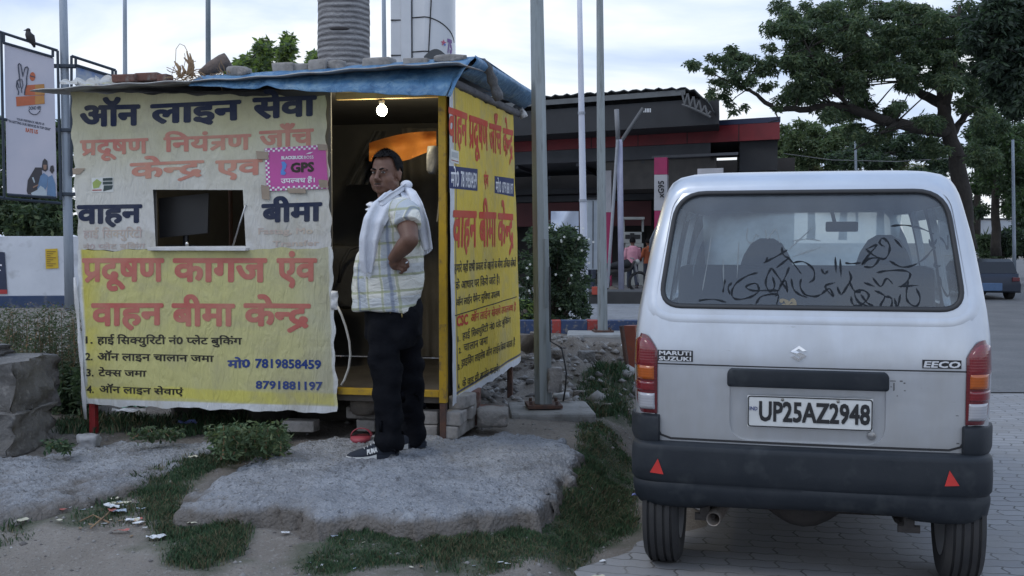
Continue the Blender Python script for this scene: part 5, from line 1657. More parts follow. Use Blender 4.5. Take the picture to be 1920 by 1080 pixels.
# ================================================================== people
M_SKIN = pm('skin_brown', (.155, .080, .053), (.12, .060, .040), 9, .5, bs=.1, bscale=60, spec=.4)
M_HAIR = pm('hair_black', (.006, .006, .007), (.011, .010, .010), 30, .8, bs=.6, bscale=90, bd=.004, spec=.12)
M_EYEW = flat('eye_white', (.34, .32, .30), .35); M_IRIS = flat('eye_iris', (.012, .008, .006), .15); M_LIP = flat('lip_brown', (.12, .055, .045), .5)
MD = 6.22
def mp_(px, py, dy=0.0): return at(px, py, MD + dy)
man = thing('person', 'man in checked shirt and black trousers, white towel round his neck', 'person', gd(735, 852, .265))
def limb(mb, pts, rs, n=14): mb.tube(pts, rs, n)
def ell(c, a, b_, z=0, n=26, sq=2.4):
    """flat ring, superellipse a (x) by b (y)"""
    out = []
    for k in range(n):
        t = 2 * math.pi * k / n
        ct, st = math.cos(t), math.sin(t)
        out.append(Vector((c.x + a * math.copysign(abs(ct) ** (2 / sq), ct), c.y + b_ * math.copysign(abs(st) ** (2 / sq), st), c.z)))
    return out
# ---- head in its own frame: x to his right, y forward, z up from the chin
HC = mp_(724, 327)                         # middle of the head
hy = R(24)                                 # face turned towards the viewer's left
fw = Vector((-math.sin(hy), -math.cos(hy), -.02)).normalized()
rt = Vector((-fw.y, fw.x, 0)).normalized() * -1
rt = fw.cross(Vector((0, 0, 1))).normalized()
upv = rt.cross(fw).normalized()
def hp_(x, y, z): return HC + rt * x + fw * y + upv * z
HM = Matrix((rt, fw, upv)).transposed()
mb = MB()
def hs(x, y, z, rx, ry, rz, seg=16): mb.sph(hp_(x, y, z), (rx, ry, rz), 0, seg, HM)
hs(0, -.012, .032, .079, .098, .094, 24)         # skull
hs(0, .034, .018, .064, .056, .066, 20)          # forehead / brow block
hs(0, .028, -.050, .068, .060, .066, 20)         # jaw
hs(0, .058, -.092, .034, .030, .026)             # chin
for s_ in (-1, 1):
    hs(s_ * .044, .050, -.032, .033, .030, .038)   # cheek
    hs(s_ * .052, .014, -.064, .028, .044, .038)   # jowl
    hs(s_ * .030, .083, .024, .026, .012, .009)    # brow ridge
    hs(s_ * .080, -.012, -.010, .009, .020, .032)  # ear
    hs(s_ * .083, -.018, .006, .008, .018, .017)
    hs(s_ * .016, .094, -.036, .011, .012, .010)   # nostril wing
mb.tube([hp_(0, .082, .018), hp_(0, .096, -.004), hp_(0, .112, -.027), hp_(0, .092, -.038)], [.010, .012, .0165, .011], 10)
hs(0, .090, -.064, .026, .011, .007); hs(0, .088, -.075, .023, .012, .008)
hs(0, .070, -.066, .036, .024, .020)
# neck
mb.tube([hp_(0, -.020, -.03), hp_(0, -.022, -.08), mp_(738, 392, .0)], [.062, .066, .085], 16)
# shoulders, trunk, hidden core
SH_N, SH_F = mp_(760, 398, -.19), mp_(722, 398, .20)
mb.tube([SH_N, mp_(742, 388, 0), SH_F], [.062, .085, .062], 14)
tr_ = [(400, 742, .085, .15), (430, 738, .12, .17), (470, 733, .15, .17), (520, 728, .165, .17), (560, 730, .14, .14), (595, 738, .11, .12)]
mb.loft([ell(mp_(x, y), a, b_) for y, x, a, b_ in tr_])
# near arm: shoulder, elbow towards the viewer, hand on the hip
EL, WR = mp_(769, 450, -.36), mp_(735, 487, -.235)
limb(mb, [SH_N + Vector((0, -.01, -.02)), mp_(764, 425, -.29), EL], [.064, .058, .047])
mb.sph(EL, .0475, 0, 16); mb.sph(SH_N, .066, 0, 16)
limb(mb, [EL, EL.lerp(WR, .3), EL.lerp(WR, .7), WR], [.047, .050, .038, .029])
# hand: palm with five fingers curled against the hip, knuckles towards the viewer
PK = mp_(742, 496, -.225)
hx = (mp_(762, 490, -.20) - WR).normalized(); 
mb.sph(PK, (.038, .020, .034), 0, 14, Matrix.Rotation(.25, 3, 'Y'))
mb.tube([WR, PK], [.028, .032], 12)
fing = [((751, 486), (762, 487), (766, 494), (760, 498), .0092), ((752, 491), (763, 493), (766, 500), (759, 503), .0098), ((750, 497), (760, 500), (761, 507), (754, 508), .0095), ((746, 503), (754, 507), (754, 512), (748, 512), .0085)]
for a, b_, c_, d_, r_ in fing:
    mb.tube([mp_(*a, -.232), mp_(*b_, -.236), mp_(*c_, -.215), mp_(*d_, -.195)], [r_ * 1.1, r_ * 1.05, r_ * .95, r_ * .75], 8)
mb.tube([mp_(738, 490, -.215), mp_(744, 482, -.205), mp_(753, 479, -.195), mp_(760, 480, -.19)], [.015, .013, .011, .008], 8)
# far arm hangs before the belly, mostly hidden
limb(mb, [SH_F, mp_(708, 445, .27), mp_(694, 492, .16)], [.06, .05, .04])
limb(mb, [mp_(694, 492, .16), mp_(690, 520, .05)], [.038, .03])
# legs
HIPN, HIPF = mp_(726, 590, -.085), mp_(752, 590, .10)
KN, KF = mp_(723, 705, -.10), mp_(768, 700, .14)
AN, AF = mp_(735, 836, -.10), mp_(776, 822, .20)
limb(mb, [HIPN, KN, AN], [.07, .055, .04]); limb(mb, [HIPF, KF, AF], [.07, .055, .04])
body_m = mb.build('body', M_SKIN, man)
remesh(body_m, .0052, 7)
# ---- eyes, brows, lips
for s_ in (-1, 1):
    c_ = hp_(s_ * .030, .0825, .008)
    ey = MB().sph(c_, (.0115, .010, .0058), 0, 14, HM).build('eye', M_EYEW, man, True)
    MB().sph(hp_(s_ * .030 - .0045, .0905, .008), (.0066, .0035, .0056), 0, 12, HM).build('iris', M_IRIS, ey, True)
    MB().tube([hp_(s_ * .012, .0935, .024), hp_(s_ * .028, .092, .029), hp_(s_ * .043, .083, .027), hp_(s_ * .053, .073, .020)], [.004, .0055, .0048, .0025], 8).build('eyebrow', M_HAIR, man, True)
    MB().tube([hp_(s_ * .018, .0905, .012), hp_(s_ * .030, .0925, .015), hp_(s_ * .043, .083, .011)], [.002, .0038, .002], 6).build('eyelid', flat('lid_skin', (.075, .038, .027), .6), man, True)
MB().tube([hp_(-.024, .089, -.0695), hp_(0, .1005, -.068), hp_(.024, .089, -.0695)], [.003, .0042, .003], 8).build('mouth', M_LIP, man, True)
MB().tube([hp_(-.022, .094, -.0585), hp_(-.01, .1005, -.0555), hp_(.01, .1005, -.0555), hp_(.022, .094, -.0585)], [.002, .0035, .0035, .002], 6).build('moustache', flat('stubble', (.035, .022, .018), .8), man, True)
# ---- hair: cap following the skull, short sides
mb = MB()
rows = []
for i in range(15):
    a = i / 14 * R(118)
    row = []
    for k in range(49):
        b_ = 2 * math.pi * k / 48                 # 0 = right side, pi/2 = front
        phi = abs(math.degrees(math.atan2(math.cos(b_), math.sin(b_))))
        front_ = max(0, math.sin(b_))
        lim = R(float(np.interp(phi, [0, 30, 48, 62, 70, 82, 92, 108, 125, 180], [55, 54, 50, 58, 96, 100, 84, 98, 112, 116])))
        aa = a / R(118) * lim
        rr = 1.075 + .06 * max(0, math.cos(aa)) + .03 * front_ * math.sin(aa) + .012 * math.sin(k * 3.1 + i * 2)
        x, y, z = .081 * rr * math.sin(aa) * math.cos(b_), -.010 + .101 * rr * math.sin(aa) * math.sin(b_), .034 + .096 * rr * math.cos(aa)
        row.append(hp_(x, y, z))
    rows.append(row)
mb.grid(rows)
for i in range(1500):
    a_, k_ = RND.randrange(1, 15), RND.randrange(0, 48)
    p = Vector(rows[a_][k_]).lerp(Vector(rows[a_ - 1][k_ + 1]), RND.random()); d = (p - HC).normalized()
    tn = (Vector(rows[a_][k_]) - Vector(rows[a_ - 1][k_])).normalized()
    q = p + d * RND.uniform(.003, .010) + tn * RND.uniform(.004, .014); sd_ = d.cross(tn) * .0022
    mb.add([p - sd_ - d * .003, p + sd_ - d * .003, q], [(0, 1, 2)])
o = mb.build('hair', M_HAIR, man, True)
# ---- shirt: trunk and sleeves in one cloth
m, nt, b = newmat('checked_cloth')
v = coords(nt, (1, 1, 1), 'Object', (0, R(4), 0))
sx = nt.nodes.new('ShaderNodeSeparateXYZ'); nt.links.new(v, sx.inputs[0])
xx = mth(nt, 'ADD', sx.outputs[0], mth(nt, 'MULTIPLY', sx.outputs[1], -.55))
zz_ = sx.outputs[2]
base = (.66, .645, .58)
def stripes(src, per, ph, wd_):
    p = mth(nt, 'PINGPONG', mth(nt, 'ADD', src, ph), per / 2)
    return ramp(nt, mth(nt, 'MULTIPLY', p, 2 / per), [(wd_, (1, 1, 1)), (wd_ + .07, (0, 0, 0))])
c = mixc(nt, mth(nt, 'MULTIPLY', stripes(xx, .17, .0, .34), .8), base, (.36, .40, .45))
c = mixc(nt, mth(nt, 'MULTIPLY', stripes(zz_, .18, .02, .34), .65), c, (.44, .47, .50))
c = mixc(nt, mth(nt, 'MULTIPLY', stripes(xx, .085, .042, .11), .65), c, (.33, .35, .20))
c = mixc(nt, mth(nt, 'MULTIPLY', stripes(zz_, .09, .045, .12), .70), c, (.31, .33, .17))
c = mixc(nt, mth(nt, 'MULTIPLY', stripes(xx, .21, .03, .05), .7), c, (.17, .2, .28))
nt.links.new(c, b.inputs['Base Color']); b.inputs['Roughness'].default_value = .85; b.inputs['Specular IOR Level'].default_value = .2
wn = nz(nt, coords(nt, (1, 1, 2.2), 'Object', (0, .5, .3)), 9, 4, .55, .8)
bump(nt, b, wn, .6, .03)
M_SHIRT = m
mb = MB()
TS = [(383, 728, 762, .10), (392, 712, 778, .15), (405, 700, 788, .185), (425, 691, 795, .20), (450, 680, 797, .20), (480, 670, 796, .20), (510, 663, 795, .20), (535, 660, 793, .20), (555, 659, 791, .20), (566, 661, 789, .195)]
rings = []
for y, x0, x1, b_ in TS:
    c_ = mp_((x0 + x1) / 2, y); a = (mp_(x1, y) - mp_(x0, y)).length / 2
    rings.append(ell(c_, a, b_, 0, 40, 2.3))
# wavy hem: lower at the back and at the front tail
def hem(r_, k):
    out = []
    for p in r_:
        t = (p.x - mp_(725, 560).x) / .2
        dz = -.035 * math.sin(max(-1, min(1.1, t)) * 1.9 + .25) * (1 if t > 0 else -.7) - .02
        out.append(Vector((p.x, p.y, p.z + dz * k)))
    return out
rings.append(hem(rings[-1], .8))
rings[-1] = [p + Vector((0, 0, -.012)) for p in rings[-1]]
mb.loft(rings)
mb.tube([SH_N + Vector((-.05, .06, .01)), SH_N + Vector((0, -.005, -.015)), mp_(763, 412, -.27), mp_(764, 424, -.30)], [.085, .088, .083, .080], 18)
mb.tube([SH_F, mp_(712, 430, .27)], [.085, .08], 16)
shirt = mb.build('shirt', M_SHIRT, man)
remesh(shirt, .0075, 6)
for v_ in shirt.data.vertices:          # folds
    p = v_.co
    n_ = Vector((p.x * 6, p.y * 6, p.z * 9))
    fold = noise.noise(Vector((p.x * 9 + p.z * 8, p.y * 7, p.z * 5 + 3))) * .011 + noise.noise(Vector((p.x * 5 - p.z * 22, p.y * 5, p.z * 14))) * .006
    v_.co += v_.normal * fold
# hollow out the hem and the cuff so they read as cloth
# collar roll
MB().tube([mp_(708, 380, -.06), mp_(722, 384, -.11), mp_(742, 378, -.10), mp_(756, 366, -.05), mp_(758, 360, .05)], [.014, .018, .018, .016, .014], 8).build('collar', M_SHIRT, man, True)
MB().tube([mp_(700, 392, -.09), mp_(716, 386, -.13), mp_(740, 372, -.11)], [.016, .02, .014], 8, 0, True, .7).build('brown_strap', flat('olive_cloth', (.13, .085, .03), .85), man, True)
# ---- trousers
M_TROU = pm('black_denim', (.006, .0065, .009), (.009, .0095, .012), 12, .9, bs=.5, bscale=14, bd=.02, spec=.08)
mb = MB()
mb.loft([ell(mp_(x, y), a, b_, 0, 30) for y, x, a, b_ in ((552, 733, .165, .16), (575, 737, .168, .168), (600, 739, .166, .172), (630, 738, .155, .172), (650, 738, .12, .16))])
mb.loft([ell(mp_(x, y, d_), a * .93, a, 0, 22, 2.2) for y, x, a, d_ in ((600, 718, .092, -.085), (650, 722, .100, -.09), (700, 724, .095, -.10), (740, 727, .090, -.10), (790, 729, .086, -.10), (825, 730, .086, -.10), (846, 729, .084, -.10))])
mb.loft([ell(mp_(x, y, d_), a * .93, a, 0, 22, 2.2) for y, x, a, d_ in ((600, 758, .094, .09), (650, 764, .094, .10), (700, 768, .088, .13), (740, 771, .083, .16), (790, 774, .080, .19), (818, 775, .080, .20), (835, 775, .078, .20))])
trou = mb.build('trousers', M_TROU, man)
remesh(trou, .009, 5)
for v_ in trou.data.vertices:
    p = v_.co
    low_ = max(0, min(1, (1.0 - p.z) / .6))
    v_.co += v_.normal * (noise.noise(Vector((p.x * 8 + p.z * 9, p.y * 8, p.z * 7 + 4 - p.x * 6))) * .018 * (.5 + low_) + noise.noise(Vector((p.x * 6 - p.z * 14, p.y * 9, p.z * 10 + p.x * 12))) * .009 + noise.noise(Vector((p.x * 14, p.y * 14, p.z * 6))) * .004)
for x_, y_ in ((731, 578), (753, 586)):
    MB().tube([mp_(x_, y_, -.165), mp_(x_ + 1, y_ + 9, -.172)], .004, 6).build('rivet', flat('brass', (.4, .3, .12), .35, .8), man, True)
# ---- shoes
M_SHOE = pm('shoe_navy', (.010, .015, .026), (.016, .021, .033), 20, .8, bs=.4, bscale=80, bd=.004); M_SOLE = flat('sole_white', (.62, .62, .60), .6)
def shoe(heel, toe, name, mark):
    d_ = (toe - heel); ln_ = d_.length; d_ = d_.normalized(); n_ = Vector((-d_.y, d_.x, 0)); zz0 = heel.z
    def P(t, s, z): 
        p = heel + d_ * (t * ln_) + n_ * s; return Vector((p.x, p.y, zz0 + z))
    rings = []
    for t, w_, h_ in ((-.02, .022, .04), (.02, .034, .095), (.12, .040, .112), (.25, .040, .112), (.38, .042, .098), (.52, .046, .078), (.68, .050, .062), (.82, .048, .050), (.93, .038, .040), (1.0, .018, .026)):
        rings.append([P(t, w_ * math.cos(a) * (1 if math.sin(a) < .2 else .86), .018 + (h_ - .018) * max(0, math.sin(a)) ** .8 - .004 * max(0, -math.sin(a))) for a in np.linspace(0, 2 * math.pi, 20, endpoint=False)])
    u_ = MB().loft(rings).build(name, M_SHOE, man, True)
    so = []
    for t, w_, z0_, z1_ in ((-.035, .022, .006, .03), (.02, .038, 0, .026), (.2, .042, 0, .024), (.42, .045, .001, .030), (.55, .05, 0, .022), (.7, .054, 0, .020), (.85, .051, .002, .020), (.96, .038, .006, .022), (1.02, .018, .012, .024)):
        so.append([P(t, w_, z0_), P(t, w_, z1_), P(t, -w_, z1_), P(t, -w_, z0_)])
    MB().loft(so[3:]).build('sole', M_SOLE, u_, True, None, False, 40)
    MB().loft(so[:4]).build('heel', M_SHOE, u_, True, None, False, 40)
    sgn = -1 if n_.y > 0 else 1
    if mark:
        P_ = shape('PUMA', .06); ax = [q[0] for V_, _ in P_ for q in V_]; mn, mx_ = min(ax), max(ax)
        mb = MB()
        for V_, F_ in P_:
            def pl_(x, y):
                t = .61 - .21 * (x - mn) / (mx_ - mn); z = .033 + .024 * y / .69 + .014 * (.61 - t) / .21
                w_ = float(np.interp(t, [.25, .38, .52, .68], [.040, .042, .046, .05])); h_ = float(np.interp(t, [.25, .38, .52, .68], [.112, .098, .078, .062]))
                sn = min(.98, max(0.05, ((z - .018) / (h_ - .018))) ** 1.25); 
                return P(t, sgn * (w_ * math.sqrt(1 - sn * sn) * .95 + .006), z)
            mb.add([pl_(x, y) for x, y in V_], F_)
        mb.build('lettering', M_SOLE, u_)
        for k in range(4):
            MB().tube([P(.46 + .065 * k, sgn * .030, .090 - .009 * k), P(.465 + .065 * k, sgn * .016, .098 - .010 * k)], .0028, 6).build('lace', M_SOLE, u_, True)
    return u_
g1 = gd(744, 853, .272); g1.z = .268; t1 = gd(648, 856, .27); t1.z = .268
h1 = mp_(744, 850, -.10); h1.z = .262; t_ = mp_(650, 850, -.16); t_.z = .262
shoe(h1, t_, 'shoe', True)
h2 = mp_(795, 830, .20); h2.z = .27; t2 = mp_(742, 832, .13); t2.z = .27
t2 = h2 + (t2 - h2).normalized() * .27; t2.z = .27
shoe(h2, t2, 'shoe', False)
# ---- towel: front end, roll round the neck, back end
M_TOW = pm('towel_white', (.70, .72, .77), (.58, .60, .66), 6, .9, bs=.6, bscale=18, bd=.012)
def ribbon(mb, path, widths, dirv, fold=.012, n=12):
    rows = []
    P = [mp_(*p) for p in path]
    fine = []; wf = []
    for i in range(len(P) - 1):
        for k in range(6):
            t = k / 6; t2_ = t * t * (3 - 2 * t) * .4 + t * .6
            fine.append(P[i].lerp(P[i + 1], t2_)); wf.append(widths[i] * (1 - t) + widths[i + 1] * t)
    fine.append(P[-1]); wf.append(widths[-1])
    for i, p in enumerate(fine):
        t = (fine[min(i + 1, len(fine) - 1)] - fine[max(i - 1, 0)]).normalized()
        sd_ = (dirv - t * dirv.dot(t)).normalized(); nn = t.cross(sd_)
        rows.append([p + sd_ * (wf[i] * s_) + nn * (fold * math.sin(s_ * 11 + i * .12) + .35 * fold * math.sin(s_ * 23 + i * .3)) for s_ in np.linspace(-.5, .5, n)])
    mb.grid(rows)
mb = MB()
ribbon(mb, [(688, 512, -.20), (688, 490, -.22), (692, 450, -.24), (702, 415, -.235), (718, 388, -.20), (738, 368, -.13), (752, 356, -.02), (756, 352, .06)], [.045, .085, .11, .125, .12, .10, .08, .06], Vector((1, .25, .12)))
ribbon(mb, [(689, 386, -.02), (700, 388, -.14), (716, 384, -.19), (738, 366, -.16), (756, 352, -.09), (765, 346, .0)], [.05, .055, .06, .06, .055, .04], Vector((.2, -.2, 1)), .010)
ribbon(mb, [(757, 352, -.06), (768, 366, -.14), (779, 388, -.17), (788, 415, -.16), (795, 440, -.13), (802, 468, -.10)], [.06, .085, .10, .10, .085, .065], Vector((1, -.3, .3)))
mb.sph(mp_(762, 347, -.05), (.035, .04, .026), 0, 12)
tow = mb.build('towel', M_TOW, man, True)
md = tow.modifiers.new('s', 'SOLIDIFY'); md.thickness = .006; md.offset = 0
md = tow.modifiers.new('u', 'SUBSURF'); md.levels = 1; evaluated(tow)
mb = MB()
for i in range(12):
    a = mp_(681 + 1.4 * i, 511 + 2 * math.sin(i), -.20); mb.tube([a, a + Vector((RND.uniform(-.004, .004), 0, -.03))], .0015, 4)
    a = mp_(795 + 1.2 * i, 467 - .8 * i + 4, -.10); mb.tube([a, a + Vector((RND.uniform(-.003, .006), 0, -.025))], .0015, 4)
mb.build('fringe', M_TOW, tow)
# ring on the finger
MB().tube([mp_(761, 491, -.245), mp_(763, 494, -.245)], .0085, 10).build('ring', M_CHR, man, True)

# ================================================================== simpler people
def simple_person(label, base, heading, shirt, trousers, hair, pose=(0, 0, 0, 0), seated=False, h=1.68, skin=None):
    """pose: forward swing of left arm, right arm, left leg, right leg"""
    o = thing('person', label, 'person', base)
    k = h / 1.7
    cz, sz_ = math.cos(heading), math.sin(heading)
    def T(x, y, z): return Vector((base.x + (x * cz - y * sz_) * k, base.y + (x * sz_ + y * cz) * k, base.z + z * k))
    mb = MB()
    hz = .5 if seated else 0
    dz = -.42 if seated else 0
    mb.sph(T(0, .02, 1.58 + dz), (.078 * k, .095 * k, .115 * k), 0, 16, Matrix.Rotation(heading, 3, 'Z')); mb.sph(T(0, .115, 1.565 + dz), (.014, .02, .018), 0, 8); mb.sph(T(0, .05, 1.51 + dz), (.05 * k, .06 * k, .055 * k), 0, 12)
    for s_ in (-1, 1): mb.sph(T(s_ * .08, .0, 1.575 + dz), (.014, .02, .032), 0, 8)
    mb.tube([T(0, 0, 1.52 + dz), T(0, -.01, 1.40 + dz)], [.05 * k, .06 * k], 10)
    mb.tube([T(-.17, 0, 1.37 + dz), T(0, 0, 1.39 + dz), T(.17, 0, 1.37 + dz)], [.05, .07, .05], 10)
    mb.tube([T(0, 0, 1.36 + dz), T(0, .01, 1.1 + dz), T(0, 0, .92 + dz)], [.10, .11, .12], 12)
    sl = MB(); tl = MB()
    def ring(x, y, z, a, b_): return [T(x + a * math.cos(t), y + b_ * math.sin(t), z) for t in np.linspace(0, 2 * math.pi, 20, endpoint=False)]
    sl.loft([ring(0, 0, 1.45 + dz, .07, .06), ring(0, 0, 1.40 + dz, .18, .10), ring(0, 0, 1.25 + dz, .205, .125), ring(0, .01, 1.05 + dz, .185, .13), ring(0, .005, .86 + dz, .195, .135)])
    tl.loft([ring(0, 0, .95 + dz, .165, .12), ring(0, 0, .85 + dz, .175, .125), ring(0, 0, .76 + dz, .13, .11)])
    for i, s_ in enumerate((-1, 1)):
        sw = pose[i]
        S_, E_ = T(s_ * .20, 0, 1.37 + dz), T(s_ * .25, .28 * math.sin(sw) * .9, 1.37 - .28 * math.cos(sw) + dz)
        W_ = T(s_ * .23, .28 * math.sin(sw) + .25 * math.sin(sw + .5), 1.37 - .28 * math.cos(sw) - .24 * math.cos(sw + .5) + dz)
        mb.tube([S_, E_, W_], [.045 * k, .04 * k, .028 * k], 10)
        d_ = (W_ - E_).normalized()
        mb.tube([W_, W_ + d_ * .07], [.026, .036], 8)
        for q in range(4): mb.tube([W_ + d_ * .07 + Vector((.011 * (q - 1.5), 0, 0)), W_ + d_ * (.12 + .014 * (1.5 - abs(q - 1.5))) + Vector((.012 * (q - 1.5), .004, 0))], [.0085, .0065], 6)
        mb.tube([W_ + d_ * .03, W_ + d_ * .07 + Vector((-.04 * s_, .0, 0))], [.012, .008], 6)
        sl.tube([S_ + Vector((0, 0, .0)), E_, E_.lerp(W_, .72)], [.068 * k, .058 * k, .05 * k], 10)
        a = pose[2 + i]
        if seated:
            K_, A_ = T(s_ * .11, .42, .50), T(s_ * .11, .44, .08)
        else:
            K_ = T(s_ * .10, .42 * math.sin(a), .88 - .42 * math.cos(a)); A_ = T(s_ * .10, .42 * math.sin(a) + .4 * math.sin(a - .25 * (a < 0)), .08 + (.06 if a < -.1 else 0))
        mb.tube([T(s_ * .09, 0, .88 + dz), K_, A_], [.08 * k, .055 * k, .04 * k], 10)
        tl.tube([T(s_ * .09, 0, .88 + dz), K_, A_.lerp(K_, .05)], [.098 * k, .078 * k, .066 * k], 12)
        sh = MB(); f_ = T(s_ * .10, 1, 0) - T(s_ * .10, 0, 0); f_.normalize()
        sh.loft([[A_ + f_ * t + Vector((0, 0, -.05)) + Vector((w_ * math.cos(b_) * cz, w_ * math.cos(b_) * sz_, h_ * max(-.2, math.sin(b_)))) for b_ in np.linspace(0, 2 * math.pi, 12, endpoint=False)] for t, w_, h_ in ((-.06, .03, .06), (0, .04, .08), (.1, .045, .05), (.18, .03, .03))])
        sh.build('shoe', flat('shoe_dark', (.03, .03, .035), .7), o, True)
    b_ = mb.build('body', skin or M_SKIN, o); remesh(b_, .012, 3)
    s_ = sl.build('shirt', shirt, o); remesh(s_, .014, 4)
    t_ = tl.build('trousers', trousers, o); remesh(t_, .014, 3)
    hb = MB()
    rows = []
    for i in range(9):
        row = []
        for q in range(21):
            b2 = 2 * math.pi * q / 20; fr_ = max(0, math.sin(b2)); lim = R(62) * fr_ + R(108) * (1 - fr_); aa = lim * i / 8
            row.append(T(.087 * math.sin(aa) * math.cos(b2), .015 + .104 * math.sin(aa) * math.sin(b2), 1.588 + dz + .122 * math.cos(aa)))
        rows.append(row)
    h_ = hb.grid(rows).build('hair', hair, o, True)
    md = h_.modifiers.new('s', 'SOLIDIFY'); md.thickness = .012; evaluated(h_)
    return o
M_PINKS = pm('pink_shirt', (.62, .30, .36), (.52, .25, .31), 6, .85, bs=.4, bscale=16, bd=.02)
M_ORS = pm('rust_shirt', (.34, .085, .03), (.26, .07, .03), 6, .85, bs=.4)
M_WHS = pm('pale_shirt', (.42, .46, .50), (.34, .37, .41), 6, .85, bs=.4)
M_JEAN = pm('dark_jeans', (.022, .028, .045), (.03, .036, .055), 9, .9, bs=.3)
M_REDS = pm('maroon_shirt', (.12, .022, .026), (.09, .02, .024), 6, .9)
PZ = float(HF(34)) + .01
pp = at(1186, 500, 33.5); pp.z = PZ
simple_person('man in a pink shirt seen from behind at the fuel pump', pp, R(8), M_PINKS, M_JEAN, M_HAIR, (.15, .35, .1, -.15), False, 1.62)
pp = at(1216, 500, 34.2); pp.z = PZ
simple_person('person in a rust orange shirt beside the fuel pump', pp, R(40), M_ORS, M_JEAN, M_HAIR, (.3, .5, .05, -.1), False, 1.6)
pp = at(1108, 500, 31); pp.z = float(HF(31)) + .01
simple_person('person in a pale shirt half hidden behind the flowering bush', pp, R(-30), M_WHS, M_JEAN, M_HAIR, (.3, .2, .1, -.1), False, 1.6)
# seated person inside the kiosk
pp = KP(fpx(425, 400)[0] + .04, .75, ZF + .01)
seat_ = thing('stool', 'dark stool under the person inside the kiosk', 'stool', KP(fpx(425, 400)[0] + .04, .75, ZF))
MB().box(pp + Vector((0, 0, .40)), (.34, .34, .04), -RA, 0, .008).build('seat', M_RUST, seat_)
for a in (-1, 1):
    for c_ in (-1, 1): MB().tube([pp + Vector((a * .14, c_ * .14, .38)), pp + Vector((a * .16, c_ * .16, -.01))], .015, 6).build('leg', M_RUST, seat_)
simple_person('dark haired person in maroon sitting inside the kiosk at the service window', pp, R(78), M_REDS, M_JEAN, M_HAIR, (.5, .6, 0, 0), True, 1.66)

# ================================================================== poles
M_GALV = pm('galvanised_steel', (.30, .33, .34), (.22, .245, .25), 2.2, .5, .45, bs=.1, third=(.16, .17, .17), ts=5, stretch=(6, 6, .6))
M_GALV2 = pm('painted_pole', (.33, .37, .42), (.25, .29, .34), 3, .6, .2, stretch=(4, 4, .5))
def octring(c, r, n=8, ph=R(22.5)): return [Vector((c.x + r * math.cos(ph + 2 * math.pi * k / n), c.y + r * math.sin(ph + 2 * math.pi * k / n), c.z)) for k in range(n)]
def pole(name, label, bx, by, tx, ty, Y, wb, wt, mat, n=8, base=True, cat='pole', grp=None):
    """bx, by .. tx, ty: foot and head on the photo at depth Y; widths in pixels"""
    b_, t_ = at(bx, by, Y), at(tx, ty, Y)
    k = Y / F
    o = thing(name, label, cat, b_, grp)
    shaft = MB().loft([octring(b_.lerp(t_, s_), (wb + (wt - wb) * s_) * k / 2 * (1.05 if n == 8 else 1), n) for s_ in (0, .25, .5, .75, 1)])
    shaft.build('shaft', mat, o, n > 8)
    if base:
        r_ = wb * k * .95
        MB().box(b_ + Vector((0, 0, .012)), (r_ * 2, r_ * 2, .024), .1, 0, .003).build('base_plate', M_RUST, o)
        for sx_ in (-1, 1):
            for sy_ in (-1, 1): MB().tube([b_ + Vector((sx_ * r_ * .75, sy_ * r_ * .75, .0)), b_ + Vector((sx_ * r_ * .75, sy_ * r_ * .75, .05))], .012, 6).build('bolt', M_RUST, o)
    return o, b_, t_
po, pbase, ptop = pole('lamp_post', 'thick octagonal galvanised post on a concrete block beside the kiosk', 1019, 762, 1005, -90, 7.9, 34, 24, M_GALV)
d_ = (ptop - pbase).normalized()
q = pbase + d_ * .55 + Vector((.055, -.09, 0))
MB().box(pbase + d_ * .98 + Vector((.035, -.068, 0)), (.035, .008, .5), .35, 0, .002).build('hatch_cover', M_GALV, po)
tag(MB().rock(at(1040, 712, 7.82), (.065, .05, .12), 12, 4, .75).build('plastic_bag', pm('bag_plastic', (.30, .28, .265), (.17, .16, .155), 10, .6, bs=.9, bscale=25, bd=.02), None, True), 'dirty plastic bag tied round the foot of the octagonal post', 'bag')
tag(MB().tube([at(1056, 752, 7.75), at(1060, 730, 7.72), at(1062, 700, 7.72), at(1058, 675, 7.74), at(1053, 652, 7.8), at(1032, 640, 7.82), at(1031, 560, 7.83), at(1031, 500, 7.83)], .006, 6).build('cable', M_BLACK, None, True), 'thin black cable running up the octagonal post', 'cable')
# block under it
cb0 = at(1020, 785, 8.0)
zt_ = at(1019, 762, 7.9).z
A_, B_ = gd(948, 776, zt_ - .01), gd(1106, 764, zt_ - .01)
blk = MB().box(Vector(((A_.x + B_.x) / 2 + .02, 7.92, zt_ - .15)), (abs(B_.x - A_.x) * .98, .62, .28), R(3), 0, .02, .012).build('concrete_block', pm('old_concrete', (.27, .265, .255), (.18, .18, .175), 4, .95, bs=.7, bscale=25, bd=.01, third=(.13, .12, .11), ts=10), None)
tag(blk, 'long grey concrete block carrying the octagonal post', 'block')
p2, b2, t2 = pole('lamp_post', 'slim grey steel post behind the octagonal one, next to the striped kerb', 1130, 622, 1124, -60, 14.2, 19, 12, M_GALV)
tag(MB().box(b2 + Vector((.1, -.15, -.10)), (1.15, .7, .2), R(-3), 0, .03, .01).build('concrete_block', pm('pale_concrete', (.33, .33, .32), (.22, .22, .215), 4, .95, bs=.6, bscale=20), None), 'pale concrete footing of the slim post by the striped kerb', 'block')
pw, b3, t3 = pole('wrapped_post', 'round white wrapped post rising from the flowering bush', 1097, 598, 1086, -40, 17.2, 15, 9, pm('white_wrap', (.62, .64, .70), (.50, .52, .60), 3, .7, bs=.3, bscale=8, stretch=(1, 1, .4)), 12, False)
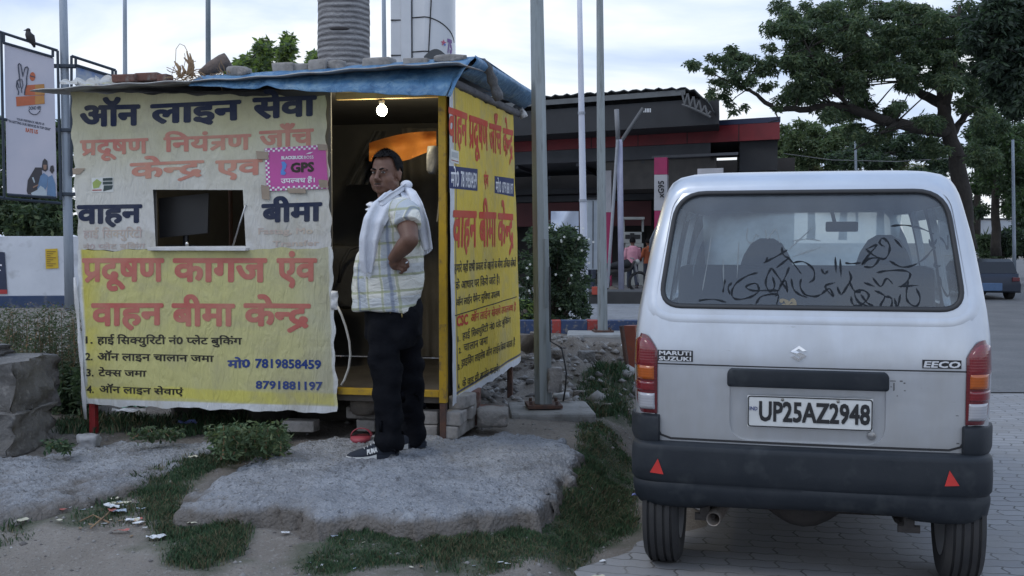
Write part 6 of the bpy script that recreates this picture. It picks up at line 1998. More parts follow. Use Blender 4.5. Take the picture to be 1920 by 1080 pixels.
for py_, nm in ((374, 'band'), (210, 'band'), (498, 'band')):
    c_ = b3.lerp(t3, (598 - py_) / 638); MB().tube([c_ + Vector((0, 0, -.02)), c_ + Vector((0, 0, .02))], .066 if py_ > 300 else .058, 12).build(nm, flat('strap_grey', (.3, .32, .36), .7), pw)
pole('lamp_post', 'grey post carrying the two hanging sign frames at the left', 131, 582, 117, -60, 16.7, 18, 14, M_GALV2, 12, False)
lp = bpy.data.objects['lamp_post.002'] if 'lamp_post.002' in bpy.data.objects else None
pole('flag_pole', 'thin pale pole against the sky left of the dry roots', 235, 330, 234, -50, 26, 9, 7, M_GALV2, 12, False, 'pole')
pole('flag_pole', 'darker thin pole rising behind the log on the roof', 391, 330, 390, -50, 24, 10.5, 9, pm('dark_pole', (.17, .20, .22), (.12, .15, .17), 3, .6, .2), 12, False, 'pole')
pole('flag_pole', 'grey pole between the palm trunk and the white pylon', 723, 330, 719, -50, 20, 10, 7.5, M_GALV2, 12, False, 'pole')
pole('street_pole', 'thin pale pole in front of the far trees at the right edge', 1902, 508, 1899, 262, 30, 7, 5, M_GALV2, 10, False, 'pole')
pole('street_pole', 'short distant pole above the van roof', 1607, 420, 1603, 228, 40, 5, 4, M_GALV2, 10, False, 'pole')

# ---- hanging sign frames at the left
M_FR = flat('frame_navy', (.022, .034, .052), .5)
SO = at(112, 240, 16.6)
SN = Vector((.30, -.95, 0)).normalized()
def sgp(px, py): return hitp(px, py, SO, SN)
fr_ = thing('hanging_sign', 'dark steel frame holding the tall white feedback sign, a bird on it', 'sign', at(120, 400, 16.7))
def fbar(a, b_, r_=.022, nm='frame_bar', par=fr_): return MB().tube([sgp(*a), sgp(*b_)], r_, 6).build(nm, M_FR, par)
fbar((-40, 47), (108, 95)); fbar((108, 95), (114, 375)); fbar((2, 62), (8, 370)); fbar((6, 80), (99, 107)); fbar((7, 61), (7, 80)); fbar((99, 92), (99, 107)); fbar((8, 372), (114, 381)); fbar((-40, 360), (8, 372)); fbar((14, 365), (106, 371)); fbar((0, 222), (14, 225)); 
for py in (124, 244, 364): MB().box(at(120, py, 16.66), (.36, .10, .055), .1, 0, .01).build('bracket', M_FR, fr_)
def sgl(u, v, k): return SO + Vector((-SN.y, SN.x, 0)).normalized() * -1 * u + Vector((0, 0, v)) + SN * (-k if SN.y > 0 else k)
hx_ = Vector((-SN.y, SN.x, 0)); hx_ = hx_ if hx_.x > 0 else -hx_
def stx(px, py):
    p = sgp(px, py) - SO; return (p.dot(hx_), p.z)
nf = SN if SN.y < 0 else -SN
def spl(u, v, k): return SO + hx_ * u + Vector((0, 0, v)) + nf * k
pn = Letters(spl, stx); pn.quad([(8, 80), (101, 109), (107, 371), (13, 362)], 0, 0)
M_SGN = pm('sign_white', (.52, .50, .56), (.45, .45, .52), 1.2, .5)
pan = pn.done('panel', M_SGN, fr_)
def sgq(nm, mat, qs, lift=.006, par=pan):
    l_ = Letters(spl, stx)
    for q_ in qs: l_.quad(q_, 0, lift)
    return l_.done(nm, mat, par)
sgq('orange_box', flat('sign_orange', (.46, .12, .05), .5), [[(48, 160), (83, 157.5), (84, 178), (47, 179)], [(30, 181.5), (83, 178.5), (84, 194.5), (31, 199.5)]])
sgq('orange_tip', flat('sign_amber', (.46, .22, .06), .5), [[(66, 159), (83, 157.8), (84, 177.5), (66, 178)], [(66, 180), (83, 179), (84, 194), (66, 196)]], .008)
l_ = Letters(spl, stx); l_.line('PURE', 57, 77, 164.5, 163.5, 173.5, 173, .05, .69); l_.line('POORA', 53, 77, 183.5, 182.5, 194, 192.5, .05, .69); l_.done('lettering', I_WHITE, pan)
l_ = Letters(spl, stx); l_.line('DONO HEE', 54, 77, 200, 198.5, 206, 205, .04, .69); l_.line('AUR', 41, 49, 188, 186, 195, 193, .05, .69)
l_.line('YOUR FEEDBACK HELPS US', 31, 83, 221, 231, 225, 235, .04, .69); l_.line('"IN GETTING OUR SERVICES IN TOP GEAR"', 16, 95, 224.5, 240.5, 229, 245, .04, .69); l_.done('lettering', flat('sign_ink', (.05, .06, .09), .6), pan)
l_ = Letters(spl, stx); l_.line('RATE US', 48, 71, 240, 244, 247, 251, .05, .69); l_.done('lettering', flat('sign_orange', (.46, .12, .05), .5), pan)
def curve_on(nm, px, mat, r_=.008, par=pan): return MB().tube([spl(*stx(*p), .01) for p in px], r_, 5).build(nm, mat, par)
M_INK = flat('sign_ink', (.05, .06, .09), .6)
curve_on('hand_outline', [(34, 178), (35, 172), (31, 162), (32, 152), (37, 148), (34, 122), (36, 119), (39, 121), (43, 144), (47, 127), (51, 125), (53, 128), (50, 146), (50, 158), (47, 168), (46, 178)], M_INK)
curve_on('hand_outline', [(32, 152), (36, 165), (39, 164), (37, 150), (41, 148), (43, 160), (40, 168), (41, 174)], M_INK, .006)
curve_on('smile_line', [(54, 207), (57, 212), (63, 215), (70, 214), (76, 207)], M_INK, .006)
sgq('round_mark', flat('sign_orange', (.46, .12, .05), .5), [[(61 + 5.4 * math.cos(a), 143.5 + 8.2 * math.sin(a)) for a in np.linspace(0, 2 * math.pi, 18, endpoint=False)]])
sgq('round_mark_band', M_INK, [[(56, 141), (66, 144), (66, 146), (56, 143)]], .009)
P1, P2, P3, P4 = flat('print_blue', (.13, .22, .36), .6), flat('print_dark', (.05, .045, .05), .6), flat('print_skin', (.28, .17, .12), .6), flat('print_pale', (.42, .48, .52), .6)
sgq('printed_dark_rock', P2, [[(50, 358), (52, 338), (66, 314), (78, 314), (80, 335), (72, 366), (52, 364)]], .004)
sgq('printed_rider', P1, [[(70, 352), (76, 330), (82, 324), (90, 330), (88, 350), (80, 366), (72, 364)], [(88, 366), (90, 332), (98, 328), (104, 345), (105, 369)]], .007)
sgq('printed_helmet', P2, [[(78, 318), (80, 302), (84, 297), (89, 302), (90, 318), (85, 322)], [(93, 320), (95, 311), (100, 310), (102, 320), (98, 326)]], .008)
sgq('printed_face', P3, [[(81, 309), (88, 309), (87, 318), (82, 318)], [(62, 350), (72, 345), (72, 348), (62, 353)]], .01)
sgq('printed_scooter', P4, [[(58, 362), (70, 356), (76, 348), (82, 352), (88, 360), (88, 367), (60, 366)], [(60, 333), (63, 332), (66, 342), (64, 343)]], .009)
bird = thing('bird', 'small dark bird perched on the sign frame', 'bird', sgp(57, 77))
bp_ = sgp(57, 70)
mb = MB().tube([bp_ + Vector((-.035, 0, .10)), bp_ + Vector((-.03, 0, .05)), bp_ + Vector((0, 0, .0)), bp_ + Vector((.035, .0, -.07)), bp_ + Vector((.06, .0, -.15))], [.03, .05, .068, .042, .015], 10).sph(bp_ + Vector((-.03, 0, .105)), (.036, .034, .034), 0, 10).tube([bp_ + Vector((-.055, -.02, .105)), bp_ + Vector((-.09, -.03, .095))], [.012, .002], 6)
mb.tube([bp_ + Vector((.0, -.02, -.04)), bp_ + Vector((.0, -.02, -.10))], .006, 5).tube([bp_ + Vector((.02, .02, -.04)), bp_ + Vector((.02, .02, -.10))], .006, 5)
mb.build('body', flat('bird_feather', (.022, .02, .022), .7), bird, True)
f2_ = thing('hanging_sign', 'second sign frame right of its post with a blue printed panel behind the roof', 'sign', at(124, 300, 16.7))
def fb2(a, b_): return MB().tube([sgp(*a), sgp(*b_)], .022, 6).build('frame_bar', M_FR, f2_)
fb2((134, 105), (217, 132)); fb2((134, 105), (134, 330)); fb2((217, 132), (218, 330)); fb2((142, 122), (211, 143)); fb2((142, 109), (142, 122)); fb2((211, 131), (211, 143))
l_ = Letters(spl, stx); l_.quad([(142, 124), (211, 145), (212, 320), (143, 320)], 0, -.01); l_.done('panel', pm('panel_blue', (.08, .17, .40), (.32, .36, .42), 2.2, .5, lo=.42, hi=.58), f2_)

# ---- palm trunk behind the kiosk
pt0, pt1 = at(648, 560, 10.6), at(644, -60, 10.6)
palm = thing('palm_tree', 'thick ringed grey palm trunk rising behind the kiosk', 'palm tree', Vector((pt0.x, pt0.y, .2)))
rings = []
k = 10.6 / F
for i in range(220):
    t = i / 219; p = Vector((pt0.x, pt0.y, .15)).lerp(pt1, t)
    wpx = 78 + 18 * math.sin(min(1, max(0, (t - .25) / .75)) * 2.2)
    rr = wpx * k / 2
    ph_ = (t * 36) % 1
    rr *= 1 + .018 * (1 - ph_) - .02 * (ph_ < .12)
    rings.append([Vector((p.x + rr * math.cos(a) * (1 + .01 * math.sin(3 * a + i * .2)), p.y + rr * math.sin(a), p.z + .018 * math.sin(a * 2 + i * .05))) for a in np.linspace(0, 2 * math.pi, 32, endpoint=False)])
m, nt, b = newmat('palm_bark')
v = coords(nt, (1, 1, 1))
szp = nt.nodes.new('ShaderNodeSeparateXYZ'); nt.links.new(v, szp.inputs[0])
f = mth(nt, 'ADD', mth(nt, 'MULTIPLY', mth(nt, 'PINGPONG', mth(nt, 'ADD', szp.outputs[2], mth(nt, 'MULTIPLY', nz(nt, v, 3, 3), .05)), .026), 13), mth(nt, 'MULTIPLY', nz(nt, coords(nt, (1, 1, 5)), 5, 5, .65), .62))
c = ramp(nt, f, [(.32, (.10, .097, .10)), (.48, (.22, .215, .22)), (.66, (.36, .355, .36))])
nt.links.new(c, b.inputs['Base Color']); b.inputs['Roughness'].default_value = .9
bump(nt, b, mth(nt, 'ADD', f, nz(nt, v, 40, 3)), .7, .02)
MB().loft(rings).build('trunk', m, palm, True)
crown = MB()
tp = pt1 + Vector((0, 0, .3))
M_PALM = flat('palm_leaf', (.05, .085, .03), .7)
for i in range(9):
    a = 2 * math.pi * i / 9; d = Vector((math.cos(a), math.sin(a), 0)); n_ = Vector((-d.y, d.x, 0)); rows = []
    for j in range(9):
        t = j / 8; c_ = tp + d * (2.6 * t) + Vector((0, 0, 1.5 * t - 1.6 * t * t + 1.2))
        w__ = .34 * math.sin(math.pi * min(.97, t + .08)); rows.append([c_ - n_ * w__ + Vector((0, 0, -.14)), c_, c_ + n_ * w__ + Vector((0, 0, -.14))])
    crown.grid(rows)
crown.build('crown', M_PALM, palm)
MB().sph(at(637, 54, 10.37), (.10, .04, .022), 0, 12).build('scar', flat('bark_scar', (.05, .045, .045), .9), palm, True)

# ---- white clad pylon
py_ = thing('sign_pylon', 'tall white clad pylon with a curved face and small star emblem', 'pylon', at(790, 600, 20.5))
k = 20.5 / F
def pyp(px, py, dy=0): return at(px, py, 20.5 + dy)
zb_, zt2 = .1, 9.0
def col(px): return at(px, 100, 20.5).x
M_CLAD = pm('cladding_white', (.60, .61, .63), (.52, .535, .56), 1.2, .35, spec=.4)
xL, xM, xR = col(733), col(800), col(849)
prof_ = [(xL, .0), (col(752), -.02), (col(753), -.06), (col(771), -.06), (col(772), -.02), (col(797), -.12)]
for t in np.linspace(.08, 1, 14): 
    a = t * math.pi / 2; prof_.append((col(797) + (xR - col(797)) * math.sin(a), -.12 + .55 * (1 - math.cos(a))))
prof_ += [(xR, 1.0), (xL, 1.0)]
rings = [[Vector((x, 20.5 + y, z)) for x, y in prof_] for z in (zb_, 2, 4, 6, zt2)]
MB().loft(rings).build('cladding', M_CLAD, py_, True, None, False, 25)
for zpy in (38, 104): 
    z = at(740, zpy, 20.5).z
    MB().box(((xL + col(752)) / 2, 20.5 - .012, z), (col(752) - xL, .03, .02)).build('joint', M_BLACK, py_)
for zl, zr in ((34, 72), (98, 110)):
    pts = []
    for i, (x, y) in enumerate(prof_[5:20]):
        t = i / 14
        pts.append(Vector((x, 20.5 + y - .006, at(800, zl + (zr - zl) * t ** 1.5, 20.5).z)))
    pts = [Vector((col(773), 20.5 - .03, pts[0].z))] + pts
    MB().tube(pts, .011, 5).build('joint', M_BLACK, py_)
MB().tube([Vector((col(773), 20.46, at(773, -40, 20.5).z)), Vector((col(773), 20.46, at(773, 130, 20.5).z))], .008, 5).build('joint', M_BLACK, py_)
MB().tube([Vector((col(812), 20.37, at(812, -40, 20.5).z)), Vector((col(804), 20.38, at(804, 110, 20.5).z))], .012, 5).build('joint', M_BLACK, py_)
def crv(px, py):
    x = col(px); s_ = min(1, max(0, (x - col(797)) / (xR - col(797)))); y = -.12 + .55 * (1 - math.sqrt(max(0, 1 - s_ * s_)))
    return Vector((x, 20.5 + y - .012, at(px, py, 20.5).z))
for nm, mat, cx_, cy_, r_ in (('star_emblem', flat('star_pink', (.50, .10, .16), .5), 832, 80, 6.5), ('star_centre', flat('star_blue', (.12, .18, .5), .5), 834, 83, 3.6)):
    MB().add([crv(cx_ + r_ * .8 * (1 if i % 2 == 0 else .45) * math.cos(R(36 * i - 90)), cy_ + r_ * (1 if i % 2 == 0 else .45) * math.sin(R(36 * i - 90))) - Vector((0, .004 * (nm == 'star_centre'), 0)) for i in range(10)], [tuple(range(9, -1, -1))]).build(nm, mat, py_)
P_ = shape('75', .05); ax = [q_[0] for V_, _ in P_ for q_ in V_]; mb = MB()
for V_, F_ in P_: mb.add([crv(838.5 + 8 * (x - min(ax)) / (max(ax) - min(ax)), 96 - 24 * y / .69 + 0) for x, y in V_], F_)
mb.build('lettering', flat('print_violet', (.20, .10, .28), .5), py_)
mb = MB(); mb.loft([[Vector((at(812 + a_, 106, 20).x, 19.98 + dy, at(800, 106 - 14 * math.sin(math.pi * (a_ + 17) / 44.1), 20).z)) for a_ in np.linspace(-17, 27, 12)] + [Vector((at(839, 125, 20).x, 19.98 + dy, at(800, 125, 20).z)), Vector((at(795, 125, 20).x, 19.98 + dy, at(800, 125, 20).z))] for dy in (0, .1)])
mb.build('service_hatch', flat('hatch_dark', (.06, .065, .07), .6), py_)

# ================================================================== the filling station
st = thing('filling_station', 'dark canopy of the filling station with a red fascia band and corrugated roof', 'canopy', at(1200, 450, 34))
SA = R(31)
D1 = Vector((math.cos(SA), -math.sin(SA), 0)); D2 = Vector((math.sin(R(11)), math.cos(R(11)), 0))
N2 = Vector((math.sin(SA), math.cos(SA), 0))
CR = at(1462, 245, 33.0)                       # right front end of the fascia
def sq(u, w__, z): 
    p = CR + D1 * u + D2 * w__; return Vector((p.x, p.y, z))
def sqz(px, py, w__=0): 
    p = hitp(px, py, sq(0, w__, 0), N2); q_ = p - CR - D2 * w__; return p.z, q_.dot(D1)
zf1, zf0 = sqz(1455, 229)[0], sqz(1455, 261)[0]
zg0 = sqz(1455, 288)[0]
M_CANR = pm('fascia_red', (.21, .016, .022), (.14, .012, .017), 1.5, .5)
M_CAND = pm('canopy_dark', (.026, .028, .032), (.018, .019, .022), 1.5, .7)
M_CANG = pm('canopy_grey', (.085, .09, .10), (.062, .065, .073), 1.2, .7)
M_BLUEK = flat('fascia_blue', (.02, .03, .07), .5)
def sbox(nm, u0, u1, w0, w1, z0, z1, mat): return MB().prism([sq(u0, w0, z0), sq(u1, w0, z0), sq(u1, w1, z0), sq(u0, w1, z0)], (0, 0, z1 - z0)).build(nm, mat, st)
sbox('fascia', -22, 0, 0, .15, zf0, zf1, M_CANR)
sbox('fascia', -.15, -.01, .16, 7, zf0, zf1, M_CANR)
sbox('top_trim', -22.02, .02, -.01, 7, zf1 + .003, zf1 + .16, M_BLUEK)
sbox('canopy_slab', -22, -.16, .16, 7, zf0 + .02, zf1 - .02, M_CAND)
sbox('lower_band', -22, -2.2, .10, 7, zg0, zf0 - .003, M_CANG)
sbox('edge_beam', -1.25, -.05, .2, 7, sqz(1455, 312)[0] - .1, zf0 - .003, M_CAND)
sbox('ceiling_panel', -6.2, -2.0, .3, 3.4, zg0 - .95, zg0 - .004, pm('canopy_panel', (.10, .092, .085), (.075, .07, .066), 2.5, .8))
sbox('light_strip', -4.2, -1.3, .05, .3, zg0 + .02, zg0 + .10, flat('canopy_strip', (.14, .145, .16), .5))
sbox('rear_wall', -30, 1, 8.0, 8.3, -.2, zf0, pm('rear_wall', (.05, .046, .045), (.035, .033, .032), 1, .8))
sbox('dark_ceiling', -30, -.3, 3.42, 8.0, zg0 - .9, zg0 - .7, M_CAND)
sbox('maroon_band', -30, -4.5, 4.2, 4.4, zg0 - 2.1, zg0 - 1.2, pm('maroon_band', (.085, .018, .02), (.06, .014, .016), 1.2, .7))
sbox('grey_band', -30, -4.2, 4.5, 4.7, zg0 - 1.15, zg0 - .92, M_CANG)
for u in np.arange(-16, -1, 1.55):
    sbox('shop_mullion', u, u + .12, 7.9, 7.98, -.1, zg0 - 1.8, M_BLACK)
# corrugated upper roof with a rounded right end
z_u = sqz(1290, 163, -2.2)[0]; u_r = sqz(1342, 190, -2.2)[1]; u_l = -22
zlow = sqz(1335, 232, -2.2)[0]; u_k = sqz(1285, 163, -2.2)[1]
crv_ = [(u_l, z_u + .10), (u_k - 3, z_u + .06), (u_k - 1, z_u + .03), (u_k, z_u - .01), (u_k + (u_r - u_k) * .3, z_u - .10), (u_k + (u_r - u_k) * .6, z_u - .32), (u_k + (u_r - u_k) * .85, z_u - .58), (u_r, z_u - .80)]
full = []
for i in range(len(crv_) - 1):
    n_ = max(2, int((crv_[i + 1][0] - crv_[i][0]) / .14))
    for j in range(n_):
        t = j / n_; full.append((crv_[i][0] * (1 - t) + crv_[i + 1][0] * t, crv_[i][1] * (1 - t) + crv_[i + 1][1] * t))
full.append(crv_[-1])
rows = [[sq(u, w__, z + .035 * math.sin(u * 16) + .0 * w__) for u, z in full] for w__ in (-2.2, -1, 1, 3)]
o = MB().grid(rows).build('corrugated_roof', pm('roof_sheet', (.075, .082, .085), (.05, .055, .058), 1.5, .7), st, True)
md = o.modifiers.new('s', 'SOLIDIFY'); md.thickness = .03; evaluated(o)
sbox('eave_beam', u_l, u_k, -2.15, -2.05, z_u - .22, z_u - .06, pm('eave_steel', (.13, .14, .145), (.10, .105, .11), 2, .7))
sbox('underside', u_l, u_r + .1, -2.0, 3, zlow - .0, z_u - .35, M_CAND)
sbox('gable_web', u_l, u_r - .3, -1.9, -1.8, zf1 + .17, z_u - .34, M_CAND)
tr_m = flat('truss_steel', (.11, .112, .115), .7)
for i in range(5):
    t0, t1 = i / 5, (i + 1) / 5
    f_ = lambda t: (u_k - .1 + (u_r - .05 - u_k) * t, z_u - .15 - .62 * t ** 1.5)
    g_ = lambda t: (u_k - .1 + (u_r - .05 - u_k) * t, z_u - .52 - .42 * t ** 1.2)
    tr = MB()
    for a_, b_ in ((f_(t0), g_((t0 + t1) / 2)), (g_((t0 + t1) / 2), f_(t1)), (g_(t0), g_(t1))):
        tr.tube([sq(a_[0], -2.28, a_[1]), sq(b_[0], -2.28, b_[1])], .035, 5)
    tr.build('truss', tr_m, st)
sg = MB()
for i in range(5): sg.box(at(1207.5 + 3 * i, 207, 31.5), (.022, .02, .11))
sg.build('lamp_grille', flat('grille_white', (.9, .9, .9), .5), st)
for u in np.arange(-20, -.5, 1.7): sbox('panel_joint', u, u + .03, -.008, -.001, zf0, zf1, M_BLACK)
for u in np.arange(-19, -1, 2.4): sbox('ceiling_beam', u, u + .12, .3, 7.5, zg0 - .12, zg0 - .006, M_CANG)
# posts and pillars
def spost(nm, label, px, y0, y1, Y, wpx, mat): 
    a_, b_ = at(px, y0, Y), at(px - 3, y1, Y); return MB().tube([a_, b_], wpx * Y / F / 2, 12).build(nm, mat, st, True)
M_POST = pm('post_lilac', (.40, .40, .50), (.32, .32, .42), 3, .6)
spost('post', '', 1165, 545, 262, 31.3, 11, M_POST)
spost('upper_post', '', 1159, 264, 205, 31.3, 9, flat('post_grey', (.20, .20, .21), .6))
MB().tube([at(1164, 266, 31.3), at(1206, 203, 31.3)], .055, 8).build('brace', tr_m, st)
MB().tube([at(1139, 540, 31.2), at(1148, 410, 31.2), at(1158, 262, 31.2)], .045, 8).build('pipe', flat('pipe_grey', (.30, .31, .34), .5), st)
def pillar(label, px0, px1, y0, y1, Y, cols):
    o = thing('pillar', label, 'pillar', at((px0 + px1) / 2, y1, Y))
    w__ = (px1 - px0) * Y / F; prev = None
    for nm, mat, ya, yb in cols:
        a_, b_ = at((px0 + px1) / 2, ya, Y), at((px0 + px1) / 2, yb, Y)
        MB().box((a_ + b_) / 2, (w__, w__, a_.z - b_.z), -.25, 0, .008).build(nm, mat, o)
    return o
M_MAG = pm('pillar_magenta', (.36, .02, .10), (.27, .018, .08), 2, .5); M_PWH = pm('pillar_white', (.46, .45, .47), (.38, .38, .40), 2, .5)
pl1 = pillar('magenta and white station pillar with lettering running up it', 1228, 1252, 296, 540, 33, (('upper_part', M_MAG, 296, 328), ('white_part', M_PWH, 328.2, 395), ('lower_part', M_MAG, 395.2, 545)))
P_ = shape('xG95', .03); ax = [q_[0] for V_, _ in P_ for q_ in V_]; mb = MB()
pl_o = at(1236, 372, 33)
for V_, F_ in P_: mb.add([pl_o + Vector((.10 - .0 - .17 * y / .69, -.26 - .04 * y, .52 * (x - min(ax)) / (max(ax) - min(ax)))) for x, y in V_], F_)
mb.build('lettering', M_BLACK, pl1)
pillar('second magenta station pillar behind the slim grey post', 1136, 1147, 320, 540, 36, (('upper_part', M_PWH, 320, 398), ('lower_part', M_MAG, 398.2, 545)))
# pump
pu = thing('fuel_pump', 'white fuel pump with a display head and frame over it', 'fuel pump', at(1190, 530, 35.5))
Yp = 35.5
def pbox(nm, x0, x1, y0, y1, d_, mat, dy=0): 
    a_, b_ = at(x0, y1, Yp), at(x1, y0, Yp); return MB().box(((a_.x + b_.x) / 2, Yp + dy, (a_.z + b_.z) / 2), (b_.x - a_.x, d_, b_.z - a_.z), 0, 0, .01).build(nm, mat, pu)
M_PUMP = pm('pump_white', (.34, .35, .33), (.27, .28, .27), 3, .5)
pbox('display_head', 1168, 1202, 435, 456, .4, M_PUMP); pbox('display', 1171, 1180, 440, 448, .02, M_BLACK, -.21); pbox('display', 1188, 1199, 440, 448, .02, M_BLACK, -.21)
pbox('body', 1172, 1205, 456.5, 535, .45, M_PUMP); pbox('nozzle_bay', 1194, 1202, 463, 490, .02, M_BLACK, -.24)
pbox('frame_top', 1166, 1207, 407, 412, .5, M_PUMP); pbox('frame_post', 1203, 1207, 412.2, 435, .1, M_PUMP); pbox('frame_post', 1168, 1171, 412.2, 434.8, .1, M_PUMP); pbox('dial', 1180, 1188, 437, 452, .02, M_BLACK, -.22)
# island the people stand behind, cabinet, sheet, motorcycle
tag(MB().box(at(1150, 560, 23.5), (1.5, 1.0, .36), R(-4), 0, .02).build('dark_plinth', pm('plinth_dark', (.035, .034, .034), (.05, .048, .047), 3, .8), None), 'low dark plinth in front of the fuel pump', 'plinth')
tag(MB().box(at(1115, 545, 23), (.12, .1, .17), 0, 0, .01).build('red_box', flat('box_red', (.40, .06, .035), .6), None), 'small red box at the end of the dark plinth', 'box')
cab = thing('cabinet', 'tall pale grey cabinet behind the white wrapped post', 'cabinet', at(1108, 520, 21))
c_ = at(1108, 440, 21)
MB().box(c_, (.22, .3, 1.35), .2, 0, .01).build('case', pm('cabinet_grey', (.30, .33, .36), (.24, .27, .30), 3, .5), cab)
MB().box(c_ + Vector((0, 0, .69)), (.28, .36, .03), .2, 0, .005).build('top', M_BLACK, cab)
MB().box(c_ + Vector((.03, -.158, .0)), (.012, .012, 1.3), .2).build('door_gap', M_BLACK, cab)
ss_ = [[at(1033 + 52 * s_, 396 + 38 * t + 5 * t * s_, 22 + .15 * math.sin(s_ * 7 + t * 3)) for s_ in np.linspace(0, 1, 14)] for t in np.linspace(0, 1, 10)]
tag(MB().grid(ss_).build('white_sheet', pm('sheet_white', (.58, .62, .70), (.50, .54, .62), 3, .8), None, True), 'white cloth sheet stretched above the flowering bush', 'sheet')
mc = thing('motorcycle', 'parked motorcycle half hidden behind the lilac post', 'motorcycle', at(1150, 530, 32))
mc0 = at(1152, 535, 32); mc0.z = PZ
def mpt(x, z, y=0): return mc0 + Vector((x, y + x * .3, z))
for x in (-.45, .75):
    MB().tube([mpt(x + .29 * math.cos(a), .30 + .29 * math.sin(a)) for a in np.linspace(0, 2 * math.pi, 25)], .045, 8).build('wheel', M_TYRE, mc, True)
MB().tube([mpt(-.45, .3), mpt(-.1, .62), mpt(.45, .68), mpt(.62, .92)], [.05, .09, .06, .04], 8).build('frame', M_UND, mc, True)
MB().tube([mpt(-.5, .80), mpt(-.1, .78), mpt(.1, .80), mpt(.4, .86), mpt(.5, .80)], [.06, .09, .12, .13, .06], 10).build('tank_and_seat', M_BLACK, mc, True)
MB().tube([mpt(.75, .3), mpt(.6, .95)], .035, 6).build('fork', M_RIM, mc); MB().tube([mpt(.52, 1.02, -.32), mpt(.6, .98), mpt(.52, 1.02, .32)], .018, 6).build('handlebar', M_RIM, mc)
MB().sph(mpt(.70, .9), (.08, .08, .09), 0, 12).build('headlight', M_PUMP, mc, True)
# striped kerb and the planted bed
kz = at(1110, 600, 14.6).z; kz0 = at(1110, 632, 14.4).z
xk = [at(x, 615, 14.5).x for x in (960, 985, 1035, 1052, 1101, 1122, 1139, 1200, 1250)]
kb = thing('striped_kerb', 'low kerb wall painted in red and navy blocks', 'kerb', at(1110, 632, 14.5))
cols = [M_BLUEK, M_REDP, M_BLUEK, None, None, None, None, None]
KR, KBl = pm('kerb_red', (.36, .05, .04), (.24, .04, .035), 8, .8, third=(.2, .18, .17), ts=16), pm('kerb_navy', (.03, .055, .13), (.045, .065, .12), 8, .8, third=(.2, .18, .17), ts=16)
for i, cmat in enumerate((KBl, KR, KBl, KR, KBl, KR, KBl, KR)):
    x0_, x1_ = at((930, 985, 1035, 1052, 1101, 1122, 1139, 1206)[i], 615, 14.5).x, at((984.8, 1034.8, 1051.8, 1100.8, 1121.8, 1138.8, 1205.8, 1300)[i], 615, 14.5).x
    cmat = (KR, KBl, KR, KBl, KR, KR, KBl, KR)[i] if i else KBl
    MB().box(((x0_ + x1_) / 2, 14.6, (kz + kz0) / 2 - .06), (x1_ - x0_, .22, kz - kz0 + .12), 0, 0, .008, .004).build('painted_block', cmat, kb)

# ---- left boundary wall
wl = thing('boundary_wall', 'white boundary wall with a navy base band at the left', 'wall', at(60, 585, 22))
wn_ = Vector((.12, -1, 0)).normalized(); wo = at(130, 500, 22); wx = Vector((-wn_.y, wn_.x, 0)).normalized()
def wp(u, z, k=0): 
    p = wo + wx * u + wn_ * k; return Vector((p.x, p.y, z))
def wbox(nm, u0, u1, z0, z1, th, mat, par, k=0): return MB().box(wp((u0 + u1) / 2, (z0 + z1) / 2, k), (u1 - u0, th, z1 - z0), math.atan2(wx.y, wx.x), 0, .01).build(nm, mat, par)
wzt, wzb, wz0 = at(100, 443, 22).z, at(100, 554, 22).z, at(100, 590, 22).z
wbox('wall', -4.5, .35, wzb, wzt, .2, pm('wall_white', (.64, .66, .70), (.52, .54, .58), .9, .85, third=(.42, .43, .45), ts=2.5, bs=.2), wl)
wbox('base_band', -4.5, .36, wz0 - .3, wzb - .002, .24, pm('band_navy', (.025, .05, .12), (.05, .07, .12), 2, .8, third=(.18, .18, .18), ts=5), wl)
wbox('end_pier', .352, .56, wz0, wzt - .06, .26, pm('pier_grey', (.42, .43, .46), (.33, .34, .37), 2, .8), wl)
def wpx(px, py): 
    p = hitp(px, py, wo + wn_ * .11, wn_); return ((p - wo).dot(wx), p.z)
nt_ = Letters(lambda u, z, k: wp(u, z, .11 + k), wpx); nt_.quad([(85, 467), (108, 466), (110, 503), (86, 504)], 0, .004); no = nt_.done('notice', pm('notice_yellow', (.62, .42, .03), (.54, .36, .03), 5, .6))
tag(no, 'small yellow notice on the white boundary wall', 'notice')
nl = Letters(lambda u, z, k: wp(u, z, .12 + k), wpx)
for i in range(8): nl.quad([(88, 471 + 3.8 * i), (105 - 5 * (i % 3), 471 + 3.8 * i), (105 - 5 * (i % 3), 472.4 + 3.8 * i), (88, 472.4 + 3.8 * i)], 0, .004)
nl.done('printed_lines', flat('ink_brown', (.25, .15, .03), .6), no)
nt_ = Letters(lambda u, z, k: wp(u, z, .11 + k), wpx); nt_.quad([(-30, 470), (9, 473), (14, 551), (-30, 552)], 0, .004); no = nt_.done('poster', pm('poster_navy', (.02, .03, .06), (.03, .04, .08), 5, .5)); tag(no, 'dark poster with a red lower edge on the white wall', 'poster')
nl = Letters(lambda u, z, k: wp(u, z, .12 + k), wpx); nl.quad([(-30, 543), (14, 543), (14, 551), (-30, 551)], 0, .004); nl.quad([(-20, 492), (4, 496), (4, 499), (-20, 495)], 1, .004); nl.quad([(-20, 503), (2, 506), (2, 508), (-20, 505)], 1, .004); nl.done('print', [flat('poster_red', (.4, .04, .04), .5), I_WHITE], no)

MB().box(at(1332, 327, 31) , (.75, .06, .34), -.5).build('white_panel', M_PWH, st)

